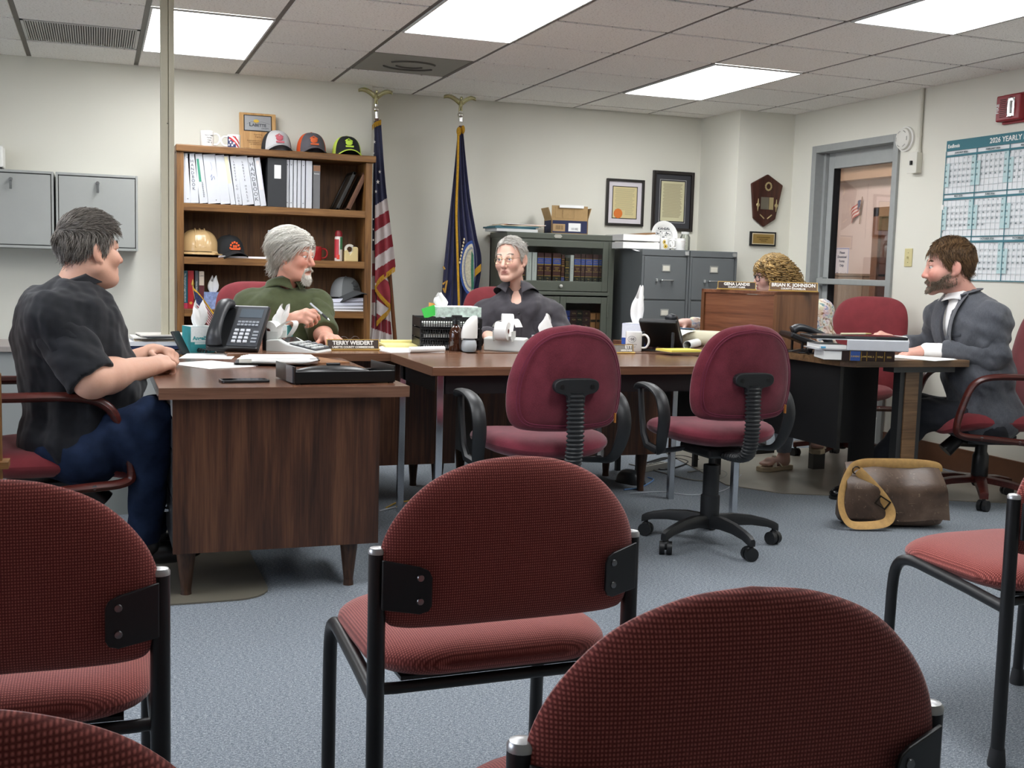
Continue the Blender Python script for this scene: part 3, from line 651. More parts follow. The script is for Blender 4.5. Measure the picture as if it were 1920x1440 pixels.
for (xb, wc, tilt, kind) in BW_:
    w_ = wc*.000698-.002; x = sxp(320+xb*.20833, -.36)
    lab = DESCR.get(kind)
    if kind == 'HANDBOOK': hb += 1; lab = 'white binder with small HANDBOOK lettering, third from left on the top shelf' if hb == 1 else 'white binder with large HANDBOOK lettering down its spine'
    t = thing('ring_binder', lab, 'binder', (x, -.36, SHELF[0]+(w_*math.sin(tilt) if tilt < 0 else 0)+.001), group='binders on the top shelf', rot=(0, -tilt, 0))
    h = .298
    obj('cover', join(box(0, .003, 0, .26, 0, h), box(w_-.003, w_, 0, .26, 0, h)), MBIND, t, smooth=0)
    obj('spine', box(0, w_, -.004, 0, 0, h), MBIND, t, smooth=0, bevel=.001)
    obj('pages', box(.004, w_-.004, .02, .24, .008, h-.012), MPAPER, t, smooth=0)
    if kind in ('HANDBOOK',): obj('lettering', xf(vtext('HANDBOOK', .026 if hb == 1 else .034, .0235 if hb == 1 else .0305), (w_/2, -.0045, h-.055)), MINK, t, smooth=0)
    elif kind in ('JUNEEOUTYJOYY', 'LABETTE HEALTH'): obj('lettering', xf(vtext(kind if kind[0] == 'L' else 'LABETTE CO JOBS', .017, .0185), (w_/2, -.0045, h-.04)), MINK, t, smooth=0)
    elif kind == 'green': obj('label', box(.012, .026, -.005, -.004, .13, h-.03), M('#3f8f74', .6), t, smooth=0); obj('lettering', xf(vtext('CODEBOOK', .012, .012), (.03, -.0055, .12)), MINK, t, smooth=0)
    elif kind == 'cream': obj('label', box(.002, w_-.006, -.005, -.004, .13, h-.005), M('#e6dcb8', .6), t, smooth=0)
    elif kind == 'faint': obj('label', box(.008, w_-.008, -.005, -.004, .1, h-.02), M('#e8dcd8', .6), t, smooth=0)
    elif kind == 'scribble':
        obj('scribble', join(tube(spline([(.03, -.005, .16), (.04, -.005, .175), (.035, -.005, .14), (.05, -.005, .165), (.055, -.005, .145)], 4), .001, 4), tube(spline([(.04, -.005, .25), (.045, -.005, .22), (.04, -.005, .2)], 4), .0007, 4)), M('#5a6aa0', .7), t); obj('rivet', ball((.05, -.005, .02), .003, 8, 4), M('#444', .4) if 0 else M('#444444', .4), t)
    if kind == 'dots':
        for z in (.025, h-.025): obj('rivet', ball((w_/2, -.0045, z), .003, 8, 4), M('#444444', .4), t)
def bookbox(name, label, cat, x, y, z, w_, d_, h, mat, group=None, tilt=0, rz=0):
    t = thing(name, label, cat, (x, y, z), group=group, rot=(0, tilt, rz)); obj('cover', join(box(0, w_, 0, .004, 0, h), box(0, .003, 0, d_, 0, h), box(w_-.003, w_, 0, d_, 0, h)), mat, t, smooth=0, bevel=.001)
    obj('pages', box(.003, w_-.003, .004, d_-.006, .004, h-.004), MPAPER, t, smooth=0); return t
t = bookbox('file_case', 'black file case with a white spine label on the top shelf', 'binder', sxp(500.5, -.36), -.37, SHELF[0]+.001, .118, .26, .30, M('#2b2d30', .5))
obj('label', box(.042, .083, -.0015, 0, .175, .258), MPAPER, t, smooth=0)
for k, (xa, xb, dots) in enumerate(((1033, 1062, 1), (1066, 1098, 1), (1101, 1133, 0), (1136, 1170, 0), (1173, 1206, 1), (1211, 1270, 0))):
    t = bookbox('thin_binder', ['thin white upright binder with rivets, touching the black case', 'thin white upright binder with rivets, second after the black case', 'thin plain white upright binder, third after the black case', 'thin plain white upright binder, fourth after the black case', 'thin white upright binder with rivets, next to the widest upright one', 'wider white upright binder beside the grey book'][k], 'binder', sxp(320+xa*.20833, -.36), -.36, SHELF[0]+.001, (xb-xa)*.000698, .25, .296, MBIND, 'upright white binders on the top shelf')
    if dots:
        for z in (.03, .265): obj('rivet', ball(((xb-xa)*.00035, -.001, z), .003, 8, 4), M('#444444', .4), t)
t = bookbox('book', 'grey hardback with a brown top band at the end of the upright binders', 'book', sxp(320+1277*.20833, -.36), -.36, SHELF[0]+.001, .046, .22, .272, M('#6f6f70', .5)); obj('band', box(.001, .045, -.001, 0, .235, .27), M('#8d6446', .5), t, smooth=0); obj('lettering', xf(text('Kansas', .012), (.023, -.001, .215)), MPAPER, t, smooth=0)
for k, (pa, th, m_, lab) in enumerate(((628, .022, M('#16140f', .4), 'black framed certificate leaning at the right of the top shelf'), (647, .03, wood('frame_wood', '#4a2f20', '#6b4631', '#86603f', 2, 2, .4), 'wooden framed certificate leaning against the bookcase right side'))):
    t = thing('leaning_frame', lab, 'picture frame', (sxp(pa, -.33), -.33, SHELF[0]+.002), rot=(0, .44, 0), group='frames leaning on the top shelf')
    obj('frame', join(box(0, th, 0, .02, 0, .275), box(0, th, .19, .21, 0, .275), box(0, th, 0, .21, 0, .02), box(0, th, 0, .21, .255, .275)), m_, t, smooth=0, bevel=.003); obj('panel', box(.004, th-.006, .02, .19, .02, .255), M('#3a3128', .6), t, smooth=0)
# mugs
def mug(name, label, loc, r, h, mat, hand=0, rz=0, group=None, inner=None):
    t = thing(name, label, 'mug', loc, rz, group); 
    obj('cup', lathe([(r*.93, 0), (r, .004), (r, h-.002), (r-.003, h), (r-.0045, h-.003), (r-.005, .008), (0, .008)], 28), mat, t)
    pts = [(r-.002, 0, h*.82), (r+.018, 0, h*.84), (r+.034, 0, h*.66), (r+.034, 0, h*.4), (r+.02, 0, h*.2), (r-.002, 0, h*.18)]
    obj('handle', xf(tube(spline(pts, 5), .0055, 8), (0, 0, 0), (0, 0, hand)), inner or mat, t); return t
def wrap_text(s, size, r, z, a0=0, bold=0): 
    g = text(s, size, bold=bold); return [((r+.0006)*math.sin(v[0]/r+a0), -(r+.0006)*math.cos(v[0]/r+a0), v[2]+z) for v in g[0]], g[1]
MCER = M('#f3f2ee', .15, coat=.3)
t = mug('mug', 'white mug with printed lines of text on the bookcase top', (sxp(388, -.3), -.3, ZT), .041, .098, MCER, 0, group='mugs on the bookcase')
for k, s_ in enumerate(('Here I really', 'Kansas', 'State', '1987  8')): obj('lettering', wrap_text(s_, .0115, .041, .066-k*.0145, .25, .0003), M('#333333', .6), t, smooth=0)
t = mug('mug', 'mug with stars and red stripes beside the wooden plaque', (sxp(438, -.3), -.3, ZT), .04, .084, MCER, PI, group='mugs on the bookcase')
def cpatch(r, a0, a1, z0, z1, n=12): return [((r+.0008)*math.sin(a0+(a1-a0)*i/n), -(r+.0008)*math.cos(a0+(a1-a0)*i/n), z) for z in (z0, z1) for i in range(n+1)], [(i, i+1, n+2+i, n+1+i) for i in range(n)]
obj('print_blue', cpatch(.04, -1.3, .2, .004, .072), M('#26305c', .3), t)
def strp(a, b, w): return [((.0412)*math.sin(x), -(.0412)*math.cos(x), z) for x, z in a]+[((.0412)*math.sin(x), -(.0412)*math.cos(x), z) for x, z in b], [(i, i+1, len(a)+i+1, len(a)+i) for i in range(len(a)-1)]
for o_, m_ in ((0, '#b3262c'), (.028, '#efeeea'), (.056, '#b3262c')):
    top = [(-.9+.28*i, .070+o_*.0-.062*((i/6)**1.6)+o_*.5) for i in range(7)]; bot = [(x, z-.016) for x, z in top]
    cl = lambda L: [(x, max(.004, min(.074, z))) for x, z in L]
    obj('print_stripe', strp(cl(top), cl(bot), 0), M(m_, .3), t, smooth=0)
def star(r, n=5): return [(r*(1 if k % 2 == 0 else .4)*math.sin(PI*k/n), r*(1 if k % 2 == 0 else .4)*math.cos(PI*k/n)) for k in range(2*n)]
for (a, z) in ((-.9, .02), (-.6, .035), (-.35, .018), (-.8, .05), (-.1, .03)): obj('print_star', ([((.0415)*math.sin(a+x/.04), -(.0415)*math.cos(a+x/.04), z+y) for x, y in star(.009)], [tuple(range(9, -1, -1))]), MCER, t, smooth=0)
# plaque
t = thing('award_plaque', 'wooden award plaque lettered LABETTE leaning on the wall above the bookcase', 'plaque', (sxp(482, -.12), -.16, ZT), rot=(-.18, 0, 0))
MMAP = wood('maple', '#a97b47', '#c0935c', '#cfa871', 2, 1.5, .4)
obj('board', box(-.115, .115, 0, .018, 0, .255), MMAP, t, smooth=0, bevel=.004)
obj('plate', box(-.088, .088, -.003, 0, .135, .24), M('#1a1715', .4), t, smooth=0, bevel=.004); obj('plate_face', box(-.082, .082, -.005, -.003, .141, .234), M('#a9abad', .3, metal=.3), t, smooth=0)
obj('sun', xf(ball((0, 0, 0), (.018, .001, .012), 14, 6), (-.01, -.0055, .200)), M('#d8b23c', .5), t); obj('hill_line', tube(spline([(-.07, -.006, .178), (-.04, -.006, .195), (-.01, -.006, .192), (.03, -.006, .197), (.075, -.006, .184)], 6), .0009, 4), M('#7a7d80', .5), t)
obj('lettering', xf(text('L', .036, 'LEFT', bold=.0006), (-.055, -.0056, .166)), MINK, t, smooth=0); obj('lettering', xf(text('ABETTE', .026, 'LEFT', bold=.0005), (-.037, -.0056, .166)), MINK, t, smooth=0); obj('lettering', xf(text('COUNTY', .011), (.045, -.0056, .152)), MINK, t, smooth=0)
for k, (s_, z_) in enumerate((('Presented to', .112), ('Terry', .095), ('In appreciation of your dedication', .072), ('with Distinguished Service as', .06), ('our 2022 Commissioner', .048))): obj('lettering', xf(text(s_, .010 if k != 1 else .016), (0, -.001, z_)), M('#5a3414', .6), t, smooth=0)
obj('lettering', xf(text('Labette', .013), (-.065, -.001, .02)), M('#4a2a10', .6), t, smooth=0)
# caps
def cap(label, loc, c_front, c_rear, c_brim, c_edge, c_emb, rz=0, h=.118, emb='bull', group=None):
    t = thing('baseball_cap', label, 'cap', loc, rz, group); t.scale = (1.14, 1.14, 1.14)
    def shell(a0, a1, n, off=0):
        return sheet(lambda u, v: ((.082+off)*math.cos(a0+(a1-a0)*u)*math.cos(v*PI/2)**.75, (.095+off)*math.sin(a0+(a1-a0)*u)*math.cos(v*PI/2)**.75, (h+off)*math.sin(v*PI/2)**(.85)), n, 12)
    obj('front_panel', shell(PI+.55, 2*PI-.55, 14), M(c_front, .85, bump=.1, bscale=600), t, smooth=True)
    obj('rear_panels', shell(-.55, PI+.55, 20), M(c_rear, .85, bump=.2, bscale=400), t, smooth=True)
    def br(u, v, e=0): 
        a = PI+.42+(PI-.84)*u; x = (.084+v*.02)*math.cos(a); y = .095*math.sin(a)-v*.062*math.sin(PI*u)**.5
        return (x, y, .020-.045*(x/.085)**2*1.0+.018-.012*v+e)
    b = obj('brim', join(sheet(lambda u, v: br(u, v, 0), 18, 5), sheet(lambda u, v: br(u, v, -.004), 18, 5)), M(c_brim, .85), t, smooth=True)
    obj('brim_edge', tube([br(i/18, 1, -.002) for i in range(19)], .0032, 6), M(c_edge, .8), b)
    obj('button', ball((0, 0, h), (.007, .007, .004), 8, 4), M(c_rear, .8), t)
    def on(u, v): 
        p = (u*.03, v); a = 1.5*PI+p[0]/.085; e = math.asin(min(.99, (p[1]/h)**(1/.85)))
        return (.084*math.cos(a)*math.cos(e)**.75, .0985*math.sin(a)*math.cos(e)**.75-.001, p[1])
    em = []
    if emb == 'arch':
        for k in range(7):
            a = PI*k/6; em.append(cbox(on(-.95*math.cos(a), .05+.032*math.sin(a)), (.009, .003, .011)))
        em.append(cbox(on(0, .046), (.052, .004, .010))); em += [cbox(on(-.3+.3*k, .06), (.006, .003, .014)) for k in range(3)]
    else:
        em += [ball(on(0, .068), (.020, .003, .014), 10, 6), ball(on(-.45, .08), (.008, .003, .009), 8, 5), ball(on(.5, .078), (.010, .003, .007), 8, 5), cbox(on(.1, .048), (.045, .004, .009))]
        em += [cbox(on(-.8+.27*k, .092-.004*abs(k-3)), (.005, .003, .006)) for k in range(7)]
    obj('emblem', join(*em), M(c_emb, .7), t)
    return t
cg = 'baseball caps on the bookcase top'
cap('light grey cap with red emblem and black sides on the bookcase top', (sxp(517, -.25), -.25, ZT), '#b9b8b9', '#222326', '#aaa9aa', '#1d1d1f', '#b35862', .05, group=cg)
cap('charcoal cap with orange sides and orange emblem on the bookcase top', (sxp(582, -.25), -.25, ZT), '#57545a', '#d8541f', '#5b575c', '#4a464a', '#d0602f', 0, group=cg)
cap('black cap with neon green sides and emblem on the bookcase top', (sxp(648, -.25), -.25, ZT), '#1c2020', '#c8e05a', '#22271f', '#c5dd55', '#bfe048', -.05, .112, group=cg)
# second shelf
z2 = SHELF[1]
t = thing('hard_hat', 'tan hard hat with ridges at the left of the second shelf', 'hard hat', (sxp(374, -.24), -.235, z2))
def dome(u, v):
    a = 2*PI*u; e = v*PI/2; rid = .006*max(0, math.cos(3*(a-1.0)))**8*math.cos(e)**.3
    r_ = math.cos(e)**.7; return ((.118+rid)*r_*math.cos(a), (.10+rid)*r_*math.sin(a), .035+(.135+rid)*math.sin(e)**.9)
MHH = M('#c9a877', .25, coat=.3)
obj('shell', sheet(dome, 48, 14), MHH, t, smooth=True)
obj('ridge', join(*[tube([((.02*k), .085*math.cos(q)*1.12, .035+.14*math.sin(q)**.9) for q in np.linspace(.15, PI-.15, 16)], .006, 6) for k in (-1.4, 0, 1.4)]), MHH, t)
obj('brim', join(lathe([(.118, .03), (.128, .022), (.129, .016), (.117, .02)], 40, cap=False), xf(ball((.105, -.03, .018), (.05, .075, .006), 16, 6), (0, 0, 0))), MHH, t)
obj('clip', cbox((.085, -.088, .03), (.035, .012, .014)), M('#b89a6a', .3), t, smooth=0, bevel=.003)
cap('black cap with orange arched emblem beside the hard hat', (sxp(430, -.24), -.23, z2+.004), '#17181a', '#141516', '#131416', '#131416', '#e8622a', .25, .122, 'arch')
t = thing('paper_stack', 'white papers under the black cap on the second shelf', 'papers', (sxp(455, -.3), -.29, z2)); 
for k in range(3): obj('sheet', xf(box(-.15, .15, -.07, .12, 0, .0035), (0, 0, .0005+k*.004), (0, 0, .05*k-.05)), MPAPER if k != 1 else M('#f2e3ea', .8), t, smooth=0)
t = thing('sanitizer_bottle', 'white hand sanitizer bottle behind the white haired man\'s head', 'bottle', (sxp(506, -.3), -.29, z2)); obj('body', lathe([(.026, 0), (.028, .004), (.028, .125), (.02, .142), (.012, .146), (.012, .15)], 20), MWHT, t); obj('cap', lathe([(.0125, .148), (.0125, .175), (.009, .182), (0, .182)], 16), M('#b9bcc0', .4), t)
obj('swoosh', xf(cbox((0, 0, 0), (.03, .002, .012)), (0, -.0285, .118), (0, .5, 0)), M('#3f6fa8', .5), t, smooth=0)
for k, s_ in enumerate(('Hand', 'Sanitizer')): obj('lettering', wrap_text(s_, .013, .028, .085-.014*k, 0, .0003), M('#444b55', .6), t, smooth=0)
mug('mug', 'red mug beside the white haired man\'s face on the second shelf', (sxp(592, -.27), -.27, z2), .04, .09, M('#9c1f22', .2, coat=.3), 0)
t = thing('spray_can', 'red capped aerosol can with green and white label on the second shelf', 'can', (sxp(635, -.28), -.28, z2)); obj('body', lathe([(.024, 0), (.0255, .004), (.0255, .15), (.022, .16)], 20), M('#e4ded6', .3), t); obj('cap', lathe([(.024, .158), (.0245, .178), (.016, .195), (0, .198)], 20), M('#8e1c25', .4), t)
obj('label_red', cpatch(.0255, -1.5, -.1, .02, .14), M('#c03a42', .4), t); obj('label_green', cpatch(.0255, .2, 1.4, .075, .155), M('#3f7a52', .4), t); obj('label_flower', cpatch(.0262, -.6, .1, .012, .04), M('#d9452c', .4), t)
t = thing('tape_dispenser', 'cream tape dispenser at the right of the second shelf', 'tape dispenser', (sxp(658, -.28), -.28, z2))
obj('body', join(prism_y([(-.045, 0), (.045, 0), (.045, .085), (.038, .095), (.012, .095), (.008, .06), (-.01, .04), (-.025, .075), (-.043, .068)], -.025, .025)), M('#d8c48e', .45), t, smooth=0, bevel=.004)
obj('tape_roll', xf(lathe([(.018, -.009), (.034, -.009), (.034, .009), (.018, .009), (.018, -.009)], 24, cap=False), (-.008, -.0, .078), (PI/2, 0, 0)), M('#ddd8cc', .3), t); obj('cutter', cbox((.028, 0, .097), (.03, .03, .005)), M('#22201c', .4), t, smooth=0)
# third shelf
z3 = SHELF[2]
for k, (pa, w_, h, c_, lab, ttl) in enumerate(((342, .032, .235, '#1f6272', 'teal legal handbook, first book on the third shelf', "The Employer's Legal Handbook"), (352, .037, .235, '#b3262f', 'bright red hardback between teal and grey books', ''), (365.5, .021, .235, '#565b60', 'thin grey book between the red and the cream ones', 'Human Resources'), (373, .032, .232, '#d8c8b4', 'cream topped book with dark red lower spine', ''))):
    t = bookbox('book', lab, 'book', sxp(pa, -.3), -.30, z3+.001, w_, .17, h, M(c_, .4), 'books on the third shelf')
    if ttl: obj('lettering', xf(text(ttl, .0135 if k == 0 else .011), (w_/2-.004, -.0006, h*.55), (0, PI/2, 0)), MPAPER, t, smooth=0)
    if k == 0: obj('band', box(.001, w_-.001, -.001, 0, .0, .034), M('#c23a55', .5), t, smooth=0)
    if k == 3: obj('band', box(.001, w_-.001, -.001, 0, .0, .145), M('#5a1f28', .5), t, smooth=0); obj('lettering', xf(text('LAW', .011), (w_/2, -.001, .2)), MINK, t, smooth=0)
    if k == 1: obj('seal', cyl((w_/2, -.0005, .035), (w_/2, .0, .035), .009, n=14), M('#d8a04a', .5), t)
t = thing('tissue_box', 'blue patterned tissue box behind the armchair on the third shelf', 'tissue box', (sxp(398, -.25), -.25, z3)); obj('carton', box(-.055, .055, -.055, .055, 0, .105), M('#7f8fb8', .7, noise=.4, nscale=60), t, smooth=0); 
def tissue(par, h=.1, w=.035, lean=0, mat=None, seed=0):
    rg = random.Random(seed); ph = rg.random()*6
    def f(u, v):
        a = 2*PI*u; r = w*(.45+.75*math.sin(min(1, v*1.05)*PI*.62))*(1-.55*v*v); r *= 1+.42*math.sin(3*a+ph+v*2.5)+.16*math.sin(5*a+v*7+ph)
        return (r*math.cos(a)+lean*v*v, r*.55*math.sin(a), v*h*(1+.22*math.cos(2*a+ph)*v*v))
    return obj('tissue', sheet(f, 28, 12), mat or M('#f2f1ee', .9), par, smooth=55)
q = tissue(t, .09, .03, .01, seed=3); q.location.z = .1
t = thing('binder_pile', 'pile of white binders and reports under the grey cap on the third shelf', 'papers', (sxp(644, -.27), -.255, z3))
zz = 0
for k, (h_, c_, dx) in enumerate(((.012, '#eeeeee', .006), (.004, '#3a3b40', 0), (.016, '#e6e7ee', -.004), (.003, '#3f4047', 0), (.02, '#dfe2ee', .0), (.003, '#2f3036', 0), (.024, '#e3e4f2', -.006), (.004, '#1d1e22', 0))):
    obj('report', xf(box(-.128, .128, -.10, .13, 0, h_-.0006), (dx, 0, zz+.0006), (0, -.06*(k/8), 0)), M(c_, .6), t, smooth=0, bevel=.001); zz += h_
cap('grey cap with dark emblem lying on the pile of binders', (sxp(650, -.25), -.24, z3+zz+.004), '#5d5f5f', '#8d8f8f', '#3d3f40', '#333536', '#3b3d3e', .5, .115)
# ================================================================ flags
def eagle(t, c):
    MGE = M('#c9c49a', .25, metal=.85)
    obj('finial_ball', ball((c[0], c[1], c[2]-.10), .022, 16, 10), M('#d9d7cf', .1, metal=1), t)
    g = [ball((c[0], c[1], c[2]-.03), (.014, .02, .034), 10, 8), ball((c[0], c[1]-.012, c[2]+.012), (.010, .014, .012), 8, 6), cyl((c[0]-.008, c[1], c[2]-.05), (c[0]-.01, c[1], c[2]-.082), .006, .004, 6), cyl((c[0]+.008, c[1], c[2]-.05), (c[0]+.01, c[1], c[2]-.082), .006, .004, 6), cyl((c[0], c[1]+.01, c[2]-.05), (c[0], c[1]+.02, c[2]-.075), .012, .004, 6)]
    e = obj('eagle', join(*g), MGE, t)
    for s in (-1, 1):
        def wing(u, v): 
            x = s*(.010+.105*u); z = -.018+.05*math.sin(u*PI*.62)*1.0-.012*u
            return (c[0]+x, c[1]-.006+.02*u+(v-.5)*.012*0+.008*math.sin(v*PI), c[2]+z+(v-.5)*(.04*(1-.45*u)))
        obj('wing', join(sheet(wing, 12, 6), xf(sheet(wing, 12, 6), (0, .006, 0))), MGE, e, smooth=True)
def drape(px_left, px_right, y0, n=30, m=70, folds=3, amp=.02, phase=0, grow=True):
    """hanging cloth between two edge polylines given as photo points on the plane y0"""
    def ev(L, t):
        k = t*(len(L)-1); i = min(int(k), len(L)-2); f = k-i; return np.array(L[i])*(1-f)+np.array(L[i+1])*f
    L = spline([(a, b, 0) for a, b in px_left], 6); R_ = spline([(a, b, 0) for a, b in px_right], 6)
    V = []; PXY = []
    for j in range(m+1):
        t = j/m; l, r = ev(L, t), ev(R_, t)
        for i in range(n+1):
            s = i/n; p = l*(1-s)+r*s; q = ony(p[0], p[1], y0); a = amp*(min(1, .25+t) if grow else 1)
            V.append((q[0], q[1]-a*math.sin(2*PI*folds*s+phase+.8*math.sin(2.3*t*PI)), q[2])); PXY.append((p[0], p[1]))
    F = [(j*(n+1)+i, j*(n+1)+i+1, (j+1)*(n+1)+i+1, (j+1)*(n+1)+i) for j in range(m) for i in range(n)]
    return V, F, PXY
def cloth(name, par, D, mats, pick):
    V, F, P = D; o = obj(name, (V, F), mats[0], par, smooth=True, loc=world(par))
    for m_ in mats[1:]: o.data.materials.append(m_)
    for p, f in zip(o.data.polygons, F):
        c = np.mean([P[i] for i in f], 0); p.material_index = pick(c[0], c[1])
    return o
def fringe(par, pts, y, drop=9, name='fringe'):
    """gold fringe hanging from a photo-measured edge: ribbon of short tassels"""
    P = spline([(a, b, 0) for a, b in pts], 14); V = []; F = []
    for i in range(len(P)-1):
        for k in range(2):
            f0, f1 = k/2, (k+.8)/2
            a = np.array(P[i])*(1-f0)+np.array(P[i+1])*f0; b = np.array(P[i])*(1-f1)+np.array(P[i+1])*f1
            w_ = random.uniform(-.5, .8); o = len(V); yy = y+random.uniform(-.002, .002)
            V += [ony(a[0], a[1]-1.5, yy), ony(b[0], b[1]-1.5, yy), ony(b[0]+w_, b[1]+drop, yy-.003), ony(a[0]+w_, a[1]+drop, yy-.003)]; F.append((o, o+1, o+2, o+3))
    g = (V, F); g2 = ([(v[0], v[1]+.003, v[2]) for v in V], [f[::-1] for f in F])
    return obj(name, join(g, g2), MGOLD, par, smooth=0, loc=world(par))
MGOLD = M('#c8971f', .75, noise=.3, nscale=200); MFR = M('#8e2230', .75, noise=.15, nscale=20, sheen=.3); MFW = M('#cfc6c4', .75, noise=.06, nscale=20); MFB = M('#1d2142', .75, noise=.2, nscale=20, sheen=.3); MNAVY = M('#23264e', .7, noise=.25, nscale=14, sheen=.3)
def pole(t, pt_px, pb_px, y, zt):
    a = ony(pt_px[0], pt_px[1], y+.028); b = ony(pb_px[0], pb_px[1], y+.028); k = (0.06-b[2])/(a[2]-b[2]); base = b+(a-b)*k
    t.location = (base[0], y+.028, 0)
    obj('pole', cyl(a, base, .014, n=12), wood('pole_wood', '#4a2c1c', '#6a4229', '#7d5335', 2, 2, .35), t, loc=world(t))
    obj('stand', lathe([(.14, 0), (.14, .012), (.12, .03), (.05, .05), (.03, .09), (.022, .10)], 28), M('#b89a52', .3, metal=.9), t)
    return a
US = thing('flag_on_pole', 'american flag hanging on a pole with an eagle finial beside the bookcase', 'flag', (0, 0, 0))
yf = -.125
pt = pole(US, (706, 216), (741, 640), yf, 0)
e0 = ony(705.5, 176, yf); f0 = ony(706, 200, yf)
obj('ferrule', cyl(ony(706, 222, yf), ony(705.5, 196, yf), .0135, n=14), M('#e0e0e0', .12, metal=1), US, loc=world(US))
q = thing('e', '', '', (0, 0, 0)); bpy.data.objects.remove(q)
def eagle_on(t, c):
    before = set(bpy.data.objects); eagle(t, c)
    for o in set(bpy.data.objects)-before:
        if o.parent == t: o.location = world(t)
eagle_on(US, e0)
us_bot = drape([(703, 232), (699, 330), (698, 430), (698, 520), (697, 600), (692, 655)], [(712, 232), (720, 330), (722, 420), (728, 520), (732, 590), (736, 655)], yf+.03, 50, 150, 3, .018)
def st_back(x, y):
    if y < 470 and x < 716: return 2
    k = (y+.35*(x-700)*(1 if y < 560 else -1)-420)/24.5
    return 0 if int(math.floor(k)) % 2 else 1
cloth('flag_back_fold', US, us_bot, [MFR, MFW, MFB], st_back)
us_f = drape([(701, 228), (703, 300), (703, 360), (702.5, 420), (702.5, 480), (702.5, 536)], [(714, 224), (719, 300), (724, 360), (730, 405), (736, 455), (741, 500)], yf-.015, 56, 170, 2, .012, 1)
def st_front(x, y):
    e = y+.62*(x-702); 
    if e < 386: return 2
    return 1 if int((e-386)/24.3) % 2 == 0 else 0
cloth('flag_front_fold', US, us_f, [MFR, MFW, MFB], st_front)
us_m = drape([(703, 530), (706, 550), (706, 580), (706, 606)], [(724, 515), (731, 540), (732, 562), (731, 578)], yf+.005, 50, 80, 1.5, .006, .5)
cloth('flag_middle_fold', US, us_m, [MFR, MFW, MFB], lambda x, y: 1 if int((y-.7*(x-703)+40)/25) % 3 == 0 else 0)
fringe(US, [(703, 536), (712, 522), (728, 510), (741, 500)], yf-.024, 8.5); fringe(US, [(703, 536), (710, 548), (722, 562), (732, 572)], yf-.012, 8.5); fringe(US, [(706, 604), (715, 594), (726, 584), (732, 574)], yf-.006, 8.5); fringe(US, [(698, 236), (704, 230), (715, 226)], yf-.025, 8)
for (sx_, sy_, r_) in ((702, 266, .013), (700.5, 287, .010), (712, 322, .013), (708.5, 341, .017), (705, 359, .013), (700.2, 411, .008), (700, 430, .008), (700, 450, .010)):
    c = ony(sx_, sy_, yf-.034 if sy_ < 400 else yf-.02); obj('star', ([(c[0]+x*.8, c[1], c[2]+y) for x, y in star(r_)], [tuple(range(9, -1, -1))]), M('#e8e4e0', .8), US, smooth=0, loc=world(US))
KS = thing('flag_on_pole', 'navy state flag with gold fringe on a pole behind the man in the grey shirt', 'flag', (0, 0, 0))
yk = -.03
pole(KS, (864, 236), (866, 640), yk, 0)
obj('ferrule', cyl(ony(864, 228, yk), ony(864, 209, yk), .0135, n=14), M('#e0e0e0', .12, metal=1), KS, loc=world(KS)); eagle_on(KS, ony(864, 188, yk))
kl = drape([(858, 250), (852, 310), (845, 380), (838, 450), (831, 520), (825, 582)], [(862, 248), (860, 310), (858, 380), (858, 450), (860, 520), (863, 600)], yk+.01, 24, 70, 2.5, .016)
cloth('flag_left_fold', KS, kl, [MNAVY], lambda x, y: 0)
kr = drape([(859, 246), (858, 310), (857, 380), (857, 450), (859, 520), (862, 610)], [(868, 246), (874, 310), (882, 380), (893, 440), (902, 497), (884, 600)], yk-.015, 34, 80, 3, .02, 1)
cloth('flag_right_fold', KS, kr, [MNAVY], lambda x, y: 0)
gl = [(859.5, 240), (858.5, 310), (856, 380), (856, 420), (857.5, 470), (859.5, 540), (861.5, 612)]
obj('fringe', tube([ony(a, b, yk-.05) for a, b in spline([(a, b) for a, b in gl], 8)], .0085, 7), MGOLD, KS, loc=world(KS))
fringe(KS, [(886, 513), (893, 504), (902, 496)], yk-.045, 12); fringe(KS, [(824, 566), (829, 576), (836, 586)], yk-.012, 13); obj('collar', join(ball(ony(860.5, 246, yk-.02), (.018, .02, .03), 10, 6), ball(ony(868, 243, yk-.02), (.014, .02, .03), 10, 6)), MGOLD, KS, loc=world(KS))
def kp(x, y, dy=-.058): return ony(x, y, yk+dy)
def lens(cx, cy, w, h, x0=None):
    L = [kp(cx+w*math.cos(a)*(1 if math.cos(a) < 0 else .35), cy+h*math.sin(a)) for a in np.linspace(0, 2*PI, 30, endpoint=False)]; return L
for (w_, h_, c_, dy) in ((23, 52, '#2b4a8c', -.058), (19, 46, '#c8c0a8', -.060), (15.5, 40, '#8a8f98', -.062), (13, 36, '#b9b29a', -.064)):
    obj('seal_ring', ([kp(885+w_*math.cos(a)*(1 if math.cos(a) < 0 else .22), 503+h_*math.sin(a), dy) for a in np.linspace(0, 2*PI, 30, endpoint=False)], [tuple(range(29, -1, -1))]), M(c_, .7, noise=.25, nscale=90), KS, smooth=0, loc=world(KS))
obj('seal_field', ([kp(884, 470, -.066), kp(888, 478, -.066), kp(888.5, 540, -.066), kp(884, 545, -.066), kp(883, 505, -.066)], [(4, 3, 2, 1, 0)]), M('#2f6a50', .7, noise=.3, nscale=60), KS, smooth=0, loc=world(KS))
obj('wreath', join(*[ball(kp(862+.5*k*2.4, 492-k*6.2, -.062), (.006, .002, .009), 8, 5) for k in range(8)]), M('#d9c9a0', .7), KS, loc=world(KS))
obj('letter', tube([kp(830, 533, -.02), kp(838, 526, -.02), kp(834, 549, -.02), kp(831, 540, -.02)], .007, 6), M('#b98c3a', .7), KS, loc=world(KS)); obj('letter', tube([kp(831, 500, -.02), kp(834, 505, -.02)], .006, 6), M('#b98c3a', .7), KS, loc=world(KS))
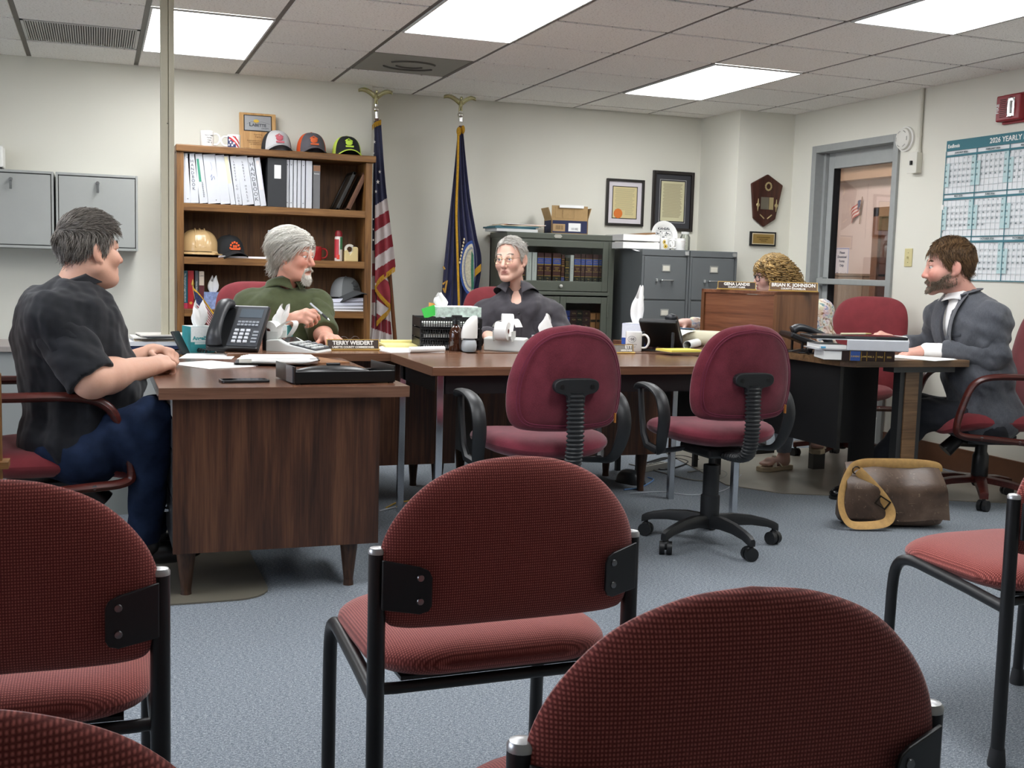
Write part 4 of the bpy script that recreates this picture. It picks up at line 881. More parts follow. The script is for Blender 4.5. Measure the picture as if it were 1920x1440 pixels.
# ================================================================ glass front cabinet with law books
MCAB = M('#55594f', .45, noise=.05, nscale=6); GX0, GX1, GY0, GY1, GZ = 3.04, 3.862, -.17, .185, 1.388
gc = thing('glass_cabinet', 'dark green-grey metal cabinet with glass doors full of law books', 'cabinet', (GX0, GY0, 0)); W_ = GX1-GX0; D_ = GY1-GY0
obj('carcass', join(box(0, .03, .02, D_, 0, GZ-.03), box(W_-.03, W_, .02, D_, 0, GZ-.03), box(0, W_, D_-.02, D_, 0, GZ-.03), box(0, W_, .02, D_, 0, .1), box(0, .043, .0, .019, 0, GZ-.041), box(W_-.043, W_, .0, .019, 0, GZ-.041), box(.043, W_-.043, .005, .019, GZ-.055, GZ-.041)), MCAB, gc, smooth=0)
obj('top', box(-.004, W_+.004, -.004, D_, GZ-.04, GZ), MCAB, gc, smooth=0, bevel=.004)
obj('shelf', box(.03, W_-.03, .02, D_-.02, 1.02, 1.035), MCAB, gc, smooth=0); obj('shelf', box(.03, W_-.03, .02, D_-.02, .70, .712), MCAB, gc, smooth=0); obj('shelf', box(.03, W_-.03, .02, D_-.02, .40, .412), MCAB, gc, smooth=0)
obj('nameplate', prism_y([(-.032, 0), (-.02, .012), (.02, .012), (.032, 0), (.02, -.012), (-.02, -.012)], -.008, -.004), M('#c9c7be', .3, metal=.6), gc, smooth=0, loc=(W_*.46, 0, GZ-.02))
def gdoor(nm, x0, x1, z0, z1, fw, fb):
    d = obj(nm, join(box(x0, x0+fw, 0, .018, z0, z1), box(x1-fw, x1, 0, .018, z0, z1), box(x0+fw, x1-fw, 0, .018, z1-fw, z1), box(x0+fw, x1-fw, 0, .018, z0, z0+fb)), MCAB, gc, smooth=0, bevel=.002)
    obj('glass_pane', box(x0+fw, x1-fw, .008, .011, z0+fb, z1-fw), glass('cabinet_glass', (.93, .95, .93), .06), d, smooth=0); return d
ud = gdoor('flip_door', .045, W_-.045, .985, GZ-.05, .045, .07); obj('knob', ball((W_*.5, -.012, 1.02), .012), M('#c9c7be', .3), ud)
obj('ledge', box(.03, W_-.03, -.003, .02, .955, .98), MCAB, gc, smooth=0, bevel=.003)
ld = gdoor('cabinet_door', .045, W_/2-.002, .12, .945, .045, .05); rd = gdoor('cabinet_door', W_/2+.002, W_-.045, .12, .945, .045, .05)
obj('hinge', cyl((W_-.04, -.004, .8), (W_-.04, -.004, .9), .007, n=8), MCAB, rd); obj('latch', box(W_/2-.05, W_/2-.035, -.006, 0, .83, .9), M('#2a2c28', .4), ld, smooth=0)
def gx(px): return ony(px, 520, -.09)[0]
def lawbook(px0, px1, h, cols, lab, z=1.036, grp='law books behind the upper glass door'):
    x0, x1 = gx(px0), gx(px1)-.001; t = thing('law_book', lab, 'book', (x0, -.10, z), group=grp); w_ = x1-x0
    obj('cover', join(box(0, w_, 0, .012, 0, h), box(0, .003, 0, .17, 0, h), box(w_-.003, w_, 0, .17, 0, h)), M(cols[0], .5), t, smooth=0, bevel=.002)
    obj('pages', box(.003, w_-.003, .012, .165, .005, h-.005), MPAPER, t, smooth=0)
    for c_, a, b in cols[1:]: obj('band', box(.0, w_, -.001, 0, a*h, b*h), M(c_, .45), t, smooth=0)
    for a in (.24, .60, .62, .83): obj('gilt_line', box(.0, w_, -.0015, 0, a*h, a*h+.003), M('#b9963f', .4), t, smooth=0)
    obj('lettering', join(*[xf(text(s_, min(.011, w_*.165)), (w_/2, -.0014, a*h)) for s_, a in (('KANSAS', .75), ('STATUTES', .69), ('CRIMES', .5), ('AND', .45), ('PROCEDURE', .40), ('VOL', .15), ('2', .08))]), M('#c9a85a', .4), t, smooth=0); return t
MR, BL_, BK_ = '#4a2426', '#3a55b0', '#22241f'
st = lambda: (MR, (BL_, .62, .83), (BK_, 0, .24))
for k, (a, b, lab) in enumerate(((976, 984, 'law book spine just right of the grey shirted man\'s ear'), (1006, 1018, 'maroon law book with blue band, first after the white binders'), (1019, 1032, 'maroon law book with blue band, second after the white binders'), (1035, 1050, 'widest faded maroon law book with a blue band'), (1075, 1087, 'maroon law book with blue band right of the thin white binder'), (1088, 1095, 'narrow maroon law book with blue band, second right of the thin white binder'), (1096, 1109, 'maroon law book with blue band, third right of the thin white binder'), (1110, 1120, 'maroon law book with blue band, fourth right of the thin white binder'), (1121, 1131, 'dim law book nearest the right edge of the upper glass'))): lawbook(a, b, .215, st(), lab)
lawbook(1051, 1057, .205, ('#4a2426', ('#4a4f8a', 0, .22)), 'narrow maroon book with violet foot between two wider ones'); lawbook(1058, 1066, .185, ('#33302a',), 'short dark gilt book left of the thin white binder')
for a, b, h, lab in ((985, 995, .215, 'white binder behind the cabinet glass by the man\'s ear'), (995.5, 1005, .215, 'white binder behind the cabinet glass next to the maroon books'), (1067, 1074, .205, 'thin white binder standing between law books behind the glass')):
    x0 = gx(a); t = bookbox('ring_binder', lab, 'binder', x0, -.105, 1.036, gx(b)-x0-.001, .2, h, M('#d5d7d6', .5), 'white binders in the glass cabinet'); obj('lettering', xf(vtext('STATUTES', .009, .012), ((gx(b)-x0)/2, -.0008, h-.05)), MINK, t, smooth=0)
for r_ in range(3):
    z = .713+r_*.045; x0 = gx(1061); t = thing('law_book', ['lowest', 'middle', 'topmost'][r_]+' of the three maroon books lying behind the lower glass door', 'book', (x0, -.09, z), group='law books lying in the lower cabinet'); w_ = gx(1109)-x0
    obj('cover', box(0, w_, 0, .2, 0, .043), M('#3c1f20', .5), t, smooth=0, bevel=.003); obj('band', box(w_*.48, w_*.70, -.001, 0, .001, .042), M('#1a1b18', .5), t, smooth=0)
    if r_: obj('band', box(0, w_*.2, -.001, 0, .001, .042), M('#33489c', .5), t, smooth=0)
    obj('lettering', join(*[xf(text(s_, .016), (w_*a, -.0015, .016)) for s_, a in (('KSA', .36), ('VOL', .59), ('22', .85))]), M('#a89468', .5), t, smooth=0)
for k in range(2):
    x0 = gx(1110+k*11.5); t = thing('tan_ledger', ['left', 'right'][k]+' of the two tan ledgers behind the lower glass door', 'book', (x0, -.09, .713), group='tan ledgers'); obj('cover', box(0, .04, 0, .2, 0, .115), M('#a9764a', .6, noise=.1), t, smooth=0, bevel=.003); obj('band', box(0, .04, -.001, 0, .05, .068), M('#2a221a', .5), t, smooth=0)
# things on the cabinet
t = thing('folder_stack', 'teal and cream folders fanned on top of the glass cabinet', 'folders', (ony(962, 428, -.05)[0], -.04, GZ+.001), .05)
for k, (c_, h_, dx, r_) in enumerate((('#d9dad8', .02, -.01, 0), ('#3f6b76', .012, -.025, .02), ('#4d7a86', .006, .0, -.05), ('#d8cfb0', .005, .02, .06), ('#e2dccb', .004, .03, -.08), ('#c9855a', .003, .045, .03), ('#e9e8e4', .004, .05, .12))): obj('folder', xf(box(-.155, .155, -.11, .11, 0, h_-.0005), (dx, 0, sum((.02, .012, .006, .005, .004, .003)[:k])), (0, .0, r_)), M(c_, .7), t, smooth=0)
t = thing('cardboard_box', 'open brown and navy cardboard box with shipping labels on the glass cabinet', 'box', (ony(1066, 432, -.08)[0], -.1, GZ), -.12)
MCARD = M('#a88a5e', .85, noise=.08); MNAV = M('#262c4c', .8)
obj('carton', join(box(-.135, .135, 0, .006, 0, .105), box(-.135, .135, .2, .206, 0, .105), box(-.135, -.129, 0, .206, 0, .105), box(.129, .135, 0, .206, 0, .105), box(-.135, .135, 0, .206, 0, .005)), MCARD, t, smooth=0)
obj('printed_panel', box(-.128, .128, -.0012, 0, .008, .095), MNAV, t, smooth=0); obj('printed_panel', box(-.1362, -.135, .01, .19, .008, .095), MNAV, t, smooth=0)
obj('flap', box(-.133, .133, .001, .005, .105, .20), MCARD, t, smooth=0, rot=(-.05, 0, 0)); obj('flap', xf(box(-.004, 0, 0, .2, 0, .085), (-.131, 0, .105), (0, -.35, 0)), MCARD, t, smooth=0); obj('flap', xf(box(0, .004, 0, .2, 0, .085), (.131, 0, .105), (0, .28, 0)), MCARD, t, smooth=0)
obj('label', box(-.125, -.035, -.0022, -.0012, .018, .07), M('#b3946a', .8), t, smooth=0); obj('label', box(-.01, .08, -.0022, -.0012, .02, .078), MPAPER, t, smooth=0); obj('label', box(-.08, .1, -.003, .001, .185, .205), MPAPER, t, smooth=0)
obj('lettering', xf(text('10182', .022), (.035, -.0026, .03)), MINK, t, smooth=0); obj('barcode', join(*[box(-.105+k*.0046, -.105+k*.0046+random.choice((.0012, .0024)), -.0026, -.0022, .03, .06) for k in range(13)]), M('#3a2a1a', .8), t, smooth=0)
obj('lettering', xf(text('PRODUCT', .012), (-.06, -.0006, .14), (0, PI/2, 0)), M('#5a4326', .8), t, smooth=0); obj('printed_line', join(box(.03, .031, -.001, 0, .11, .19), box(-.11, -.109, -.001, 0, .11, .19), box(-.11, .03, -.001, 0, .11, .111)), M('#7a6038', .8), t, smooth=0)
# ================================================================ file cabinets and what stands on them
MFC = M('#65696a', .45, noise=.03, nscale=5); FY0, FZ = -.45, 1.296
def filecab(label, x0, x1):
    t = thing('file_cabinet', label, 'cabinet', (x0, FY0, 0), group='grey file cabinets'); w_ = x1-x0
    obj('body', box(0, w_, .012, .60, 0, FZ), MFC, t, smooth=0, bevel=.003); obj('top_rail', box(0, w_, 0, .014, FZ-.045, FZ), MFC, t, smooth=0, bevel=.003); obj('stile', join(box(0, .016, 0, .014, 0, FZ-.045), box(w_-.016, w_, 0, .014, 0, FZ-.045)), MFC, t, smooth=0)
    obj('lock', join(cyl((w_-.03, -.014, FZ-.022), (w_-.03, 0, FZ-.022), .011, n=12), cbox((w_-.03, -.012, FZ-.022), (.026, .01, .026))), M('#d5d5d3', .25, metal=.7), t)
    for k in range(4):
        z1 = FZ-.05-k*.312; z0 = z1-.30
        d = obj('drawer', box(.02, w_-.02, .002, .02, z0, z1), MFC, t, smooth=0, bevel=.003)
        obj('label_holder', join(box(w_*.42, w_*.60, -.003, .002, z1-.105, z1-.055)), M('#a9aaa6', .3, metal=.6), d, smooth=0, bevel=.002); obj('card', box(w_*.44, w_*.58, -.0038, -.003, z1-.098, z1-.064), M('#d8d4c6', .7), d, smooth=0)
        obj('handle', join(tube(spline([(w_*.40, 0, z1-.165), (w_*.40, -.022, z1-.165), (w_*.42, -.026, z1-.165), (w_*.62, -.026, z1-.165), (w_*.64, -.022, z1-.165), (w_*.64, 0, z1-.165)], 4), .006, 8)), M('#c5c7c6', .25, metal=.8), d)
        obj('thumb_latch', cbox((w_*.31, -.008, z1-.165), (.014, .018, .022)), M('#c5c7c6', .3, metal=.7), d, smooth=0, bevel=.003)
    return t
filecab('grey four drawer file cabinet nearest the glass cabinet', 3.945, 4.318); filecab('grey four drawer file cabinet beside the pillar, right of its twin', 4.324, 4.705)
p = ony(1192, 466, -.2)
t = thing('letter_tray', 'stacked white paper trays on the left end of the file cabinets', 'tray', (4.0, -.25, FZ), .0)
for k in range(2): obj('tray', join(box(-.16, .13, -.1, -.096, k*.055, k*.055+.045), box(-.16, -.156, -.1, .2, k*.055, k*.055+.045), box(.126, .13, -.1, .2, k*.055, k*.055+.045), box(-.16, .13, -.1, .2, k*.055, k*.055+.004)), M('#ecebe8', .5), t, smooth=0, bevel=.002)
obj('cardboard', xf(box(-.05, .12, -.05, .1, 0, .012), (0, 0, .098), (0, -.1, .1)), M('#8d6a48', .8), t, smooth=0); obj('paper', xf(box(-.08, .04, -.14, .02, 0, .001), (0, -.02, .004), (.15, 0, 0)), MPAPER, t, smooth=0)
t = thing('plate', 'white round plate with a Kansas map standing on the file cabinets', 'plate', (ony(1243, 431, -.1)[0], -.13, FZ+.004), rot=(-.16, 0, 0))
pr_ = .106; obj('dish', xf(lathe([(0, .0), (pr_*.62, 0), (pr_*.7, .006), (pr_, .014), (pr_+.001, .017), (pr_*.69, .01), (pr_*.61, .004), (0, .004)], 48), (0, .0, pr_), (PI/2, 0, 0), (1, 1, -1) if 0 else 1), MCER, t, smooth=30)
cz_ = pr_+.0
obj('lettering', xf(text('KANSAS', .026, bold=.0004), (0, -.008, cz_+.042)), MINK, t, smooth=0)
mp = [(-.066, .033), (.055, .033), (.062, .025), (.066, .012), (.066, -.045), (-.066, -.045)]
obj('map_outline', join(tube([(x, -.008, cz_+z) for x, z in mp+[mp[0]]], .0009, 4), *[tube([(a, -.008, cz_+b), (c, -.008, cz_+d)], .0005, 4) for a, b, c, d in ((-.066, .0, .06, .003), (-.03, .033, -.028, -.045), (.02, .033, .018, -.045), (-.066, -.022, .066, -.02))]), MINK, t)
obj('map_icons', join(*[ball((random.uniform(-.058, .056), -.0085, cz_+random.uniform(-.04, .028)), (random.uniform(.003, .007), .0006, random.uniform(.002, .006)), 7, 4) for _ in range(26)]), M('#55565a', .6), t)
obj('stand', join(cyl((-.05, .0, -.003), (-.045, -.02, .045), .005, n=8), cyl((.05, .0, -.003), (.045, -.02, .045), .005, n=8), cyl((-.05, .02, -.002), (.05, .02, -.002), .004, n=8)), MBLK, t)
t = mug('mug', 'white mug with yellow sunflowers on the file cabinet', (ony(1242, 466, -.30)[0], -.32, FZ), .038, .085, MCER, .0)
for (a, z) in ((-.35, .055), (-.15, .025)):
    obj('sunflower', join(*[xf(ball((0, 0, 0), (.0035, .001, .009), 6, 4), ((.0385)*math.sin(a)+.010*math.sin(k*PI/4), -(.039)*math.cos(a), z+.010*math.cos(k*PI/4)), (0, k*PI/4, 0)) for k in range(8)]), M('#d9b52c', .5), t); obj('flower_centre', ball((.039*math.sin(a), -.0395*math.cos(a), z), (.006, .0015, .006), 8, 4), M('#4a4022', .6), t)
t = mug('mug', 'white mug with faint red print beside the sunflower mug', (ony(1272, 466, -.30)[0], -.32, FZ), .038, .085, MCER, PI); obj('lettering', join(*[wrap_text(s_, .008, .038, .062-k*.011, .2) for k, s_ in enumerate(('CALENDAR', 'S M T W', '1 2 3 4', '8 9 10', '15 16'))]), M('#b08a84', .6), t, smooth=0)
t = thing('glass_jar', 'small clear glass jar behind the white mugs', 'jar', (ony(1283, 455, -.2)[0], -.21, FZ)); obj('body', lathe([(.035, 0), (.037, .004), (.037, .1), (.028, .115), (.028, .125), (.026, .125), (.026, .113), (.034, .1), (.034, .006), (0, .006)], 24), glass('jar_glass', (.93, .94, .93), .3), t); obj('lid', lathe([(.03, .122), (.03, .138), (0, .14)], 20), M('#d6d6d2', .3), t)
# framed documents
def wall_frame(label, px0, py0, px1, py1, fw, mat_f, mats, seal=False, lines=18):
    a = ony(px0, py0, YB-.012); b = ony(px1, py1, YB-.012); w_, h_ = b[0]-a[0], a[2]-b[2]
    t = thing('picture_frame', label, 'picture frame', ((a[0]+b[0])/2, YB, (a[2]+b[2])/2)); 
    def fr(w, h, f, y0, y1): return join(box(-w/2, -w/2+f, y0, y1, -h/2, h/2), box(w/2-f, w/2, y0, y1, -h/2, h/2), box(-w/2+f, w/2-f, y0, y1, h/2-f, h/2), box(-w/2+f, w/2-f, y0, y1, -h/2, -h/2+f))
    obj('frame', fr(w_, h_, fw, -.025, -.001), mat_f, t, smooth=0, bevel=.003)
    obj('mat_board', box(-w_/2+fw, w_/2-fw, -.008, -.002, -h_/2+fw, h_/2-fw), mats[0], t, smooth=0)
    m_ = mats[3]; pw, ph = w_-2*(fw+m_), h_-2*(fw+m_)
    obj('inner_mat', fr(pw+.012, ph+.012, .006, -.0095, -.008), mats[1], t, smooth=0)
    if len(mats) > 4: obj('inner_line', fr(pw+.026, ph+.026, .003, -.009, -.008), mats[4], t, smooth=0)
    obj('document', box(-pw/2, pw/2, -.009, -.008, -ph/2, ph/2), mats[2], t, smooth=0)
    rg = random.Random(4); L = []
    for k in range(lines):
        z = ph/2*.86-k*ph*.86/lines; x0 = -pw*.42+rg.random()*pw*.05*(k % 4 == 0); x1 = pw*.42-rg.random()*pw*.12
        if not seal or z > -ph*.25: L.append(box(x0, x1, -.0098, -.009, z, z+ph*.012))
        else: L.append(box(pw*.02, x1, -.0098, -.009, z, z+ph*.012))
    obj('writing', join(*L), M('#a89e80', .8), t, smooth=0)
    if seal: obj('seal', xf(lathe([(0, .001), (pw*.18, .001), (pw*.185, 0)], 32), (-pw*.27, -.0092, -ph*.36), (PI/2, 0, 0)), M('#d9772e', .7), t, smooth=0)
    return t
wall_frame('black framed yellowed certificate with an orange seal on the back wall', 1138, 334, 1205, 425, .018, M('#24201d', .35), (M('#dcd6da', .8), M('#2e2820', .6), M('#d6c897', .8), .040), True, 22)
wall_frame('tall dark frame with a printed document, partly behind the plate', 1225, 319, 1297, 435, .024, M('#1e1614', .35), (M('#3c3c40', .8), M('#2c2c2e', .6), M('#d3cda8', .8), .052, M('#b9b9b9', .5)), False, 40)
# shield plaque and small plaque on the pillar
c = ony(1436, 376, -.36); k_ = ony(1446, 376, -.36)[0]-c[0]; k_ /= 10
t = thing('shield_plaque', 'dark brown six-sided wooden shield plaque with brass wreath on the pillar', 'plaque', (c[0], -.352, c[2]))
def sp(x, y): return ((x-505)/9*k_*.94, (500-y)/9*k_)
obj('board', prism_y([sp(*q) for q in ((510, 122), (788, 270), (680, 765), (475, 885), (283, 765), (220, 268))], -.022, 0), wood('plaque_walnut', '#2c170e', '#41231a', '#553022', 2, 2, .35), t, smooth=0, bevel=.008)
MBR2 = M('#c2b083', .35, metal=.6)
wx, wz_ = sp(520, 300); obj('wreath', join(*[ball((wx+.0235*math.sin(a), -.024, wz_+.0265*math.cos(a)), (.0075, .004, .0075), 7, 5) for a in np.linspace(0, 2*PI, 14, endpoint=False)]), MBR2, t)
a, b = sp(398, 455), sp(620, 630); obj('plate', box(a[0], a[0]+(b[0]-a[0])*.62, -.025, -.022, b[1], a[1]), M('#8d8676', .3, metal=.7), t, smooth=0); obj('plate', box(a[0]+(b[0]-a[0])*.66, b[0], -.025, -.022, b[1], a[1]), MBR2, t, smooth=0)
for x in (347, 672): q = sp(x, 570); obj('torch', join(ball((q[0], -.025, q[1]), (.0145, .004, .015), 10, 6), cyl((q[0], -.025, q[1]-.01), (q[0]-.001, -.025, q[1]-.045), .006, .002, 8), cyl((q[0], -.025, q[1]+.012), (q[0]+.001, -.025, q[1]+.045), .005, .002, 8)), MBR2, t)
for s_, x in ((-1, 430), (1, 563)): q = sp(x, 735); obj('laurel', xf(join(*[ball((0, 0, -.018+.009*i), (.005, .003, .007), 6, 4) for i in range(5)]), (q[0], -.024, q[1]), (0, s_*.9, 0)), MBR2, t)
c = ony(1430, 448, -.36); t = thing('small_plaque', 'small black framed brass plaque on the pillar below the shield', 'plaque', (c[0], -.351, c[2])); w_, h_ = 48*k_, 23*k_
obj('frame', box(-w_/2, w_/2, -.018, 0, -h_/2, h_/2), MBLK, t, smooth=0, bevel=.002); obj('mat_board', box(-w_/2+.014, w_/2-.014, -.019, -.018, -h_/2+.012, h_/2-.012), M('#d8c9a8', .7), t, smooth=0); obj('plate', box(-w_/2+.02, w_/2-.02, -.02, -.019, -h_/2+.018, h_/2-.018), M('#a5884e', .4, metal=.4), t, smooth=0)
obj('lettering', join(xf(text('IN GRATEFUL RECOGNITION', .0085), (0, -.0205, .008)), xf(text('LABETTE COUNTY', .009), (0, -.0205, -.006)), xf(text('COURTHOUSE', .0075), (0, -.0205, -.018))), M('#5a4420', .6), t, smooth=0)
# overhead bins at the left
for k, (x0, x1, lab) in enumerate(((-.62, .136, 'grey metal wall cabinet cut off by the left edge, with a key in its lock'), (.148, .606, 'grey metal wall cabinet above the man in black, with keys in its lock'))):
    t = thing('wall_cabinet', lab, 'cabinet', (x0, -.35, 1.172), group='grey wall cabinets'); w_ = x1-x0; MBN = M('#a3a5a1', .5, noise=.03, nscale=5)
    obj('body', box(0, w_, .015, .288, 0, .45), MBN, t, smooth=0, bevel=.003); obj('rim', join(box(.012, w_-.012, 0, .0145, .435, .45), box(.012, w_-.012, 0, .0145, 0, .015), box(0, .012, 0, .0145, 0, .45), box(w_-.012, w_, 0, .0145, 0, .45)), MBN, t, smooth=0, bevel=.002)
    d = obj('flip_door', box(.016, w_-.016, .004, .02, .02, .43), MBN, t, smooth=0, bevel=.003); xk = (w_-.23) if k == 0 else .232; zk = .395
    obj('shadow_gap', join(box(.012, w_-.012, .012, .016, .43, .435), box(.012, w_-.012, .012, .016, .015, .02), box(w_-.016, w_-.012, .012, .016, .015, .435), box(.012, .016, .012, .016, .015, .435)), M('#3a3c3c', .8), t, smooth=0)
    obj('lock', cyl((xk, -.010, zk), (xk, .004, zk), .011, n=14), MCHR, d); obj('key', join(cbox((xk, -.02, zk-.004), (.003, .02, .012)), cbox((xk, -.022, zk-.035), (.014, .002, .045)), tube([(xk+.008*math.sin(a), -.022, zk-.012+.008*math.cos(a)) for a in np.linspace(0, 2*PI, 12)], .001, 4)), MCHR, d)
t = thing('white_box', 'white appliance corner on the wall cabinet at the left edge', 'box', (-.27, -.32, 1.622)); obj('body', box(0, .135, 0, .2, .012, .135), MWHT, t, smooth=0, bevel=.008); obj('base', box(.005, .13, .005, .195, 0, .014), MBLK, t, smooth=0)
# ================================================================ things on the right wall
def on_right(name, label, cat, px, py): p = onx(px, py, XR); return thing(name, label, cat, (XR, p[1], p[2]), -PI/2), p
t, p = on_right('smoke_detector', 'round white smoke detector beside the top of the door frame', 'detector', 1700, 261)
obj('base', xf(lathe([(.078, 0), (.078, .014), (.07, .018)], 32), (0, 0, 0), (PI/2, 0, 0)), MWHT, t); obj('cover', xf(lathe([(.07, .016), (.066, .034), (.05, .042), (0, .044)], 32), (0, 0, 0), (PI/2, 0, 0)), M('#e2e0d8', .5), t)
obj('vent_slot', join(*[xf(tube([(.05*math.cos(a+.25*q), .0, .05*math.sin(a+.25*q)) for q in np.linspace(-1, 1, 6)], .003, 5), (0, -.041, 0)) for a in np.arange(0, 6.2, 1.05)]), M('#a5a39c', .6), t)
t, p = on_right('alarm_switch_box', 'beige surface switch box with conduit running up to the ceiling', 'switch', 1721, 306); MBG = M('#d9d6c8', .5)
obj('box', box(-.04, .04, -.042, 0, -.062, .062), MBG, t, smooth=0, bevel=.003); obj('plate', box(-.043, .043, -.046, -.04, -.065, .065), M('#dfddd2', .5), t, smooth=0, bevel=.002); obj('toggle', join(cbox((0, -.052, .0), (.012, .014, .024)), cbox((-.006, -.05, -.01), (.014, .006, .008))), MBLK, t, smooth=0); obj('conduit', cyl((.02, -.016, .06), (.02, -.016, H-p[2]), .0125, n=12), MBG, t); obj('coupling', cyl((.02, -.016, .06), (.02, -.016, .085), .016, n=12), MBG, t); obj('coupling', cyl((.02, -.016, .16), (.02, -.016, .185), .0155, n=12), MBG, t)
t, p = on_right('light_switch', 'ivory light switch plate on the wall right of the door', 'switch', 1704, 483); obj('plate', cbox((0, -.003, 0), (.072, .006, .115)), M('#cfc492', .4), t, smooth=0, bevel=.003); obj('toggle', cbox((0, -.012, .002), (.009, .018, .014)), M('#d6cc9e', .4), t, smooth=0, bevel=.002); obj('screw', join(ball((0, -.0065, .03), .003, 8, 4), ball((0, -.0065, -.03), .003, 8, 4)), M('#8a8258', .4), t)
t, p = on_right('fire_alarm', 'red fire alarm strobe high on the right wall', 'alarm', 1904, 203)
MFA = M('#8e1a26', .4); obj('housing', box(-.09, .09, -.055, 0, -.072, .072), MFA, t, smooth=0, bevel=.008); obj('back_plate', box(-.075, .1, -.02, 0, -.085, .08), MFA, t, smooth=0, bevel=.004)
obj('strobe_lens', xf(join(ball((0, 0, 0), (.03, .018, .058), 16, 10)), (.025, -.06, .0)), glass('strobe_lens', (.9, .9, .9), .5, .08), t); obj('flash_tube', join(cyl((.025, -.058, -.035), (.025, -.058, .035), .007, n=8), box(.0, .05, -.057, -.055, -.05, .05)), M('#d8d8d6', .15, metal=.8), t); obj('slot', join(*[box(-.058, -.015, -.0565, -.054, z, z+.004) for z in np.arange(-.05, .055, .0105)]), M('#3f0b10', .6), t, smooth=0); obj('lettering', xf(text('FIRE', .03, bold=.0005), (-.066, -.0558, -.0), (0, -PI/2, 0)), MPAPER, t, smooth=0)
# wall calendar
a = onx(1778, 265, XR); cw, chh = 1.02, .83
t = thing('wall_calendar', '2026 wall calendar poster with teal header on the right wall', 'calendar', (XR-.001, a[1], a[2]-chh), -PI/2)
MTEA = M('#3f7884', .7); MPT = M('#bdd7d8', .7); MGRY = M('#6d7c80', .7)
obj('poster', sheet(lambda u, v: (u*cw, -.002-.003*math.sin(u*9)*math.sin(v*7), v*chh), 24, 16), M('#e9ebec', .7), t, smooth=True); hd = .062
obj('header', box(0, cw, -.0085, -.006, chh-hd, chh), MTEA, t, smooth=0); obj('lettering', xf(text('2026 YEARLY PLANNER', .042, bold=.0008), (cw*.56, -.009, chh-hd+.017)), MPAPER, t, smooth=0); obj('lettering', xf(text('Exdlouis', .030, 'LEFT', bold=.0008), (.012, -.009, chh-hd+.018)), MPAPER, t, smooth=0)
import calendar as _cal
mw, mh = cw/4, (chh-hd)/3; names = 'JANUARY FEBRUARY MARCH APRIL MAY JUNE JULY AUGUST SEPTEMBER OCTOBER NOVEMBER DECEMBER'.split()
obj('rule_line', join(*[box(i*mw-.003, i*mw+.003, -.0082, -.0062, 0, chh-hd) for i in range(5)], *[box(0, cw, -.0082, -.0062, i*mh-.003, i*mh+.003) for i in range(3)]), MTEA, t, smooth=0)
for k in range(12):
    c0, r0 = (k % 4)*mw, chh-hd-(k//4)*mh; wks = _cal.Calendar(6).monthdayscalendar(2026, k+1)
    obj('month_band', box(c0, c0+mw, -.0084, -.0064, r0-.036, r0-.024), MTEA, t, smooth=0); rh = (mh-.045)/6; dw = mw/7
    obj('weekend_column', box(c0+.004, c0+dw, -.0078, -.006, r0-.038-rh*5, r0-.038-rh), MPT, t, smooth=0); obj('weekend_column', box(c0+6*dw, c0+mw-.004, -.0078, -.006, r0-.038-rh*5, r0-.038), MPT, t, smooth=0)
    g = [xf(text(names[k]+' 2026', .016, bold=.0003), (c0+mw/2, -.0088, r0-.019))]
    for wi, wk in enumerate(wks):
        for di, d_ in enumerate(wk):
            if d_: g.append(xf(text(str(d_), .014, bold=.0003), (c0+di*dw+dw*.3, -.0088, r0-.038-rh*wi-.014)))
    obj('numerals', join(*g), MGRY, t, smooth=0)['kind'] = 'stuff'; obj('cell_lines', join(*[box(c0, c0+mw, -.0086, -.0064, r0-.038-rh*i-.0005, r0-.038-rh*i+.0005) for i in range(1, 6)], *[box(c0+dw*i-.0004, c0+dw*i+.0004, -.0086, -.0064, r0-mh, r0-.038) for i in range(1, 7)]), M('#b9c3c6', .7), t, smooth=0)['kind'] = 'stuff'
obj('tape', join(box(.7, .73, -.010, -.006, -.02, .012), box(-.012, .008, -.010, -.006, .42, .45)), MWHT, t, smooth=0)
# ================================================================ things on the desks
def az_cam(p): return -math.atan2(p[0]-CAM[0], p[1]-CAM[1])   # rotation that turns a thing's front (-y) to the camera
def nameplate(label, px0, px1, pyb, z, l1, l2, face='#3a2a20', hgt=.052, align='CENTER', rzo=0, at=None):
    a, b = onz(px0, pyb, z), onz(px1, pyb, z); c = (a+b)/2; w_ = np.linalg.norm((b-a)[:2])
    if at: c, w_, rzo = at; a, b = np.zeros(3), np.array([1., 0, 0])
    t = thing('nameplate', label, 'nameplate', (c[0], c[1], z), math.atan2(b[1]-a[1], b[0]-a[0])+rzo, 'desk nameplates')
    obj('base', box(-w_/2-.004, w_/2+.004, -.012, .02, 0, .008), M('#c9a45c', .35, metal=.6), t, smooth=0, bevel=.002)
    f = obj('plate', box(-w_/2, w_/2, 0, .004, .006, hgt), M(face, .35, noise=.15, nscale=80), t, smooth=0, rot=(-.2, 0, 0)); obj('rim', join(box(-w_/2, w_/2, -.002, .005, hgt-.003, hgt), box(-w_/2, -w_/2+.003, -.002, .005, .006, hgt), box(w_/2-.003, w_/2, -.002, .005, .006, hgt)), M('#c9a45c', .35, metal=.6), f, smooth=0)
    x = 0 if align == 'CENTER' else w_/2-.008
    obj('lettering', xf(text(l1, .026 if hgt > .05 else .022, align, bold=.0009), (x, -.001, .027 if hgt > .05 else .0255)), M('#f2f0ea', .6), f, smooth=0); obj('lettering', xf(text(l2, .0125, align, bold=.0005), (x, -.001, .0115)), M('#f2f0ea', .6), f, smooth=0)
    return t
nameplate('brown nameplate reading TERRY WEIDERT on the desk', 613, 711, 657, HB, 'TERRY WEIDERT', 'LABETTE COUNTY COMMISSIONER')
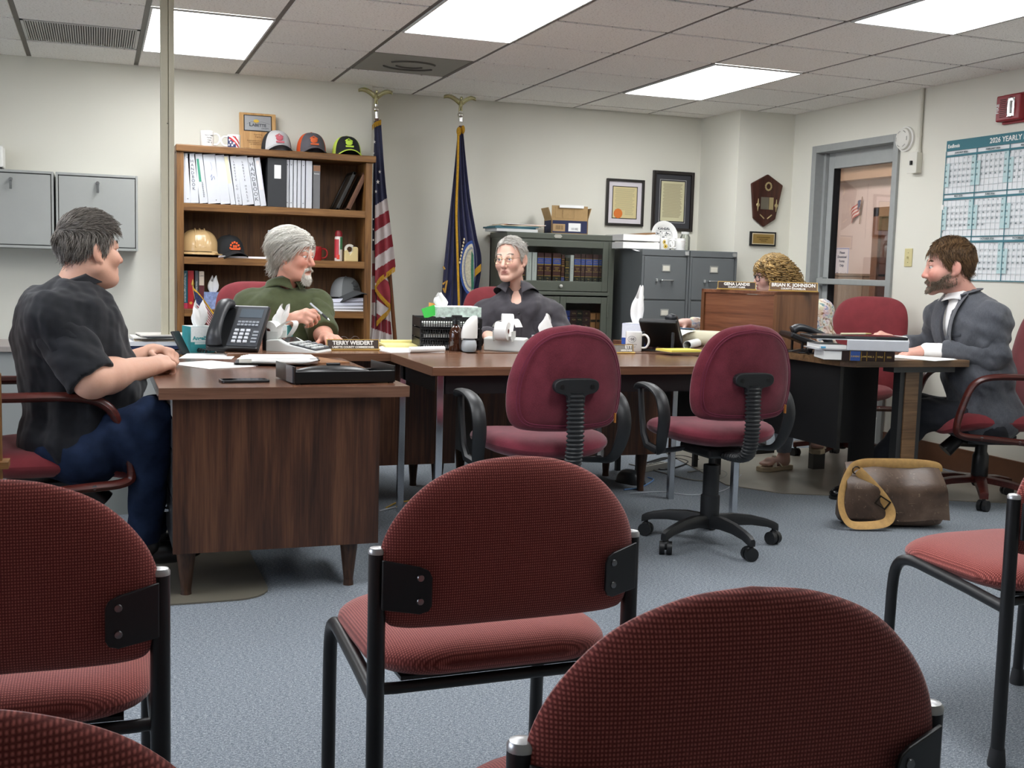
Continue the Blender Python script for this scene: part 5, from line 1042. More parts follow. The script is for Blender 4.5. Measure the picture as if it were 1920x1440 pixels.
nameplate('grey nameplate half hidden behind the left swivel chair', 1088, 1188, 663, HB, 'ETT', 'MISSIONER', '#8d8a84', .046, 'RIGHT')
zh = HD+hz; HK = np.array([3.745, -2.45, 0]); HLD = np.array([-.385, .922, 0]); HRD = np.array([.922, .385, 0])
nameplate('brown nameplate reading GENA LANDIS on the wooden hutch', 1347, 1419, 547, zh, 'GENA LANDIS', 'COUNTY CLERK', hgt=.046, at=(HK+HLD*.285+HRD*.03, .205, az_cam(HK)))
nameplate('wide brown nameplate reading BRIAN K. JOHNSON on the hutch corner', 1449, 1536, 553, zh, 'BRIAN K. JOHNSON', 'COUNTY COUNSELOR', '#6a5038', .052, at=(HK+HLD*.045+HRD*.215, .255, az_cam(HK)))
def tbox(label, px, py, z, w_, d_, h_, rz, side, front, brand=None, tissue_h=.1, lean=0, seed=0, name='tissue_box'):
    p = onz(px, py, z); t = thing(name, label, 'tissue box', (p[0], p[1], z), rz+az_cam(p), 'tissue boxes on the desks'); obj('carton', box(-w_/2, w_/2, -d_/2, d_/2, 0, h_), M(side, .7, noise=.12, nscale=40), t, smooth=0, bevel=.001)
    obj('front_print', box(-w_/2+.001, w_/2-.001, -d_/2-.0008, -d_/2, h_*.42, h_-.001), M(front, .7, noise=.06, nscale=120), t, smooth=0); obj('top_print', box(-w_/2+.001, w_/2-.001, -d_/2, d_/2-.001, h_, h_+.0008), M(front, .7, noise=.1, nscale=90), t, smooth=0)
    if brand: obj('lettering', xf(text(brand, .024, bold=.0008), (0, -d_/2-.0015, h_*.5)), M('#3f9a9e', .6), t, smooth=0); obj('label_panel', box(-w_*.33, w_*.33, -d_/2-.0014, -d_/2, h_*.33, h_*.41), M('#cfe0de', .7), t, smooth=0)
    obj('opening', xf(lathe([(0, 0), (.03, 0), (.031, -.001)], 20), (0, 0, h_+.0016), (0, 0, 0), (1, .5, 1)), M('#d9e4e4', .5), t, smooth=0)
    q = tissue(t, tissue_h, .033, lean, seed=seed); q.location.z = h_-.002; return t
tbox('teal tissue box behind the telephone, its tissue rounded', 372, 660, HA, .112, .112, .118, .35, '#2f8f93', '#dfe4e2', 'AngelSoft', .10, .0, 1)
tbox('teal tissue box between the telephone and the adding machine', 522, 655, HA, .112, .112, .118, -.25, '#2f8f93', '#dfe4e2', 'AngelSoft', .085, .03, 2)
# desk telephones
def phone(label, p, rz, tilt=.95, s=1.0, z=None, group='black desk telephones'):
    t = thing('telephone', label, 'telephone', p, rz, group); t.scale = (s, s, s)
    R_ = (tilt, 0, 0)
    b = obj('body', box(-.10, .10, 0, .215, -.014, .014), MBLKP, t, smooth=0, bevel=.008, rot=R_, loc=(0, -.06, .018))
    obj('face_plate', box(-.02, .095, .01, .205, .0142, .0155), M('#3a3d42', .45), b, smooth=0)
    obj('display', box(-.005, .082, .150, .192, .0155, .0165), M('#59626a', .15), b, smooth=0)
    ks = []
    for r_ in range(4):
        for c_ in range(3): ks.append(cbox((.003+c_*.022, .030+r_*.018, .018), (.015, .011, .006)))
    for k_ in ks: obj('key', k_, M('#c9ccd0', .5) if 1 else None, b, smooth=0, bevel=.001)
    obj('line_keys', join(*[cbox((.003+c_*.014, .112+r_*.014, .0172), (.011, .009, .004)) for r_ in range(2) for c_ in range(6)], *[cbox((.078, .030+k*.016, .0172), (.020, .009, .004)) for k in range(4)]), M('#8d9298', .4), b, smooth=0)
    hs = obj('handset', tube(spline([(-.064, .008, .022), (-.064, .03, .044), (-.064, .07, .054), (-.064, .14, .055), (-.064, .185, .045), (-.064, .208, .022)], 6), [.020+.008*abs(k/30-.5)*2 for k in range(31)], 12, ell=(.8, 1.15), up=(0, 0, 1)), M('#212327', .4, bump=.05), b, smooth=True)
    obj('stand', join(box(-.085, -.07, .075, .085, 0, .10), box(.07, .085, .075, .085, 0, .10), box(-.09, .09, .02, .10, 0, .008)), MBLKP, t, smooth=0, bevel=.002, rot=(0, 0, 0))
    cpts = [(-.07+.012*math.cos(k*.9), -.03-.0025*k*0-.02*math.sin(k*.05), .01+.004*math.sin(k*.9)+.0) for k in range(1)]
    obj('cord', tube([(-.09-.06*math.sin(k/60*3)+.006*math.cos(k*1.1), -.055+.10*k/60, .012+.006*math.sin(k*1.1)) for k in range(61)], .0025, 5), MBLKP, t)
    return t
p = onz(445, 664, HA); phone('black desk telephone in front of the teal tissue boxes', (p[0], p[1], HA), az_cam(p)-.35, .80, 1.2)
p = onz(1240, 657, HB); phone('black telephone turned away beside the 150 mug', (p[0], p[1], HB), az_cam(p)+PI-.25, .72, 1.0)
p = onz(1528, 662, HD); phone('black telephone at the right side of the wooden hutch', (p[0], p[1]+.02, HD), az_cam(p)+1.9, .35, 1.05)
# printing calculators
def calculator(label, p, rz, roll=True, ribbon=0):
    t = thing('adding_machine', label, 'calculator', p, rz, 'printing calculators'); MC = M('#d6d8d4', .45)
    obj('body', prism_x([(-.13, 0), (.12, 0), (.12, .062), (.06, .068), (.02, .05), (-.125, .022)], -.105, .105), MC, t, smooth=0, bevel=.006)
    obj('key_panel', xf(box(-.095, .095, -.065, .065, 0, .003), (0, -.055, .038), (.19, 0, 0)), M('#3f4246', .5), t, smooth=0)
    for r_ in range(4):
        for c_ in range(6): obj('key', xf(box(-.011, .011, -.009, .009, 0, .007), (-.075+c_*.03, -.1+r_*.03, .0305+r_*.0058), (.19, 0, 0)), M('#c5c8c6' if c_ < 4 else '#8f9498', .5), t, smooth=0)
    obj('window', xf(box(-.07, .07, -.018, .018, 0, .003), (0, .045, .062), (.5, 0, 0)), M('#26292c', .15), t, smooth=0)
    obj('roll_arm', join(box(-.05, -.046, .09, .15, .05, .10), box(.046, .05, .09, .15, .05, .10)), MC, t, smooth=0)
    ro = obj('paper_roll', xf(lathe([(.012, -.03), (.045, -.03), (.045, .03), (.012, .03), (.012, -.03)], 28, cap=False), (0, .145, .10), (0, PI/2, 0)), MPAPER, t)
    obj('roll_core', xf(lathe([(.012, -.031), (.009, -.031), (.009, .031), (.012, .031)], 16, cap=False), (0, .145, .10), (0, PI/2, 0)), M('#8a5a50', .7), ro)
    def rib(u, v): a = -1.2+3.6*u; return ((v-.5)*.058+.02*math.sin(u*5)*ribbon, .08-.055*math.cos(a)*1.2+.02*u, .075+.075*math.sin(u*PI)+.03*u*(1-u)*ribbon*4)
    o = obj('paper_strip', sheet(rib, 22, 3), MPAPER, t, smooth=True)
    if ribbon:
        def rb2(u, v): a = 5.2*u; r = .05+.012*u; return (-.045+.09*u+(v-.5)*.02, .02+(v-.5)*.056, .105+r*math.sin(a)*.75+.01)
        obj('paper_strip', sheet(rb2, 26, 3), MPAPER, t, smooth=True)
        def rb3(u, v): a = 3.4*u+.4; return (.055+.045*math.cos(a)*(1-.2*u), -.01+(v-.5)*.056, .09+.055*math.sin(a))
        obj('paper_strip', sheet(rb3, 20, 3), MPAPER, t, smooth=True)
    return t
p = onz(556, 664, HA); calculator('white adding machine with a paper roll beside the TERRY WEIDERT nameplate', (p[0]+.02, p[1]+.03, HA), az_cam(p)+1.15)
p = onz(962, 657, HB); calculator('white adding machine with curling paper in front of the grey shirted man', (p[0], p[1]+.03, HB), az_cam(p)+PI-.3, True, 1)
# desk of the man in black
def papers(label, pts, z, n=2, name='papers', mat=None, rz=0):
    a = onz(*pts, z); t = thing(name, label, 'papers', (a[0], a[1], z), rz)
    for k in range(n): obj('sheet', xf(box(-.108, .108, -.14, .14, 0, .0012), (.012*k, .01*k, .0006+.0015*k), (0, 0, .12*k)), mat or MPAPER, t, smooth=0)
    return t
papers('white sheets lying in front of the man in black', (398, 685), HA, 2, rz=.5); papers('loose white sheet beside the telephone base', (392, 668), HA, 1, rz=-.2)
t = thing('cell_phone', 'black cell phone lying on the left desk', 'phone', tuple(onz(458, 716, HA)), -.35+.42, rot=None); obj('body', prism(rrect(.165, .078, .012, 4), 0, .009), MBLKP, t, smooth=0, bevel=.002); obj('screen', prism(rrect(.155, .070, .008, 4), .009, .0094), M('#0a0b0d', .08), t, smooth=0)
p = onz(520, 682, HA); t = thing('portfolio', 'open black portfolio with white papers on the left desk', 'portfolio', (p[0], p[1], HA), -.15)
obj('cover', sheet(lambda u, v: (-.17+.34*u, -.13+.26*v, .004+.018*max(0, u-.82)*5+.012*max(0, .2-v)*4), 20, 10), MBLKP, t, smooth=True); obj('pad', box(-.15, .13, -.10, .12, .006, .022), M('#e6e3d8', .8), t, smooth=0)
for k in range(3): obj('sheet', xf(box(-.13, .13, -.10, .10, 0, .0012), (.02*k-.02, .012*k, .024+.002*k), (0, 0, .1*k-.1)), MPAPER, t, smooth=0)
obj('rolled_edge', tube([(-.1, -.115, .02), (.06, -.12, .018), (.16, -.10, .02)], .009, 8), MPAPER, t)
a, b = onz(553, 722, HA), onz(741, 718, HA); t = thing('letter_tray', 'black plastic letter tray at the front right of the left desk', 'tray', (a[0], a[1], HA), math.atan2(b[1]-a[1], b[0]-a[0])); w_ = np.linalg.norm((b-a)[:2]); MTR = M('#0c0c0d', .3)
obj('tray', join(box(0, w_, 0, .004, .004, .045), box(0, w_, .0, .25, .004, .007), box(0, .004, 0, .25, .004, .062), box(w_-.004, w_, 0, .25, .004, .062), box(.0, w_, .246, .25, .004, .03)), MTR, t, smooth=0, bevel=.0015)
obj('foot', join(box(.005, .02, .005, .02, 0, .005), box(w_-.02, w_-.005, .005, .02, 0, .005)), MTR, t, smooth=0); obj('end_plate', box(-.004, .0, .02, .10, .005, .06), M('#5b5d60', .2), t, smooth=0)
t2 = thing('glasses_case', 'rounded black glasses case lying in the letter tray', 'case', (a[0]+w_*.42, a[1]+.13, HA+.008), .05); obj('shell', ball((0, 0, .022), (.14, .05, .026), 24, 10), M('#0b0b0c', .35), t2, smooth=True); obj('hinge', box(-.03, .03, -.052, -.046, .018, .026), MBLKP, t2, smooth=0); obj('clasp', box(-.02, .03, .0, .012, .045, .056), MBLKP, t2, smooth=0, bevel=.003)
p = onz(395, 662, HA); t = thing('desk_flag', 'small american desk flag behind the left tissue box', 'flag', (p[0]-.02, p[1]+.16, HA)); obj('stick', cyl((0, 0, .015), (-.045, 0, .30), .003, n=6), M('#c9a45c', .4), t); obj('base', lathe([(.025, 0), (.025, .012), (.008, .02)], 16), MBLKP, t); obj('spear', lathe([(.006, .0), (.007, .008), (.0005, .03)], 8, (-.0455, 0, .298)), MBRASS, t)
def df(u, v): return (-.044+.10*v+.018*u, -.012*math.sin(6*v), .285-.115*u-.10*v-.03*v*v)
g = sheet(df, 13, 14); V_ = g[0]
obj('stripes', (V_, [f for k, f in enumerate(g[1]) if (k % 13) % 2 == 0]), MFR, t, smooth=True); obj('stripes', (V_, [f for k, f in enumerate(g[1]) if (k % 13) % 2 == 1]), MFW, t, smooth=True); obj('canton', sheet(lambda u, v: tuple(np.array(df(u*.53, v*.45))+np.array([0, -.003, 0])), 5, 6), M('#232a50', .7, noise=.8, nscale=120), t, smooth=True)
obj('fringe', tube([df(0, k/8) for k in range(9)], .004, 5), MGOLD, t)
p = onz(350, 663, HA); t = thing('smartphone_stand', 'dark slab phone leaning by the left tissue box', 'phone', (p[0], p[1]-.02, HA), az_cam(p)+1.1); obj('slab', box(-.035, .035, 0, .009, 0, .115), MBLKP, t, smooth=0, bevel=.003, rot=(-.5, 0, 0)); obj('rest', box(-.03, .03, .01, .055, 0, .012), MBLKP, t, smooth=0)
p = onz(285, 652, .715); t = thing('paper_stack', 'pile of papers and magazines on the grey credenza by the pole', 'papers', (p[0]+.02, p[1]+.02, .715), .1)
for k, (h_, c_, dx, r_) in enumerate(((.016, '#30395c', -.01, 0), (.02, '#e6e6ea', 0, .05), (.004, '#c9b89a', .06, -.1), (.008, '#4a4038', .07, .06), (.006, '#e0ddd6', .05, -.04), (.005, '#3a3a40', .09, .1), (.006, '#d5d0c8', .08, 0))): obj('sheaf', xf(box(-.16, .16, -.11, .11, 0, h_-.0006), (dx, 0, sum((.016, .02, .004, .008, .006, .005)[:k])), (0, 0, r_)), M(c_, .75), t, smooth=0)
# desk of the man in green
papers('white papers beside the TERRY WEIDERT nameplate', (760, 655), HB, 2, rz=.9); p = onz(778, 652, HB); t = thing('legal_pad', 'yellow legal pad with curled pages left of the black trays', 'pad', (p[0], p[1]+.06, HB), 1.5); obj('backing', box(-.105, .105, -.15, .15, 0, .003), M('#8a7a5c', .8), t, smooth=0); obj('pages', box(-.105, .105, -.15, .15, .003, .014), M('#e6dc94', .8), t, smooth=0); obj('curl', tube([(.105, -.14, .016), (.105, .14, .016)], .012, 10), M('#e6dc94', .8), t)
p = onz(800, 660, HB); t = thing('curled_papers', 'white papers with a rolled edge at the left end of the table', 'papers', (p[0]-.05, p[1]+.03, HB), .12); obj('sheet', box(-.15, .12, -.08, .08, 0, .004), MPAPER, t, smooth=0); obj('roll', tube([(-.06, -.085, .015), (.12, -.07, .016)], .014, 12), MPAPER, t)
p = onz(650, 675, HA); t = thing('clipboard', 'brown clipboard edge lying behind the letter tray', 'clipboard', (1.22, -2.78, HA), .3); obj('board', box(-.11, .11, -.15, .15, 0, .005), wood('board_brown', '#6a4428', '#8a5f3c', '#9c7450', 1, 2, .5), t, smooth=0); obj('clip', box(-.04, .04, .12, .15, .005, .018), MCHR, t, smooth=0)
t = thing('desk_glasses', 'reading glasses beside the white haired man\'s hand', 'glasses', tuple(onz(655, 645, HB)), .3); obj('frame', join(*[tube([(s*.033+.025*math.cos(a), 0, .02+.018*math.sin(a)) for a in np.linspace(0, 2*PI, 18)], .0013, 5) for s in (-1, 1)], tube([(-.008, 0, .024), (.008, 0, .024)], .0013, 5)), M('#8a8a8c', .3, metal=.8), t); obj('temple', join(tube([(-.058, 0, .025), (-.06, .12, .01)], .0013, 5), tube([(.058, 0, .025), (.06, .12, .01)], .0013, 5)), M('#5a5a5c', .4), t)
# middle desk: trays, bottles
p = onz(856, 656, HB); t = thing('tray_tower', 'black mesh letter trays stacked at the left of the grey shirted man', 'tray', (p[0], p[1]+.10, HB), az_cam(p)*.4); MT2 = M('#151618', .45)
for k in range(3):
    z = .004+k*.052; obj('tray', join(box(-.17, .13, -.11, -.106, z, z+.04) if k < 0 else box(-.17, .13, -.11, .16, z, z+.003), box(-.17, -.167, -.11, .16, z, z+.045), box(.127, .13, -.11, .16, z, z+.045), box(-.17, .13, .157, .16, z, z+.045)), MT2, t, smooth=0)
    obj('mesh_front', join(*[box(-.17+.012*i, -.17+.012*i+.004, -.112, -.109, z, z+.045) for i in range(26)], box(-.17, .13, -.113, -.108, z+.043, z+.047), box(-.17, .13, -.113, -.108, z, z+.004), box(-.17, .13, -.113, -.108, z+.02, z+.023)), MT2, t, smooth=0)
    obj('papers', box(-.15, .11, -.10, .14, z+.004, z+.018), MPAPER, t, smooth=0)
obj('post', join(*[box(x-.004, x+.004, y-.004, y+.004, 0, .155) for x in (-.167, .127) for y in (-.105, .155)]), MT2, t, smooth=0)
tq = (p[0], p[1]+.10)
t = thing('note_papers', 'green, orange and white note papers standing in the black trays', 'papers', (tq[0]-.115, tq[1]-.04, HB+.158), .1)
for k, (c_, dx, h_, ry) in enumerate((('#3fbf4a', 0, .05, -.3), ('#e6e6ee', .045, .05, .25), ('#e0a050', .03, .065, .1), ('#f0f0f0', .075, .07, -.2))): obj('note', xf(box(-.035, .035, 0, .001, 0, h_), (dx, .012*k, 0), (-.2, ry, 0)), M(c_, .7), t, smooth=0)
t = thing('tissue_box', 'flat pale patterned tissue box on top of the black trays', 'tissue box', (tq[0]+.02, tq[1], HB+.158), .05, 'tissue boxes on the desks'); obj('carton', box(-.115, .115, -.06, .06, 0, .048), M('#c3d4ca', .7, noise=.35, nscale=45), t, smooth=0); obj('lid_paper', box(-.08, .10, -.05, .05, .048, .052), MPAPER, t, smooth=0); q = tissue(t, .06, .03, -.01, seed=9); q.location = (-.075, 0, .045)
p = onz(854, 658, HB); t = thing('soap_bottle', 'amber pump bottle in front of the black trays', 'bottle', (p[0], p[1], HB)); obj('bottle', lathe([(.030, 0), (.033, .005), (.033, .085), (.026, .108), (.013, .122), (.013, .132)], 24), M('#4a2410', .08, trans=.5, coat=.5), t); obj('collar', lathe([(.016, .128), (.016, .148), (.006, .15), (.006, .165)], 16), MBLKP, t); obj('pump', join(box(-.022, .028, -.007, .007, .163, .172), box(.022, .03, -.004, .004, .155, .168), box(-.024, .024, -.010, .010, .160, .166)), MBLKP, t, smooth=0, bevel=.002); obj('label_tab', box(.02, .038, -.03, -.02, .055, .075), MWHT, t, smooth=0)
p = onz(879, 659, HB); t = thing('air_freshener', 'white cone shaped air freshener with clear base beside the amber bottle', 'air freshener', (p[0], p[1], HB)); obj('base', lathe([(.030, 0), (.036, .008), (.038, .03), (.034, .05), (.030, .055)], 24), M('#dfe4e6', .15, trans=.4), t); obj('neck', lathe([(.028, .055), (.028, .07)], 20), M('#5a5d60', .4), t); obj('hood', loft([[(.040*s*math.cos(a)+dx, .030*s*math.sin(a), z) for a in np.linspace(0, 2*PI, 22, endpoint=False)] for s, z, dx in ((1, .064, 0), (1.02, .085, 0), (.92, .12, .004), (.66, .15, .014), (.42, .166, .022), (.2, .172, .026))]), MWHT, t, smooth=60)
p = onz(1030, 648, HB); t = thing('tissue_box', 'tissue box mostly hidden by the left swivel chair, its tissue standing up', 'tissue box', (p[0], p[1]+.05, HB), 0, 'tissue boxes on the desks'); obj('carton', box(-.06, .06, -.06, .06, 0, .05), M('#cdd6d8', .7), t, smooth=0); q = tissue(t, .10, .035, 0, seed=5); q.location.z = .048
p = onz(992, 667, HB); t = thing('computer_mouse', 'dark grey computer mouse at the table edge by the left swivel chair', 'mouse', (p[0], p[1], HB), .8); obj('shell', pillow([(x, y) for x, y in rrect(.062, .105, .03, 6)], .05, (0, 0), 8, 3, lambda u, w, v: (u, v, max(0, w)+.004), flat=.9), M('#5d6064', .35), t, smooth=True); obj('wheel', cyl((-.004, .025, .026), (.004, .025, .026), .008, n=10), MBLKP, t)
tbox('blue and white tissue box with a tall twisted tissue behind the 150 mug', 1191, 652, HB, .115, .115, .13, -.35, '#2c52a8', '#e4e8f2', None, .17, .02, 7)
p = onz(1189, 660, HB); t = mug('mug', 'white mug printed 150 in an oval beside the blue tissue box', (p[0]+.03, p[1]+.07, HB), .042, .10, MCER, -.2, az_cam(p)); rr_ = .042; a0 = .25
obj('oval', tube([((rr_+.0006)*math.sin(.021*math.cos(a)/rr_+a0*-1), -(rr_+.0006)*math.cos(.021*math.cos(a)/rr_+a0*-1), .062+.015*math.sin(a)) for a in np.linspace(0, 2*PI, 28)], .0008, 4), MINK, t); obj('lettering', join(wrap_text('150', .018, rr_, .056, -a0, .0004), wrap_text('Labette County', .0085, rr_, .034, -a0), wrap_text('1867 - 2017', .0085, rr_, .02, -a0)), MINK, t, smooth=0)
p = onz(1302, 655, HD); t = thing('rolled_plans', 'rolled white and cream plans on the desk left of the wooden hutch', 'paper roll', (p[0]+.09, p[1]+.15, HD), .5)
obj('roll', xf(lathe([(.020, -.16), (.022, -.16), (.022, .16), (.020, .16)], 20, cap=False), (-.05, -.02, .022), (0, PI/2, .35)), MPAPER, t); obj('roll', xf(lathe([(.040, -.13), (.042, -.13), (.042, .13), (.040, .13)], 24, cap=False), (.07, .01, .045), (PI/2, 0, .35)), M('#d5cfb5', .8), t); obj('sheet', sheet(lambda u, v: (-.12+.24*u, .03+.16*v, .052+.03*math.sin(u*2.6)+.012*v), 14, 8), MPAPER, t, smooth=True); obj('print', xf(box(-.03, .015, -.04, .05, 0, .001), (.06, .09, .088), (0, .25, .3)), M('#8fb0cf', .7), t, smooth=0)
p = onz(1290, 661, HD); t = thing('yellow_pad', 'yellow pad under the rolled plans', 'pad', (p[0], p[1]+.06, HD), .1); obj('pages', box(-.11, .08, -.07, .07, 0, .012), M('#e0cd5a', .8), t, smooth=0); obj('backing', box(-.112, .082, -.072, .072, 0, .003), M('#8a7a5c', .8), t, smooth=0)
# right table
a, b = onz(1545, 675, HD), onz(1677, 679, HD); rz_ = math.atan2(b[1]-a[1], b[0]-a[0]); w_ = np.linalg.norm((b-a)[:2]); t = thing('law_book', 'thick dark law book lying under the white binder on the right table', 'book', (a[0], a[1], HD), rz_); obj('pages', box(.0, w_*.98, .004, .20, .003, .044), MPAPER, t, smooth=0); obj('cover', join(box(w_*.25, w_, 0, .005, 0, .047), box(0, w_, 0, .205, 0, .003), box(0, w_, 0, .205, .044, .047)), M('#241512', .4), t, smooth=0)
obj('band', box(w_*.37, w_*.51, -.001, 0, .001, .046), M('#2c4a86', .5), t, smooth=0)
for x in (.36, .52, .6, .73, .85): obj('gilt_line', box(w_*x, w_*x+.003, -.0012, 0, .001, .046), MBRASS, t, smooth=0)
obj('lettering', join(*[xf(text(s_, .011), (w_*x, -.0014, .018)) for s_, x in (('KANSAS', .44), ('LAW', .56), ('VOL 2', .66), ('TITLE', .79), ('2025', .92))]), M('#c9a85a', .4), t, smooth=0)
zb = HD+.0475
t = thing('ring_binder', 'white binder lying on the law book with papers showing', 'binder', (a[0]+.0, a[1]+.01, zb), rz_+.06); obj('spine', box(.11, w_+.075, -.012, 0, .0, .052), MBIND, t, smooth=0, bevel=.004); obj('cover', join(box(-.03, w_+.075, 0, .22, 0, .003), xf(box(-.03, w_+.075, 0, .22, 0, .003), (0, 0, .049), (0, 0, 0))), MBIND, t, smooth=0); obj('pages', box(-.02, .11, .0, .20, .005, .024), MPAPER, t, smooth=0); obj('tab', box(-.012, .01, -.004, .02, .008, .016), M('#5aa8d0', .6), t, smooth=0)
t = thing('tablet', 'black tablet case lying on top of the white binder', 'tablet', (a[0]-.05, a[1]+.04, zb+.0525), rz_+.08); obj('case', box(0, w_+.14, 0, .18, 0, .014), MBLKP, t, smooth=0, bevel=.004); obj('screen', box(.01, w_+.12, .008, .172, .014, .0148), M('#101114', .1), t, smooth=0); obj('bevel_slot', box(w_*.5, w_*.95, -.001, 0, .003, .011), M('#3a3b3e', .4), t, smooth=0)
pA, pB = np.array([a[0]+.10, a[1]+.02, zb+.075]), np.array([a[0]+.26, a[1]+.0, zb+.078]); t = thing('pen', 'pale pen lying on the tablet by the suited man\'s hand', 'pen', pA); obj('barrel', cyl((0, 0, 0), (pB-pA)*.8, .005, n=8), M('#d8cfae', .4), t); obj('tip', cyl((pB-pA)*.8, pB-pA, .005, .002, 8), M('#b9a26a', .4), t)
papers('white papers under the suited man\'s forearm', (1725, 672), HD, 2, rz=.35)
p = onz(1518, 664, HD); t = thing('sunglasses', 'black sunglasses lying before the right telephone', 'glasses', (p[0], p[1]-.03, HD), .4); obj('frame', join(*[tube([(s*.034+.028*math.cos(a), -.003*s, .024+.021*math.sin(a)) for a in np.linspace(0, 2*PI, 18)], .003, 6) for s in (-1, 1)], tube([(-.008, 0, .03), (.008, 0, .03)], .003, 6)), MBLKP, t); obj('temple', join(tube([(-.063, 0, .032), (-.06, .12, .006)], .003, 6), tube([(.063, 0, .032), (.06, .12, .006)], .003, 6)), MBLKP, t)
for s in (-1, 1): obj('lens', ([(s*.034+.027*math.cos(a), -.001, .024+.020*math.sin(a)) for a in np.linspace(0, 2*PI, 18, endpoint=False)], [tuple(range(18))]), M('#0c0c10', .05), t, smooth=0)
# ================================================================ on the floor
p = onz(1690, 992, 0); t = thing('messenger_bag', 'worn brown leather messenger bag with tan strap on the floor by the table leg', 'bag', (p[0], p[1]+.09, 0), -.32); t.scale = (1.06, 1.06, 1.06)
tn = NT('worn_leather'); v_ = tn.coord(); n1 = tn.noise(v_, 7, 4, .6, .6); n2 = tn.noise(v_, 45, 4, .7); tn.col(tn.mix(tn.ramp(n2, [(.6, lin('#000000')), (.72, lin('#ffffff'))]), tn.ramp(n1, [(.3, '#3a2a20'), (.55, '#5e4a3c'), (.8, '#7d6858')]), lin('#8a7560'))); tn.bump(n2, .25, .004); MLEA = tn.set(tn.ramp(n1, [(.3, (.3, .3, .3, 1)), (.7, (.55, .55, .55, 1))]), spec=.5)
def bagring(z, w_, d_, y0=0): return [(x*1.0, y+y0, z) for x, y in rrect(w_, d_, d_*.42, 5)]
obj('body', loft([bagring(.004, .44, .13), bagring(.03, .47, .15), bagring(.10, .46, .145), bagring(.18, .43, .11, .01), bagring(.24, .40, .06, .02), bagring(.262, .39, .03, .025)]), MLEA, t, smooth=60, sub=1)
obj('flap', sheet(lambda u, v: ((u-.5)*(.40+.075*v), .03-.005-.115*min(1, v*2.2)**.8*.95+.006*math.sin(u*11+v*3), .268-.23*v**1.1+.006*math.sin(u*9)), 26, 14), MLEA, t, smooth=True)
obj('pocket_seam', join(tube([(-.02, -.083, .06), (-.02, -.083, .03)], .002, 5), tube([(.05, -.0835, .11), (.16, -.083, .115), (.19, -.08, .05)], .0018, 5)), M('#5a4634', .7), t); obj('stud', join(ball((.0, -.086, .07), .005, 8, 5), ball((.006, -.086, .035), .005, 8, 5)), M('#6a5a48', .3, metal=.7), t)
MST = M('#c39a5e', .75, noise=.15, nscale=40, bump=.2, bscale=300); so_ = lambda pts, n=8: tube(spline(pts, n), .021, 8, ell=(.16, 1), up=(0, -1, .2))
obj('strap', so_([(.205, .0, .235), (.19, -.005, .262), (.10, .0, .272), (-.05, .0, .272), (-.14, -.01, .268), (-.19, -.03, .245), (-.235, -.07, .17), (-.245, -.10, .09), (-.215, -.12, .03), (-.15, -.125, .022), (-.06, -.12, .035), (-.035, -.11, .075), (-.06, -.095, .13), (-.11, -.07, .19), (-.165, -.045, .245)]), MST, t, smooth=60)
obj('buckle', xf(join(box(-.028, .028, -.004, .0, -.022, -.016), box(-.028, .028, -.004, .0, .016, .022), box(-.028, -.022, -.004, 0, -.022, .022), box(.022, .028, -.004, 0, -.022, .022)), (-.072, -.108, .12), (.2, .55, 0)), M('#3a3128', .35, metal=.8), t, smooth=0); obj('ring', tube([(-.17+.016*math.cos(a), -.04, .245+.016*math.sin(a)) for a in np.linspace(0, 2*PI, 16)], .003, 6), M('#4a4036', .35, metal=.8), t)
p = onz(222, 958, 0); t = thing('waste_bin', 'grey waste bin behind the armchair of the man in black', 'bin', (p[0], p[1]+.05, 0)); obj('bin', loft([[(x, y, 0) for x, y in rrect(.20, .26, .04)], [(x*1.2, y*1.2, .36) for x, y in rrect(.20, .26, .04)], [(x*1.17, y*1.17, .36) for x, y in rrect(.20, .26, .04)], [(x*.97, y*.97, .01) for x, y in rrect(.20, .26, .04)]]), M('#8a8d88', .6), t, smooth=40); obj('liner', sheet(lambda u, v: (.13*math.cos(2*PI*u), .165*math.sin(2*PI*u), .30+.075*v+.008*math.sin(u*40)), 40, 3), M('#d8d8d6', .4), t, smooth=True)
def cable(label, px, col, r=.004, z=.005):
    pts = [onz(a, b, z) for a, b in px]; o = obj('cable', tube(spline(pts, 8), r, 6), M(col, .5), None); return tag(o, label, 'cable', 'cables on the floor')
cable('yellow cable on the floor behind the left desk', [(724, 952), (745, 942), (770, 938), (790, 925), (830, 900)], '#c9a040'); cable('white cable on the floor below the yellow one', [(712, 958), (745, 950), (785, 945), (850, 920)], '#b9bcc0'); cable('thin white cable crossing the carpet to the right table leg', [(1180, 925), (1240, 922), (1300, 928), (1360, 918), (1390, 890)], '#c5c9d0', .0025); cable('blue cable curved around the black foot pedal', [(1170, 918), (1200, 914), (1225, 900), (1215, 895)], '#6f9ad0', .004); cable('grey loop of cable under the table', [(1290, 885), (1330, 880), (1362, 886), (1350, 898), (1300, 900), (1220, 880), (1180, 870)], '#8a8a84', .004); cable('black tangled cable below the middle desk', [(1210, 868), (1250, 858), (1290, 866), (1250, 880), (1215, 872), (1270, 855), (1310, 862)], '#1c1c1e', .005)
p = onz(1182, 905, 0); t = thing('foot_pedal', 'black rounded foot pedal on the floor under the table', 'pedal', (p[0], p[1], 0), .4); obj('shell', pillow(rrect(.11, .17, .05, 6), .14, (0, 0), 8, 3, lambda u, w, v: (u, v, max(0, w)+.002), flat=.95), M('#26292c', .35), t, smooth=True); obj('base', prism(rrect(.115, .175, .05, 6), 0, .006), MBLK, t, smooth=0)
p = onz(1245, 890, 0); t = thing('power_strip', 'pale power strip under the table among cables', 'power strip', (p[0], p[1]+.15, 0), .5); obj('body', box(-.13, .13, -.025, .025, 0, .035), M('#b5b4ac', .5), t, smooth=0, bevel=.004)
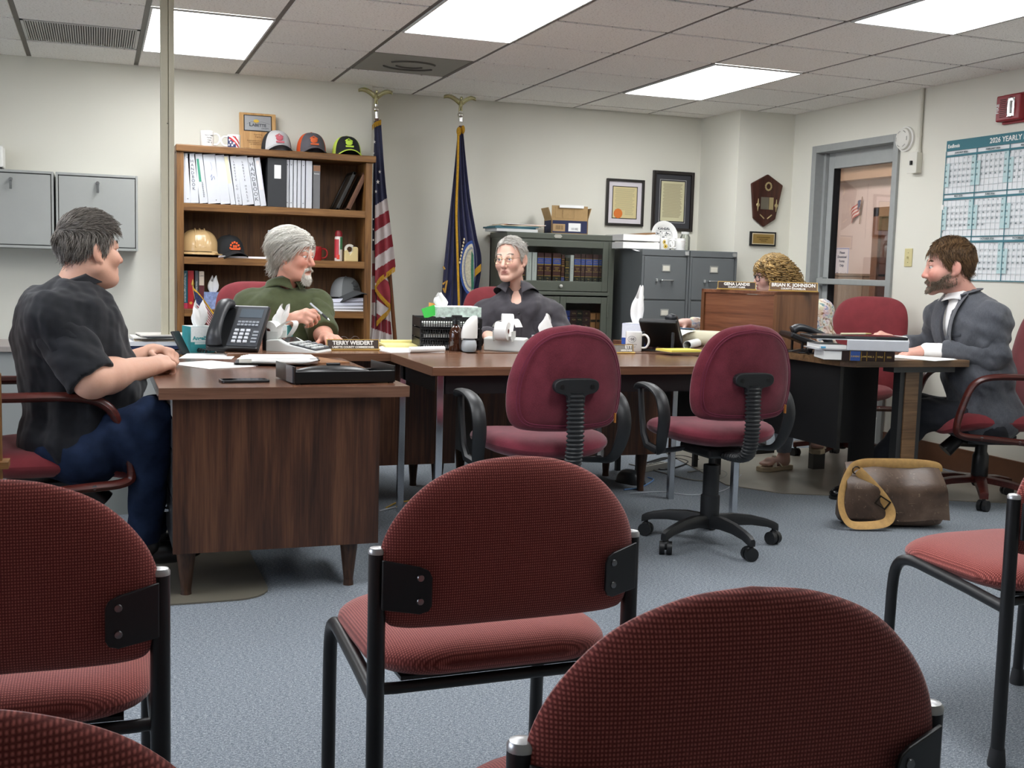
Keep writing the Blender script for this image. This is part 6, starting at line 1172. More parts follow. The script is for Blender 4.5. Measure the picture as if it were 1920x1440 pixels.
for k in range(5): obj('outlet', cbox((-.09+k*.045, 0, .0355), (.028, .028, .002)), M('#5a5a56', .5), t, smooth=0)
p = onz(1431, 850, 0); t = thing('black_box', 'small black adapter box on the floor under the right table', 'box', (p[0], p[1], 0), .2); obj('body', box(-.10, .06, -.04, .04, 0, .045), MBLK, t, smooth=0, bevel=.004); obj('feet', box(-.09, .05, -.03, .03, 0, .004), MBLK, t, smooth=0)
p = atd(-1, 830, 3.35); t = thing('wood_stand', 'edge of a wooden stand cut off by the left border', 'stand', (p[0]-.06, p[1], 0)); obj('post', box(-.02, .066, 0, .03, 0, .78), MOAKV, t, smooth=0, bevel=.002); obj('foot', box(-.06, .10, -.1, .13, 0, .03), MOAK, t, smooth=0); obj('ledge', box(-.05, .085, -.03, .05, .50, .52), MOAK, t, smooth=0)
# ================================================================ people: implicit surfaces meshed with surface nets
def nrm(v): v = np.asarray(v, float); return v/np.linalg.norm(v)
def prim_d(pr, X):
    """distance of points X (...,3) to one primitive"""
    if pr[0] == 'c':
        a, b, ra, rb = np.asarray(pr[1], float), np.asarray(pr[2], float), pr[3], pr[4]; ab = b-a; L = max(1e-9, ab@ab)
        t = np.clip(((X-a)@ab)/L, 0, 1); return np.linalg.norm(X-a-t[..., None]*ab, axis=-1)-(ra+t*(rb-ra))
    if pr[0] == 'e':
        c, r, Rm = np.asarray(pr[1], float), np.asarray(pr[2], float), pr[3]
        Q = X-c
        if Rm is not None: Q = Q@Rm          # columns of Rm are the ellipsoid axes
        k0 = np.linalg.norm(Q/r, axis=-1); k1 = np.linalg.norm(Q/(r*r), axis=-1)+1e-9; return k0*(k0-1)/k1
    if pr[0] == 'p':                          # half space: kept side is where (x-c).n < 0
        return (X-np.asarray(pr[1], float))@np.asarray(pr[2], float)
def prim_bb(pr, m):
    if pr[0] == 'c':
        a, b = np.asarray(pr[1], float), np.asarray(pr[2], float); r = max(pr[3], pr[4])+m; return np.minimum(a, b)-r, np.maximum(a, b)+r
    c = np.asarray(pr[1], float); r = max(pr[2])+m; return c-r, c+r
def combine(a, d, op, k):
    if op == 'u':
        if k <= 0: return np.minimum(a, d)
        h = np.clip(.5+.5*(d-a)/k, 0, 1); return a*h+d*(1-h)-k*h*(1-h)
    if op == 's':
        h = np.clip(.5-.5*(a+d)/k, 0, 1) if k > 0 else (a < -d)*1.; return a*(1-h)+(-d)*h+k*h*(1-h)
    return np.maximum(a, d)                   # 'i'
def field_pts(prims, X):
    v = np.full(X.shape[:-1], .3)
    for pr, op, k in prims: v = combine(v, prim_d(pr, X), op, k)
    return v
def nets(prims, h, post=None, pad=.02):
    """mesh the zero level: returns verts, quads"""
    lo = np.full(3, 1e9); hi = -lo
    for pr, op, k in prims:
        if op == 'u': a, b = prim_bb(pr, pad+k*.3); lo = np.minimum(lo, a); hi = np.maximum(hi, b)
    n = np.ceil((hi-lo)/h).astype(int)+1; ax = [lo[i]+h*np.arange(n[i]) for i in range(3)]
    v = np.full(n, .3, np.float32)
    for pr, op, k in prims:
        if op == 'u':
            a, b = prim_bb(pr, .035+k); i0 = np.clip(((a-lo)/h).astype(int), 0, n); i1 = np.clip(((b-lo)/h).astype(int)+2, 0, n)
        elif pr[0] == 'p': i0 = np.zeros(3, int); i1 = n
        else:
            a, b = prim_bb(pr, .012+k); i0 = np.clip(((a-lo)/h).astype(int), 0, n); i1 = np.clip(((b-lo)/h).astype(int)+2, 0, n)
        if (i1 <= i0).any(): continue
        s = tuple(slice(i0[i], i1[i]) for i in range(3))
        X = np.stack(np.meshgrid(*[ax[i][s[i]] for i in range(3)], indexing='ij'), -1)
        v[s] = combine(v[s], prim_d(pr, X), op, k)
    if post is not None:
        near = np.abs(v) < .05; ii = np.nonzero(near); X = np.stack([ax[i][ii[i]] for i in range(3)], -1); v[near] += post(X)
    ins = v < 0
    c = sum(ins[a:n[0]-1+a, b:n[1]-1+b, d:n[2]-1+d].astype(np.int8) for a in (0, 1) for b in (0, 1) for d in (0, 1))
    act = (c > 0) & (c < 8); I = np.stack(np.nonzero(act), -1); idx = np.full(act.shape, -1, np.int64); idx[act] = np.arange(len(I))
    acc = np.zeros((len(I), 3)); cnt = np.zeros(len(I)); cor = [(a, b, d) for a in (0, 1) for b in (0, 1) for d in (0, 1)]
    val = {q: v[I[:, 0]+q[0], I[:, 1]+q[1], I[:, 2]+q[2]] for q in cor}
    for q in cor:
        for ax_ in range(3):
            if q[ax_]: continue
            q2 = list(q); q2[ax_] = 1; q2 = tuple(q2); a, b = val[q], val[q2]; m = (a < 0) != (b < 0); t = np.where(m, a/(a-b+1e-12), 0)
            p = np.tile(np.array(q, float), (len(I), 1)); p[:, ax_] += t; acc[m] += p[m]; cnt[m] += 1
    V = lo+h*(I+acc/np.maximum(cnt, 1)[:, None]); F = []
    for ax_ in range(3):
        o1, o2 = [(1, 2), (2, 0), (0, 1)][ax_]; sh = np.array(n); sh[ax_] -= 1
        sl0 = [slice(None)]*3; sl1 = [slice(None)]*3; sl0[ax_] = slice(0, n[ax_]-1); sl1[ax_] = slice(1, n[ax_])
        a, b = ins[tuple(sl0)], ins[tuple(sl1)]; E = np.stack(np.nonzero(a != b), -1)
        E = E[(E[:, o1] > 0) & (E[:, o2] > 0) & (E[:, o1] < n[o1]-1) & (E[:, o2] < n[o2]-1)]
        if not len(E): continue
        fl = a[E[:, 0], E[:, 1], E[:, 2]]
        def g(d1, d2): Q = E.copy(); Q[:, o1] += d1; Q[:, o2] += d2; return idx[Q[:, 0], Q[:, 1], Q[:, 2]]
        q = np.stack([g(-1, -1), g(0, -1), g(0, 0), g(-1, 0)], -1); q[~fl] = q[~fl][:, ::-1]; F.append(q[(q >= 0).all(1)])
    F = np.concatenate(F); 
    for _ in range(1):                        # one gentle relaxation pass
        s = np.zeros_like(V); m = np.zeros(len(V))
        for k in range(4):
            np.add.at(s, F[:, k], V[F[:, (k+1) % 4]]); np.add.at(s, F[:, k], V[F[:, (k-1) % 4]]); np.add.at(m, F[:, k], 2)
        V = V*.5+.5*s/np.maximum(m, 1)[:, None]
    return V, F
def mesh_np(name, V, F, mat, parent=None, col=None):
    me = bpy.data.meshes.new(name); nv, nf = len(V), len(F); k = F.shape[1]
    me.vertices.add(nv); me.vertices.foreach_set('co', np.asarray(V, np.float32).ravel()); me.loops.add(nf*k); me.loops.foreach_set('vertex_index', np.asarray(F, np.int32).ravel())
    me.polygons.add(nf); me.polygons.foreach_set('loop_start', np.arange(nf, dtype=np.int32)*k); me.update(calc_edges=True); me.validate()
    me.polygons.foreach_set('use_smooth', np.ones(len(me.polygons), bool))
    if col is not None:
        a = me.color_attributes.new('tint', 'FLOAT_COLOR', 'POINT'); a.data.foreach_set('color', np.concatenate([col, np.ones((nv, 1))], 1).astype(np.float32).ravel())
    me.materials.append(mat); o = bpy.data.objects.new(name, me); COL.objects.link(o); o.parent = parent; return o
def strands(name, P, r, mat, parent, sides=3):
    """P (N,K,3) polylines, r (K,) or (N,K) radii -> thin tapered tubes in one mesh"""
    N, K, _ = P.shape; T = np.gradient(P, axis=1); T /= np.linalg.norm(T, axis=-1, keepdims=True)+1e-9
    ref = np.tile(np.array([.31, .52, .79]), (N, K, 1)); A = np.cross(T, ref); A /= np.linalg.norm(A, axis=-1, keepdims=True)+1e-9; B = np.cross(T, A)
    r = np.broadcast_to(r, (N, K)); V = np.stack([P+(A*math.cos(2*PI*s/sides)+B*math.sin(2*PI*s/sides))*r[..., None] for s in range(sides)], 2)
    base = np.arange(N)[:, None, None]*K*sides+np.arange(K-1)[None, :, None]*sides; s = np.arange(sides)[None, None, :]; s2 = (s+1) % sides
    F = np.stack([base+s, base+s2, base+sides+s2, base+sides+s], -1).reshape(-1, 4)
    if isinstance(mat, HairMat):
        rg = np.random.default_rng(N); u = rg.random((N, 1))**.9; c = mat.c1*(1-u)+mat.c2*u; c = np.repeat(c[:, None, :], K*sides, 1).reshape(-1, 3); return mesh_np(name, V.reshape(-1, 3), F, mat.m, parent, c)
    return mesh_np(name, V.reshape(-1, 3), F, mat, parent)
class HairMat:
    def __init__(s, c1, c2):
        t = NT('hair'); a = t.n('Attribute', attribute_name='tint'); t.col(a.outputs['Color']); s.m = t.set(.5, spec=.4); s.c1, s.c2 = np.array(lin(c1)[:3]), np.array(lin(c2)[:3]); s.base = M(tuple(float(x) for x in [((.55*a+.45*b) if (.55*a+.45*b) <= 0 else (1.055*(.55*a+.45*b)**(1/2.4)-.055)) for a, b in zip(s.c1, s.c2)]), .8)
def m_skin():
    t = NT('skin'); a = t.n('Attribute', attribute_name='tint'); v = t.coord(); n = t.noise(v, 60, 4, .6); n2 = t.noise(v, 14, 3)
    c = t.mix(t.math('MULTIPLY', n, .22), a.outputs['Color'], t.mix(1, a.outputs['Color'], lin('#d8a090'), 'MULTIPLY')); t.col(c); t.bump(t.noise(v, 160, 3, .7), .18, .002)
    t.b.inputs['Subsurface Weight'].default_value = .12; t.b.inputs['Subsurface Radius'].default_value = (.012, .005, .003); t.b.inputs['Subsurface Scale'].default_value = .6
    return t.set(.52, spec=.35)
MSKIN = m_skin()
def m_hair(c1, c2): return HairMat(c1, c2)
def m_cloth(c, amp=.12, rough=.85, weave=500, bump=.1): return M(c, rough, noise=amp, nscale=25, bump=bump, bscale=weave, spec=.2, sheen=.15)
def frame(az, pitch=0, roll=0):
    """columns: right, forward, up for a body facing azimuth az (degrees, 0 = +y, 90 = +x)"""
    a = math.radians(az); f = np.array([math.sin(a), math.cos(a), 0]); r = np.array([math.cos(a), -math.sin(a), 0]); u = np.array([0, 0, 1.])
    p = math.radians(pitch); f, u = f*math.cos(p)+u*math.sin(p), u*math.cos(p)-f*math.sin(p)
    q = math.radians(roll); r, u = r*math.cos(q)+u*math.sin(q), u*math.cos(q)-r*math.sin(q)
    return np.stack([r, f, u], 1)
CRC, CRR = np.array([0, -.012, .040]), np.array([.077, .098, .085])
def head_prims(o):
    jw, nose, chk, age = o.get('jaw', 1), o.get('nose', 1), o.get('cheek', 1), o.get('age', 0)
    P = [(('e', CRC, CRR, None), 'u', 0), (('e', (0, .018, -.03), (.066*jw, .076, .084), None), 'u', .03)]
    for s in (-1, 1):
        P += [(('c', (s*.056*jw, -.004, -.058), (s*.018, .070, -.098), .022, .019), 'u', .03), (('e', (s*.040, .064, -.026), (.026*chk, .028, .028), None), 'u', .025)]
    P += [(('e', (0, .080, -.100), (.022, .017, .018), None), 'u', .022), (('c', (-.036, .079, .024), (.036, .079, .024), .0125, .0125), 'u', .018)]
    for s in (-1, 1): P += [(('e', (s*.032, .101, .006), (.018, .017, .0125), None), 's', .012)]
    P += [(('c', (0, .088, .016), (0, .112*nose, -.030), .0095, .0125), 'u', .012), (('e', (0, .112*nose, -.034), (.0125, .0135, .0105), None), 'u', .006)]
    for s in (-1, 1): P += [(('e', (s*.0125, .100, -.037), (.0085, .011, .0085), None), 'u', .006), (('e', (s*.0065, .106, -.0455), (.0035, .006, .003), None), 's', .003)]
    P += [(('e', (0, .086, -.066), (.028, .014, .016), None), 'u', .014)]                     # muzzle
    P += [(('c', (-.022, .0895, -.0635), (0, .0985, -.0622), .0042, .0056), 'u', .005), (('c', (.022, .0895, -.0635), (0, .0985, -.0622), .0042, .0056), 'u', .005), (('c', (-.016, .090, -.0745), (.016, .090, -.0745), .0065, .0065), 'u', .006)]
    P += [(('c', (-.023, .0985, -.0685), (.023, .0985, -.0685), .0022, .0022), 's', .003), (('c', (-.018, .096, -.085), (.018, .096, -.085), .004, .004), 's', .010)]
    for s in (-1, 1):
        P += [(('e', (s*.0315, .0818, .0150+o.get('lid', 0)), (.0175, .0128, .0062), None), 'u', .003), (('e', (s*.0315, .0805, -.0035), (.0165, .0118, .0050), None), 'u', .003)]   # lids
        if age: P += [(('c', (s*.0195, .0985, -.038), (s*.036, .087, -.074), .0042, .0032), 's', .007), (('c', (s*.014, .094, -.008), (s*.040, .083, -.016), .0028, .0024), 's', .006), (('c', (s*.046, .078, .004), (s*.060, .062, .010), .0022, .002), 's', .005)]
        Re = frame(s*-24, 0, 0)
        P += [(('e', (s*.0855, -.014, -.002), (.0085, .0215, .034), Re), 'u', .005), (('e', (s*.0955, -.008, .003), (.0065, .012, .021), Re), 's', .005), (('e', (s*.082, -.002, -.033), (.008, .010, .011), None), 'u', .006)]
    if age: P += [(('c', (-.035, .0905, .050+.009*k), (.035, .0905, .046+.0095*k), .0024, .0024), 's', .005) for k in range(3)]
    return P
def xform(P, R, c, s=1):
    out = []
    for pr, op, k in P:
        if pr[0] == 'c': q = ('c', c+R@(np.asarray(pr[1])*s), c+R@(np.asarray(pr[2])*s), pr[3]*s, pr[4]*s)
        else: q = ('e', c+R@(np.asarray(pr[1])*s), np.asarray(pr[2])*s, R if pr[3] is None else R@pr[3])
        out.append((q, op, k*s))
    return out
def hand_prims(w, fwd, up, side, curl=(.5, .55, .6, .65), thumb=(.5, .4), s=1.0, spread=.10):
    """w wrist, fwd towards the knuckles, up = back of the hand, side=+1 if the thumb is on fwd x up side"""
    fwd = nrm(fwd); up = nrm(np.asarray(up)-fwd*(np.asarray(up)@fwd)); rt = np.cross(fwd, up)*side; w = np.asarray(w, float)
    def L(a, b, c): return w+(fwd*a+rt*b+up*c)*s
    P = [(('c', L(-.02, 0, 0), L(.02, 0, 0), .027*s, .026*s), 'u', .01), (('c', L(.03, .020, 0), L(.082, .026, .002), .018*s, .0135*s), 'u', .02), (('c', L(.03, 0, .002), L(.088, .004, .004), .019*s, .0135*s), 'u', .02), (('c', L(.03, -.018, 0), L(.080, -.026, .001), .017*s, .0125*s), 'u', .02)]
    for i, (b, l, r) in enumerate(((.029, .92, .0092), (.010, 1.02, .0096), (-.010, .96, .0092), (-.028, .76, .0082))):
        p = L(.084-.004*abs(i-1), b, .003); d = fwd*1+rt*(spread*(1.2-i)); d = nrm(d); ax_u = up.copy(); c = curl[i]
        for j, (sl, f) in enumerate(((.042, .9), (.027, 1.1), (.021, .8))):
            a = c*f; d2 = d*math.cos(a)-ax_u*math.sin(a); ax_u = ax_u*math.cos(a)+d*math.sin(a); d = nrm(d2); q = p+d*sl*l*s
            P.append((('c', p, q, r*s*(1-.06*j), r*s*(.94-.08*j)), 'u', .004 if j else .010)); p = q
    p = L(.022, .024, -.006); d = nrm(fwd*.62+rt*.75-up*.25*(1+thumb[0])); q = p+d*.042*s; P.append((('c', p, q, .0150*s, .0112*s), 'u', .014))
    d = nrm(d*math.cos(thumb[1])+nrm(fwd*.9-rt*.35-up*.2)*math.sin(thumb[1])*1.3); q2 = q+d*.03*s; P.append((('c', q, q2, .0110*s, .0098*s), 'u', .004)); d = nrm(d*.9+fwd*.35-rt*.2); P.append((('c', q2, q2+d*.024*s, .0098*s, .0085*s), 'u', .003))
    return P
HAIRLINE = [(0, .078), (25, .074), (45, .066), (62, .030), (76, -.018), (88, -.012), (100, .030), (118, .012), (135, -.040), (160, -.066), (180, -.070)]
def scalp_points(n, line, rng):
    a = np.array([x for x, _ in line]); z = np.array([y for _, y in line]); out = []
    while len(out) < n:
        u = rng.normal(size=(n*3, 3)); u /= np.linalg.norm(u, axis=1, keepdims=True); p = CRC+CRR*u
        yaw = np.degrees(np.abs(np.arctan2(p[:, 0], p[:, 1]))); out += list(p[p[:, 2] > np.interp(yaw, a, z)+rng.normal(size=len(p))*.003])
    return np.array(out[:n])
def hair_cap(line, off, jit, rng, R, c, s, mat, parent, bulge=None):
    nu, nv = 72, 44; V = np.zeros((nv+1, nu, 3)); keep = np.zeros((nv+1, nu), bool); a = np.array([x for x, _ in line]); z = np.array([y for _, y in line])
    for j in range(nv+1):
        e = PI*(j/nv)-PI/2
        for i in range(nu):
            q = 2*PI*i/nu; u = np.array([math.cos(e)*math.sin(q), math.cos(e)*math.cos(q), math.sin(e)]); p = CRC+CRR*u; yaw = abs(math.degrees(math.atan2(p[0], p[1])))
            keep[j, i] = p[2] > np.interp(yaw, a, z)-.001; o = float(off(u)) if callable(off) else off; V[j, i] = p+u*(o+jit*rng.normal())
    F = [(j*nu+i, j*nu+(i+1) % nu, (j+1)*nu+(i+1) % nu, (j+1)*nu+i) for j in range(nv) for i in range(nu) if keep[j, i] and keep[j, (i+1) % nu] and keep[j+1, i] and keep[j+1, (i+1) % nu]]
    W = c+(V.reshape(-1, 3)*s)@R.T; o = obj('hair_base', (W.tolist(), F), mat.base, parent, smooth=True); return o
def grow(roots, flow, K, step, lift, rng, wav=0, wl=.03, out0=.004, grav=0, minr=1.0, off=None):
    """strands over the skull following flow(p)->dir"""
    ph0 = rng.uniform(0, 6, 3); 
    def hug(q):
        u = (q-CRC)/CRR; u /= np.linalg.norm(u, axis=1, keepdims=True); need = np.linalg.norm(CRR*u, axis=1)+(off(u.T) if off else .003)+.0015; rad = np.linalg.norm(q-CRC, axis=1); return np.where((rad < need)[:, None], CRC+(q-CRC)/rad[:, None]*need[:, None], q)
    P = [hug(roots)]; ph = rng.uniform(0, 6.28, len(roots)); ln = rng.uniform(.75, 1.25, len(roots))[:, None]
    for k in range(K-1):
        p = P[-1]; n = (p-CRC)/(CRR*CRR); n /= np.linalg.norm(n, axis=1, keepdims=True); f = flow(p)+rng.normal(size=p.shape)*.08+.22*np.sin(roots[:, [1, 2, 0]]*210+ph0); f[:, 2] -= grav*(k/K)
        f = f-n*np.sum(f*n, 1, keepdims=True)*.85; f /= np.linalg.norm(f, axis=1, keepdims=True)+1e-9
        q = p+(f+n*lift*(1-k/K*.8))*step*ln
        if wav: q = q+np.cross(f, n)*wav*np.sin(ph+k*step/wl*6.28)[:, None]
        q = hug(q); P.append(q)
    return np.stack(P, 1)
class Person:
    def __init__(s, label, skin):
        s.skin = np.array(lin(skin)[:3]); s.VS, s.FS, s.CS = [], [], []; s.n = 0; s.label = label; s.kids = []
        s.root = bpy.data.objects.new('person', None); s.parts = []
    def add_skin(s, prims, h, col=None):
        V, F = nets(prims, h); C = np.tile(s.skin, (len(V), 1)) if col is None else col(V); s.VS.append(V); s.FS.append(F+s.n); s.CS.append(C); s.n += len(V)
    def finish(s):
        o = mesh_np('person', np.concatenate(s.VS), np.concatenate(s.FS), MSKIN, None, np.concatenate(s.CS)); tag(o, s.label, 'person')
        for k in s.kids: k.parent = o
        bpy.data.objects.remove(s.root); return o
    def kid(s, o): s.kids.append(o); return o
    def head(s, c, az, pitch, roll, sc, o, neck_to, neck_r=.056):
        R = frame(az, pitch, roll); s.R, s.c, s.sc = R, np.asarray(c, float), sc; s.hp = head_prims(o)
        P = xform(head_prims(o), R, s.c, sc); P.insert(2, (('c', s.c+R@(np.array([0, -.022, -.06])*sc), np.asarray(neck_to), neck_r*sc, neck_r*1.12*sc), 'u', .03))
        if o.get('jowl'): P += [(('e', s.c+R@(np.array([0, .03, -.098])*sc), np.array([.055, .05, .035])*o['jowl']*sc, R), 'u', .035)]
        red = np.array(lin(o.get('red', '#b5564a'))[:3]); lip = np.array(lin(o.get('lip', '#a8625a'))[:3]); stub = o.get('stubble')
        def col(V):
            L = ((V-s.c)@R)/sc; C = np.tile(s.skin, (len(V), 1))
            def blend(w, k): return C*(1-w[:, None])+k*w[:, None]
            g = lambda p, r: np.exp(-np.sum(((L-np.array(p))/np.array(r))**2, 1))
            C = blend(np.clip(.45*o.get('flush', 1)*(g((.042, .075, -.03), (.025, .03, .025))+g((-.042, .075, -.03), (.025, .03, .025))+g((0, .115, -.033), (.016, .02, .016))+.6*g((.085, -.01, 0), (.02, .03, .035))+.6*g((-.085, -.01, 0), (.02, .03, .035))), 0, .75), red)
            C = blend(np.clip(.8*(np.abs(L[:, 2]+.068) < .0115)*(np.abs(L[:, 0]) < .024)*(L[:, 1] > .088)*np.exp(-(L[:, 0]/.02)**4), 0, 1), lip)
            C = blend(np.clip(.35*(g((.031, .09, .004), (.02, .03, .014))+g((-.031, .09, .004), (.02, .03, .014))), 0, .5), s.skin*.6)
            if stub is not None:
                sg = lambda q: 1/(1+np.exp(-np.clip(q, -30, 30))); w = sg((-.048+.05*np.clip(1-L[:, 1]/.06, 0, 1)-L[:, 2])/.006)*sg((L[:, 1]+.005)/.008)*sg((L[:, 2]+.118)/.006); C = blend(w*.7, np.array(lin(stub)[:3]))
            return C
        s.add_skin(P, .0034*sc, col)
        for k in (-1, 1):
            e = s.c+R@(np.array([k*.0315, .0805, .0055])*sc); lk = nrm(R@np.array(o.get('look', (0, 1, 0)), float))
            ey = s.kid(obj('eye', ball(e, .0118*sc, 14, 10), M('#e6e0da', .15, coat=.5), None, smooth=True)); ir = obj('iris', ball(e+lk*.0070*sc, .0062*sc, 12, 8), M(o.get('iris', '#4a5058'), .1), ey, smooth=True); obj('pupil', ball(e+lk*.0108*sc, .0030*sc, 8, 6), M('#0a0a0a', .1), ir, smooth=True)
    def L2W(s, p): return s.c+(np.asarray(p)*s.sc)@s.R.T
    def project(s, roots):
        for _ in range(6):
            d_ = field_pts(s.hp, roots); g = np.stack([field_pts(s.hp, roots+e)-field_pts(s.hp, roots-e) for e in np.eye(3)*.002], 1)/.004; roots = roots-(d_/np.maximum(.2, np.sum(g*g, 1)))[:, None]*g
        return roots
    def brows(s, mat, th=.0011, n=90, z=.030, w=.02):
        rng = np.random.default_rng(3); P = []
        for k in (-1, 1):
            x = rng.uniform(.014, .050, n); y0 = .0925-(x-.02)**2*9+.0; zz = z+.006*np.sin((x-.014)/.036*2.4)+rng.normal(size=n)*.0016; r = s.project(np.stack([k*x, y0, zz], 1))
            d = np.stack([k*np.full(n, .9), np.full(n, -.18)-x*4, rng.normal(size=n)*.25+.15], 1); P.append(np.stack([r+d*t*.011 for t in (0, .5, 1)], 1))
        P = np.concatenate(P); s.kid(strands('eyebrows', s.L2W(P.reshape(-1, 3)).reshape(P.shape), np.array([th, th, th*.3])*s.sc, mat, None))
    def hair(s, line, mat, off, flow, n=2200, K=6, step=.012, lift=.25, r=.0012, wav=0, jit=.001, seed=1, grav=0, wl=.03, minr=1.0):
        rng = np.random.default_rng(seed); b = s.kid(hair_cap(line, off, jit, rng, s.R, s.c, s.sc, mat, None)); P = grow(scalp_points(n, line, rng), flow, K, step, lift, rng, wav, wl, .004, grav, minr, off)
        rr = r*np.linspace(1.1, .35, K); s.kid(strands('hair', s.L2W(P.reshape(-1, 3)).reshape(P.shape), rr*s.sc, mat, None))
    def beard(s, pts_fn, n, ln, mat, r=.0011, seed=5, K=4, name='beard'):
        rng = np.random.default_rng(seed); roots, dirs = pts_fn(n, rng); hp = s.hp
        for _ in range(6):
            d_ = field_pts(hp, roots); g = np.stack([field_pts(hp, roots+e)-field_pts(hp, roots-e) for e in np.eye(3)*.002], 1)/.004; roots = roots-(d_/np.maximum(.2, np.sum(g*g, 1)))[:, None]*g
        P = np.stack([roots+dirs*ln*k/(K-1)+rng.normal(size=roots.shape)*.0012*k for k in range(K)], 1)
        s.kid(strands(name, s.L2W(P.reshape(-1, 3)).reshape(P.shape), r*np.linspace(1, .35, K)*s.sc, mat, None))
    def cloth(s, name, prims, h, mat, amp=.0035, seed=0, folds=()):
        rng = np.random.default_rng(seed); D = rng.normal(size=(7, 3)); D /= np.linalg.norm(D, axis=1, keepdims=True); fr = rng.uniform(28, 75, 7); ph = rng.uniform(0, 6, 7)
        def post(X):
            w = np.zeros(len(X)); q = X+.02*np.sin(X[:, [1, 2, 0]]*17+seed)
            for d, f, p in zip(D, fr, ph): w += np.sin((q@d)*f+p)**3
            v = -amp*w*.5
            for (c, d, f, a, rad) in folds:   # directed fold bundles: centre, across direction, frequency, amplitude, reach
                g = np.exp(-np.sum((X-np.asarray(c))**2, 1)/rad**2); v -= a*g*np.sin((q-np.asarray(c))@nrm(d)*f)
            return v
        V, F = nets(prims, h, post); return s.kid(mesh_np(name, V, F, mat))
    def collar(s, c, az, tilt, r, h, mat, tip=.035, gap=18, name='collar', front=.0, lean=0, flare=.014):
        R = frame(az, tilt, lean); G = []
        def f(u, v):
            a = math.radians(gap+(360-2*gap)*u); dr = math.cos(a); x, y = r[0]*math.sin(a), r[1]*math.cos(a)
            tipk = max(0, dr)**6; fo = abs(v*2-1)          # v 0..0.5 stand, 0.5..1 fall
            if v < .5: rr = 1; z = h*(v*2)
            else: k = (v-.5)*2; rr = 1+flare/r[0]*k*1.2; z = h*(1-k)-k*tip*tipk-.004*k; y = y+k*tipk*.012
            return tuple(np.asarray(c)+R@np.array([x*rr, y*rr+front*max(0, dr), z]))
        g = sheet(f, 60, 8); o = obj(name, g, mat, None, smooth=True); m = o.modifiers.new('t', 'SOLIDIFY'); m.thickness = .003; return s.kid(o)
def E(c, r, R=None): return ('e', np.asarray(c), np.asarray(r), R)
def CN(a, b, ra, rb): return ('c', np.asarray(a), np.asarray(b), ra, rb)
def shrink(prims, d):
    out = []
    for pr, op, k in prims:
        if op != 'u': continue
        out.append(((('c', pr[1], pr[2], max(.01, pr[3]-d), max(.01, pr[4]-d)) if pr[0] == 'c' else ('e', pr[1], np.maximum(np.asarray(pr[2])-d, .02), pr[3])), op, k))
    return out
def cut(c, n): return (('p', np.asarray(c), nrm(n)), 'i', 0)
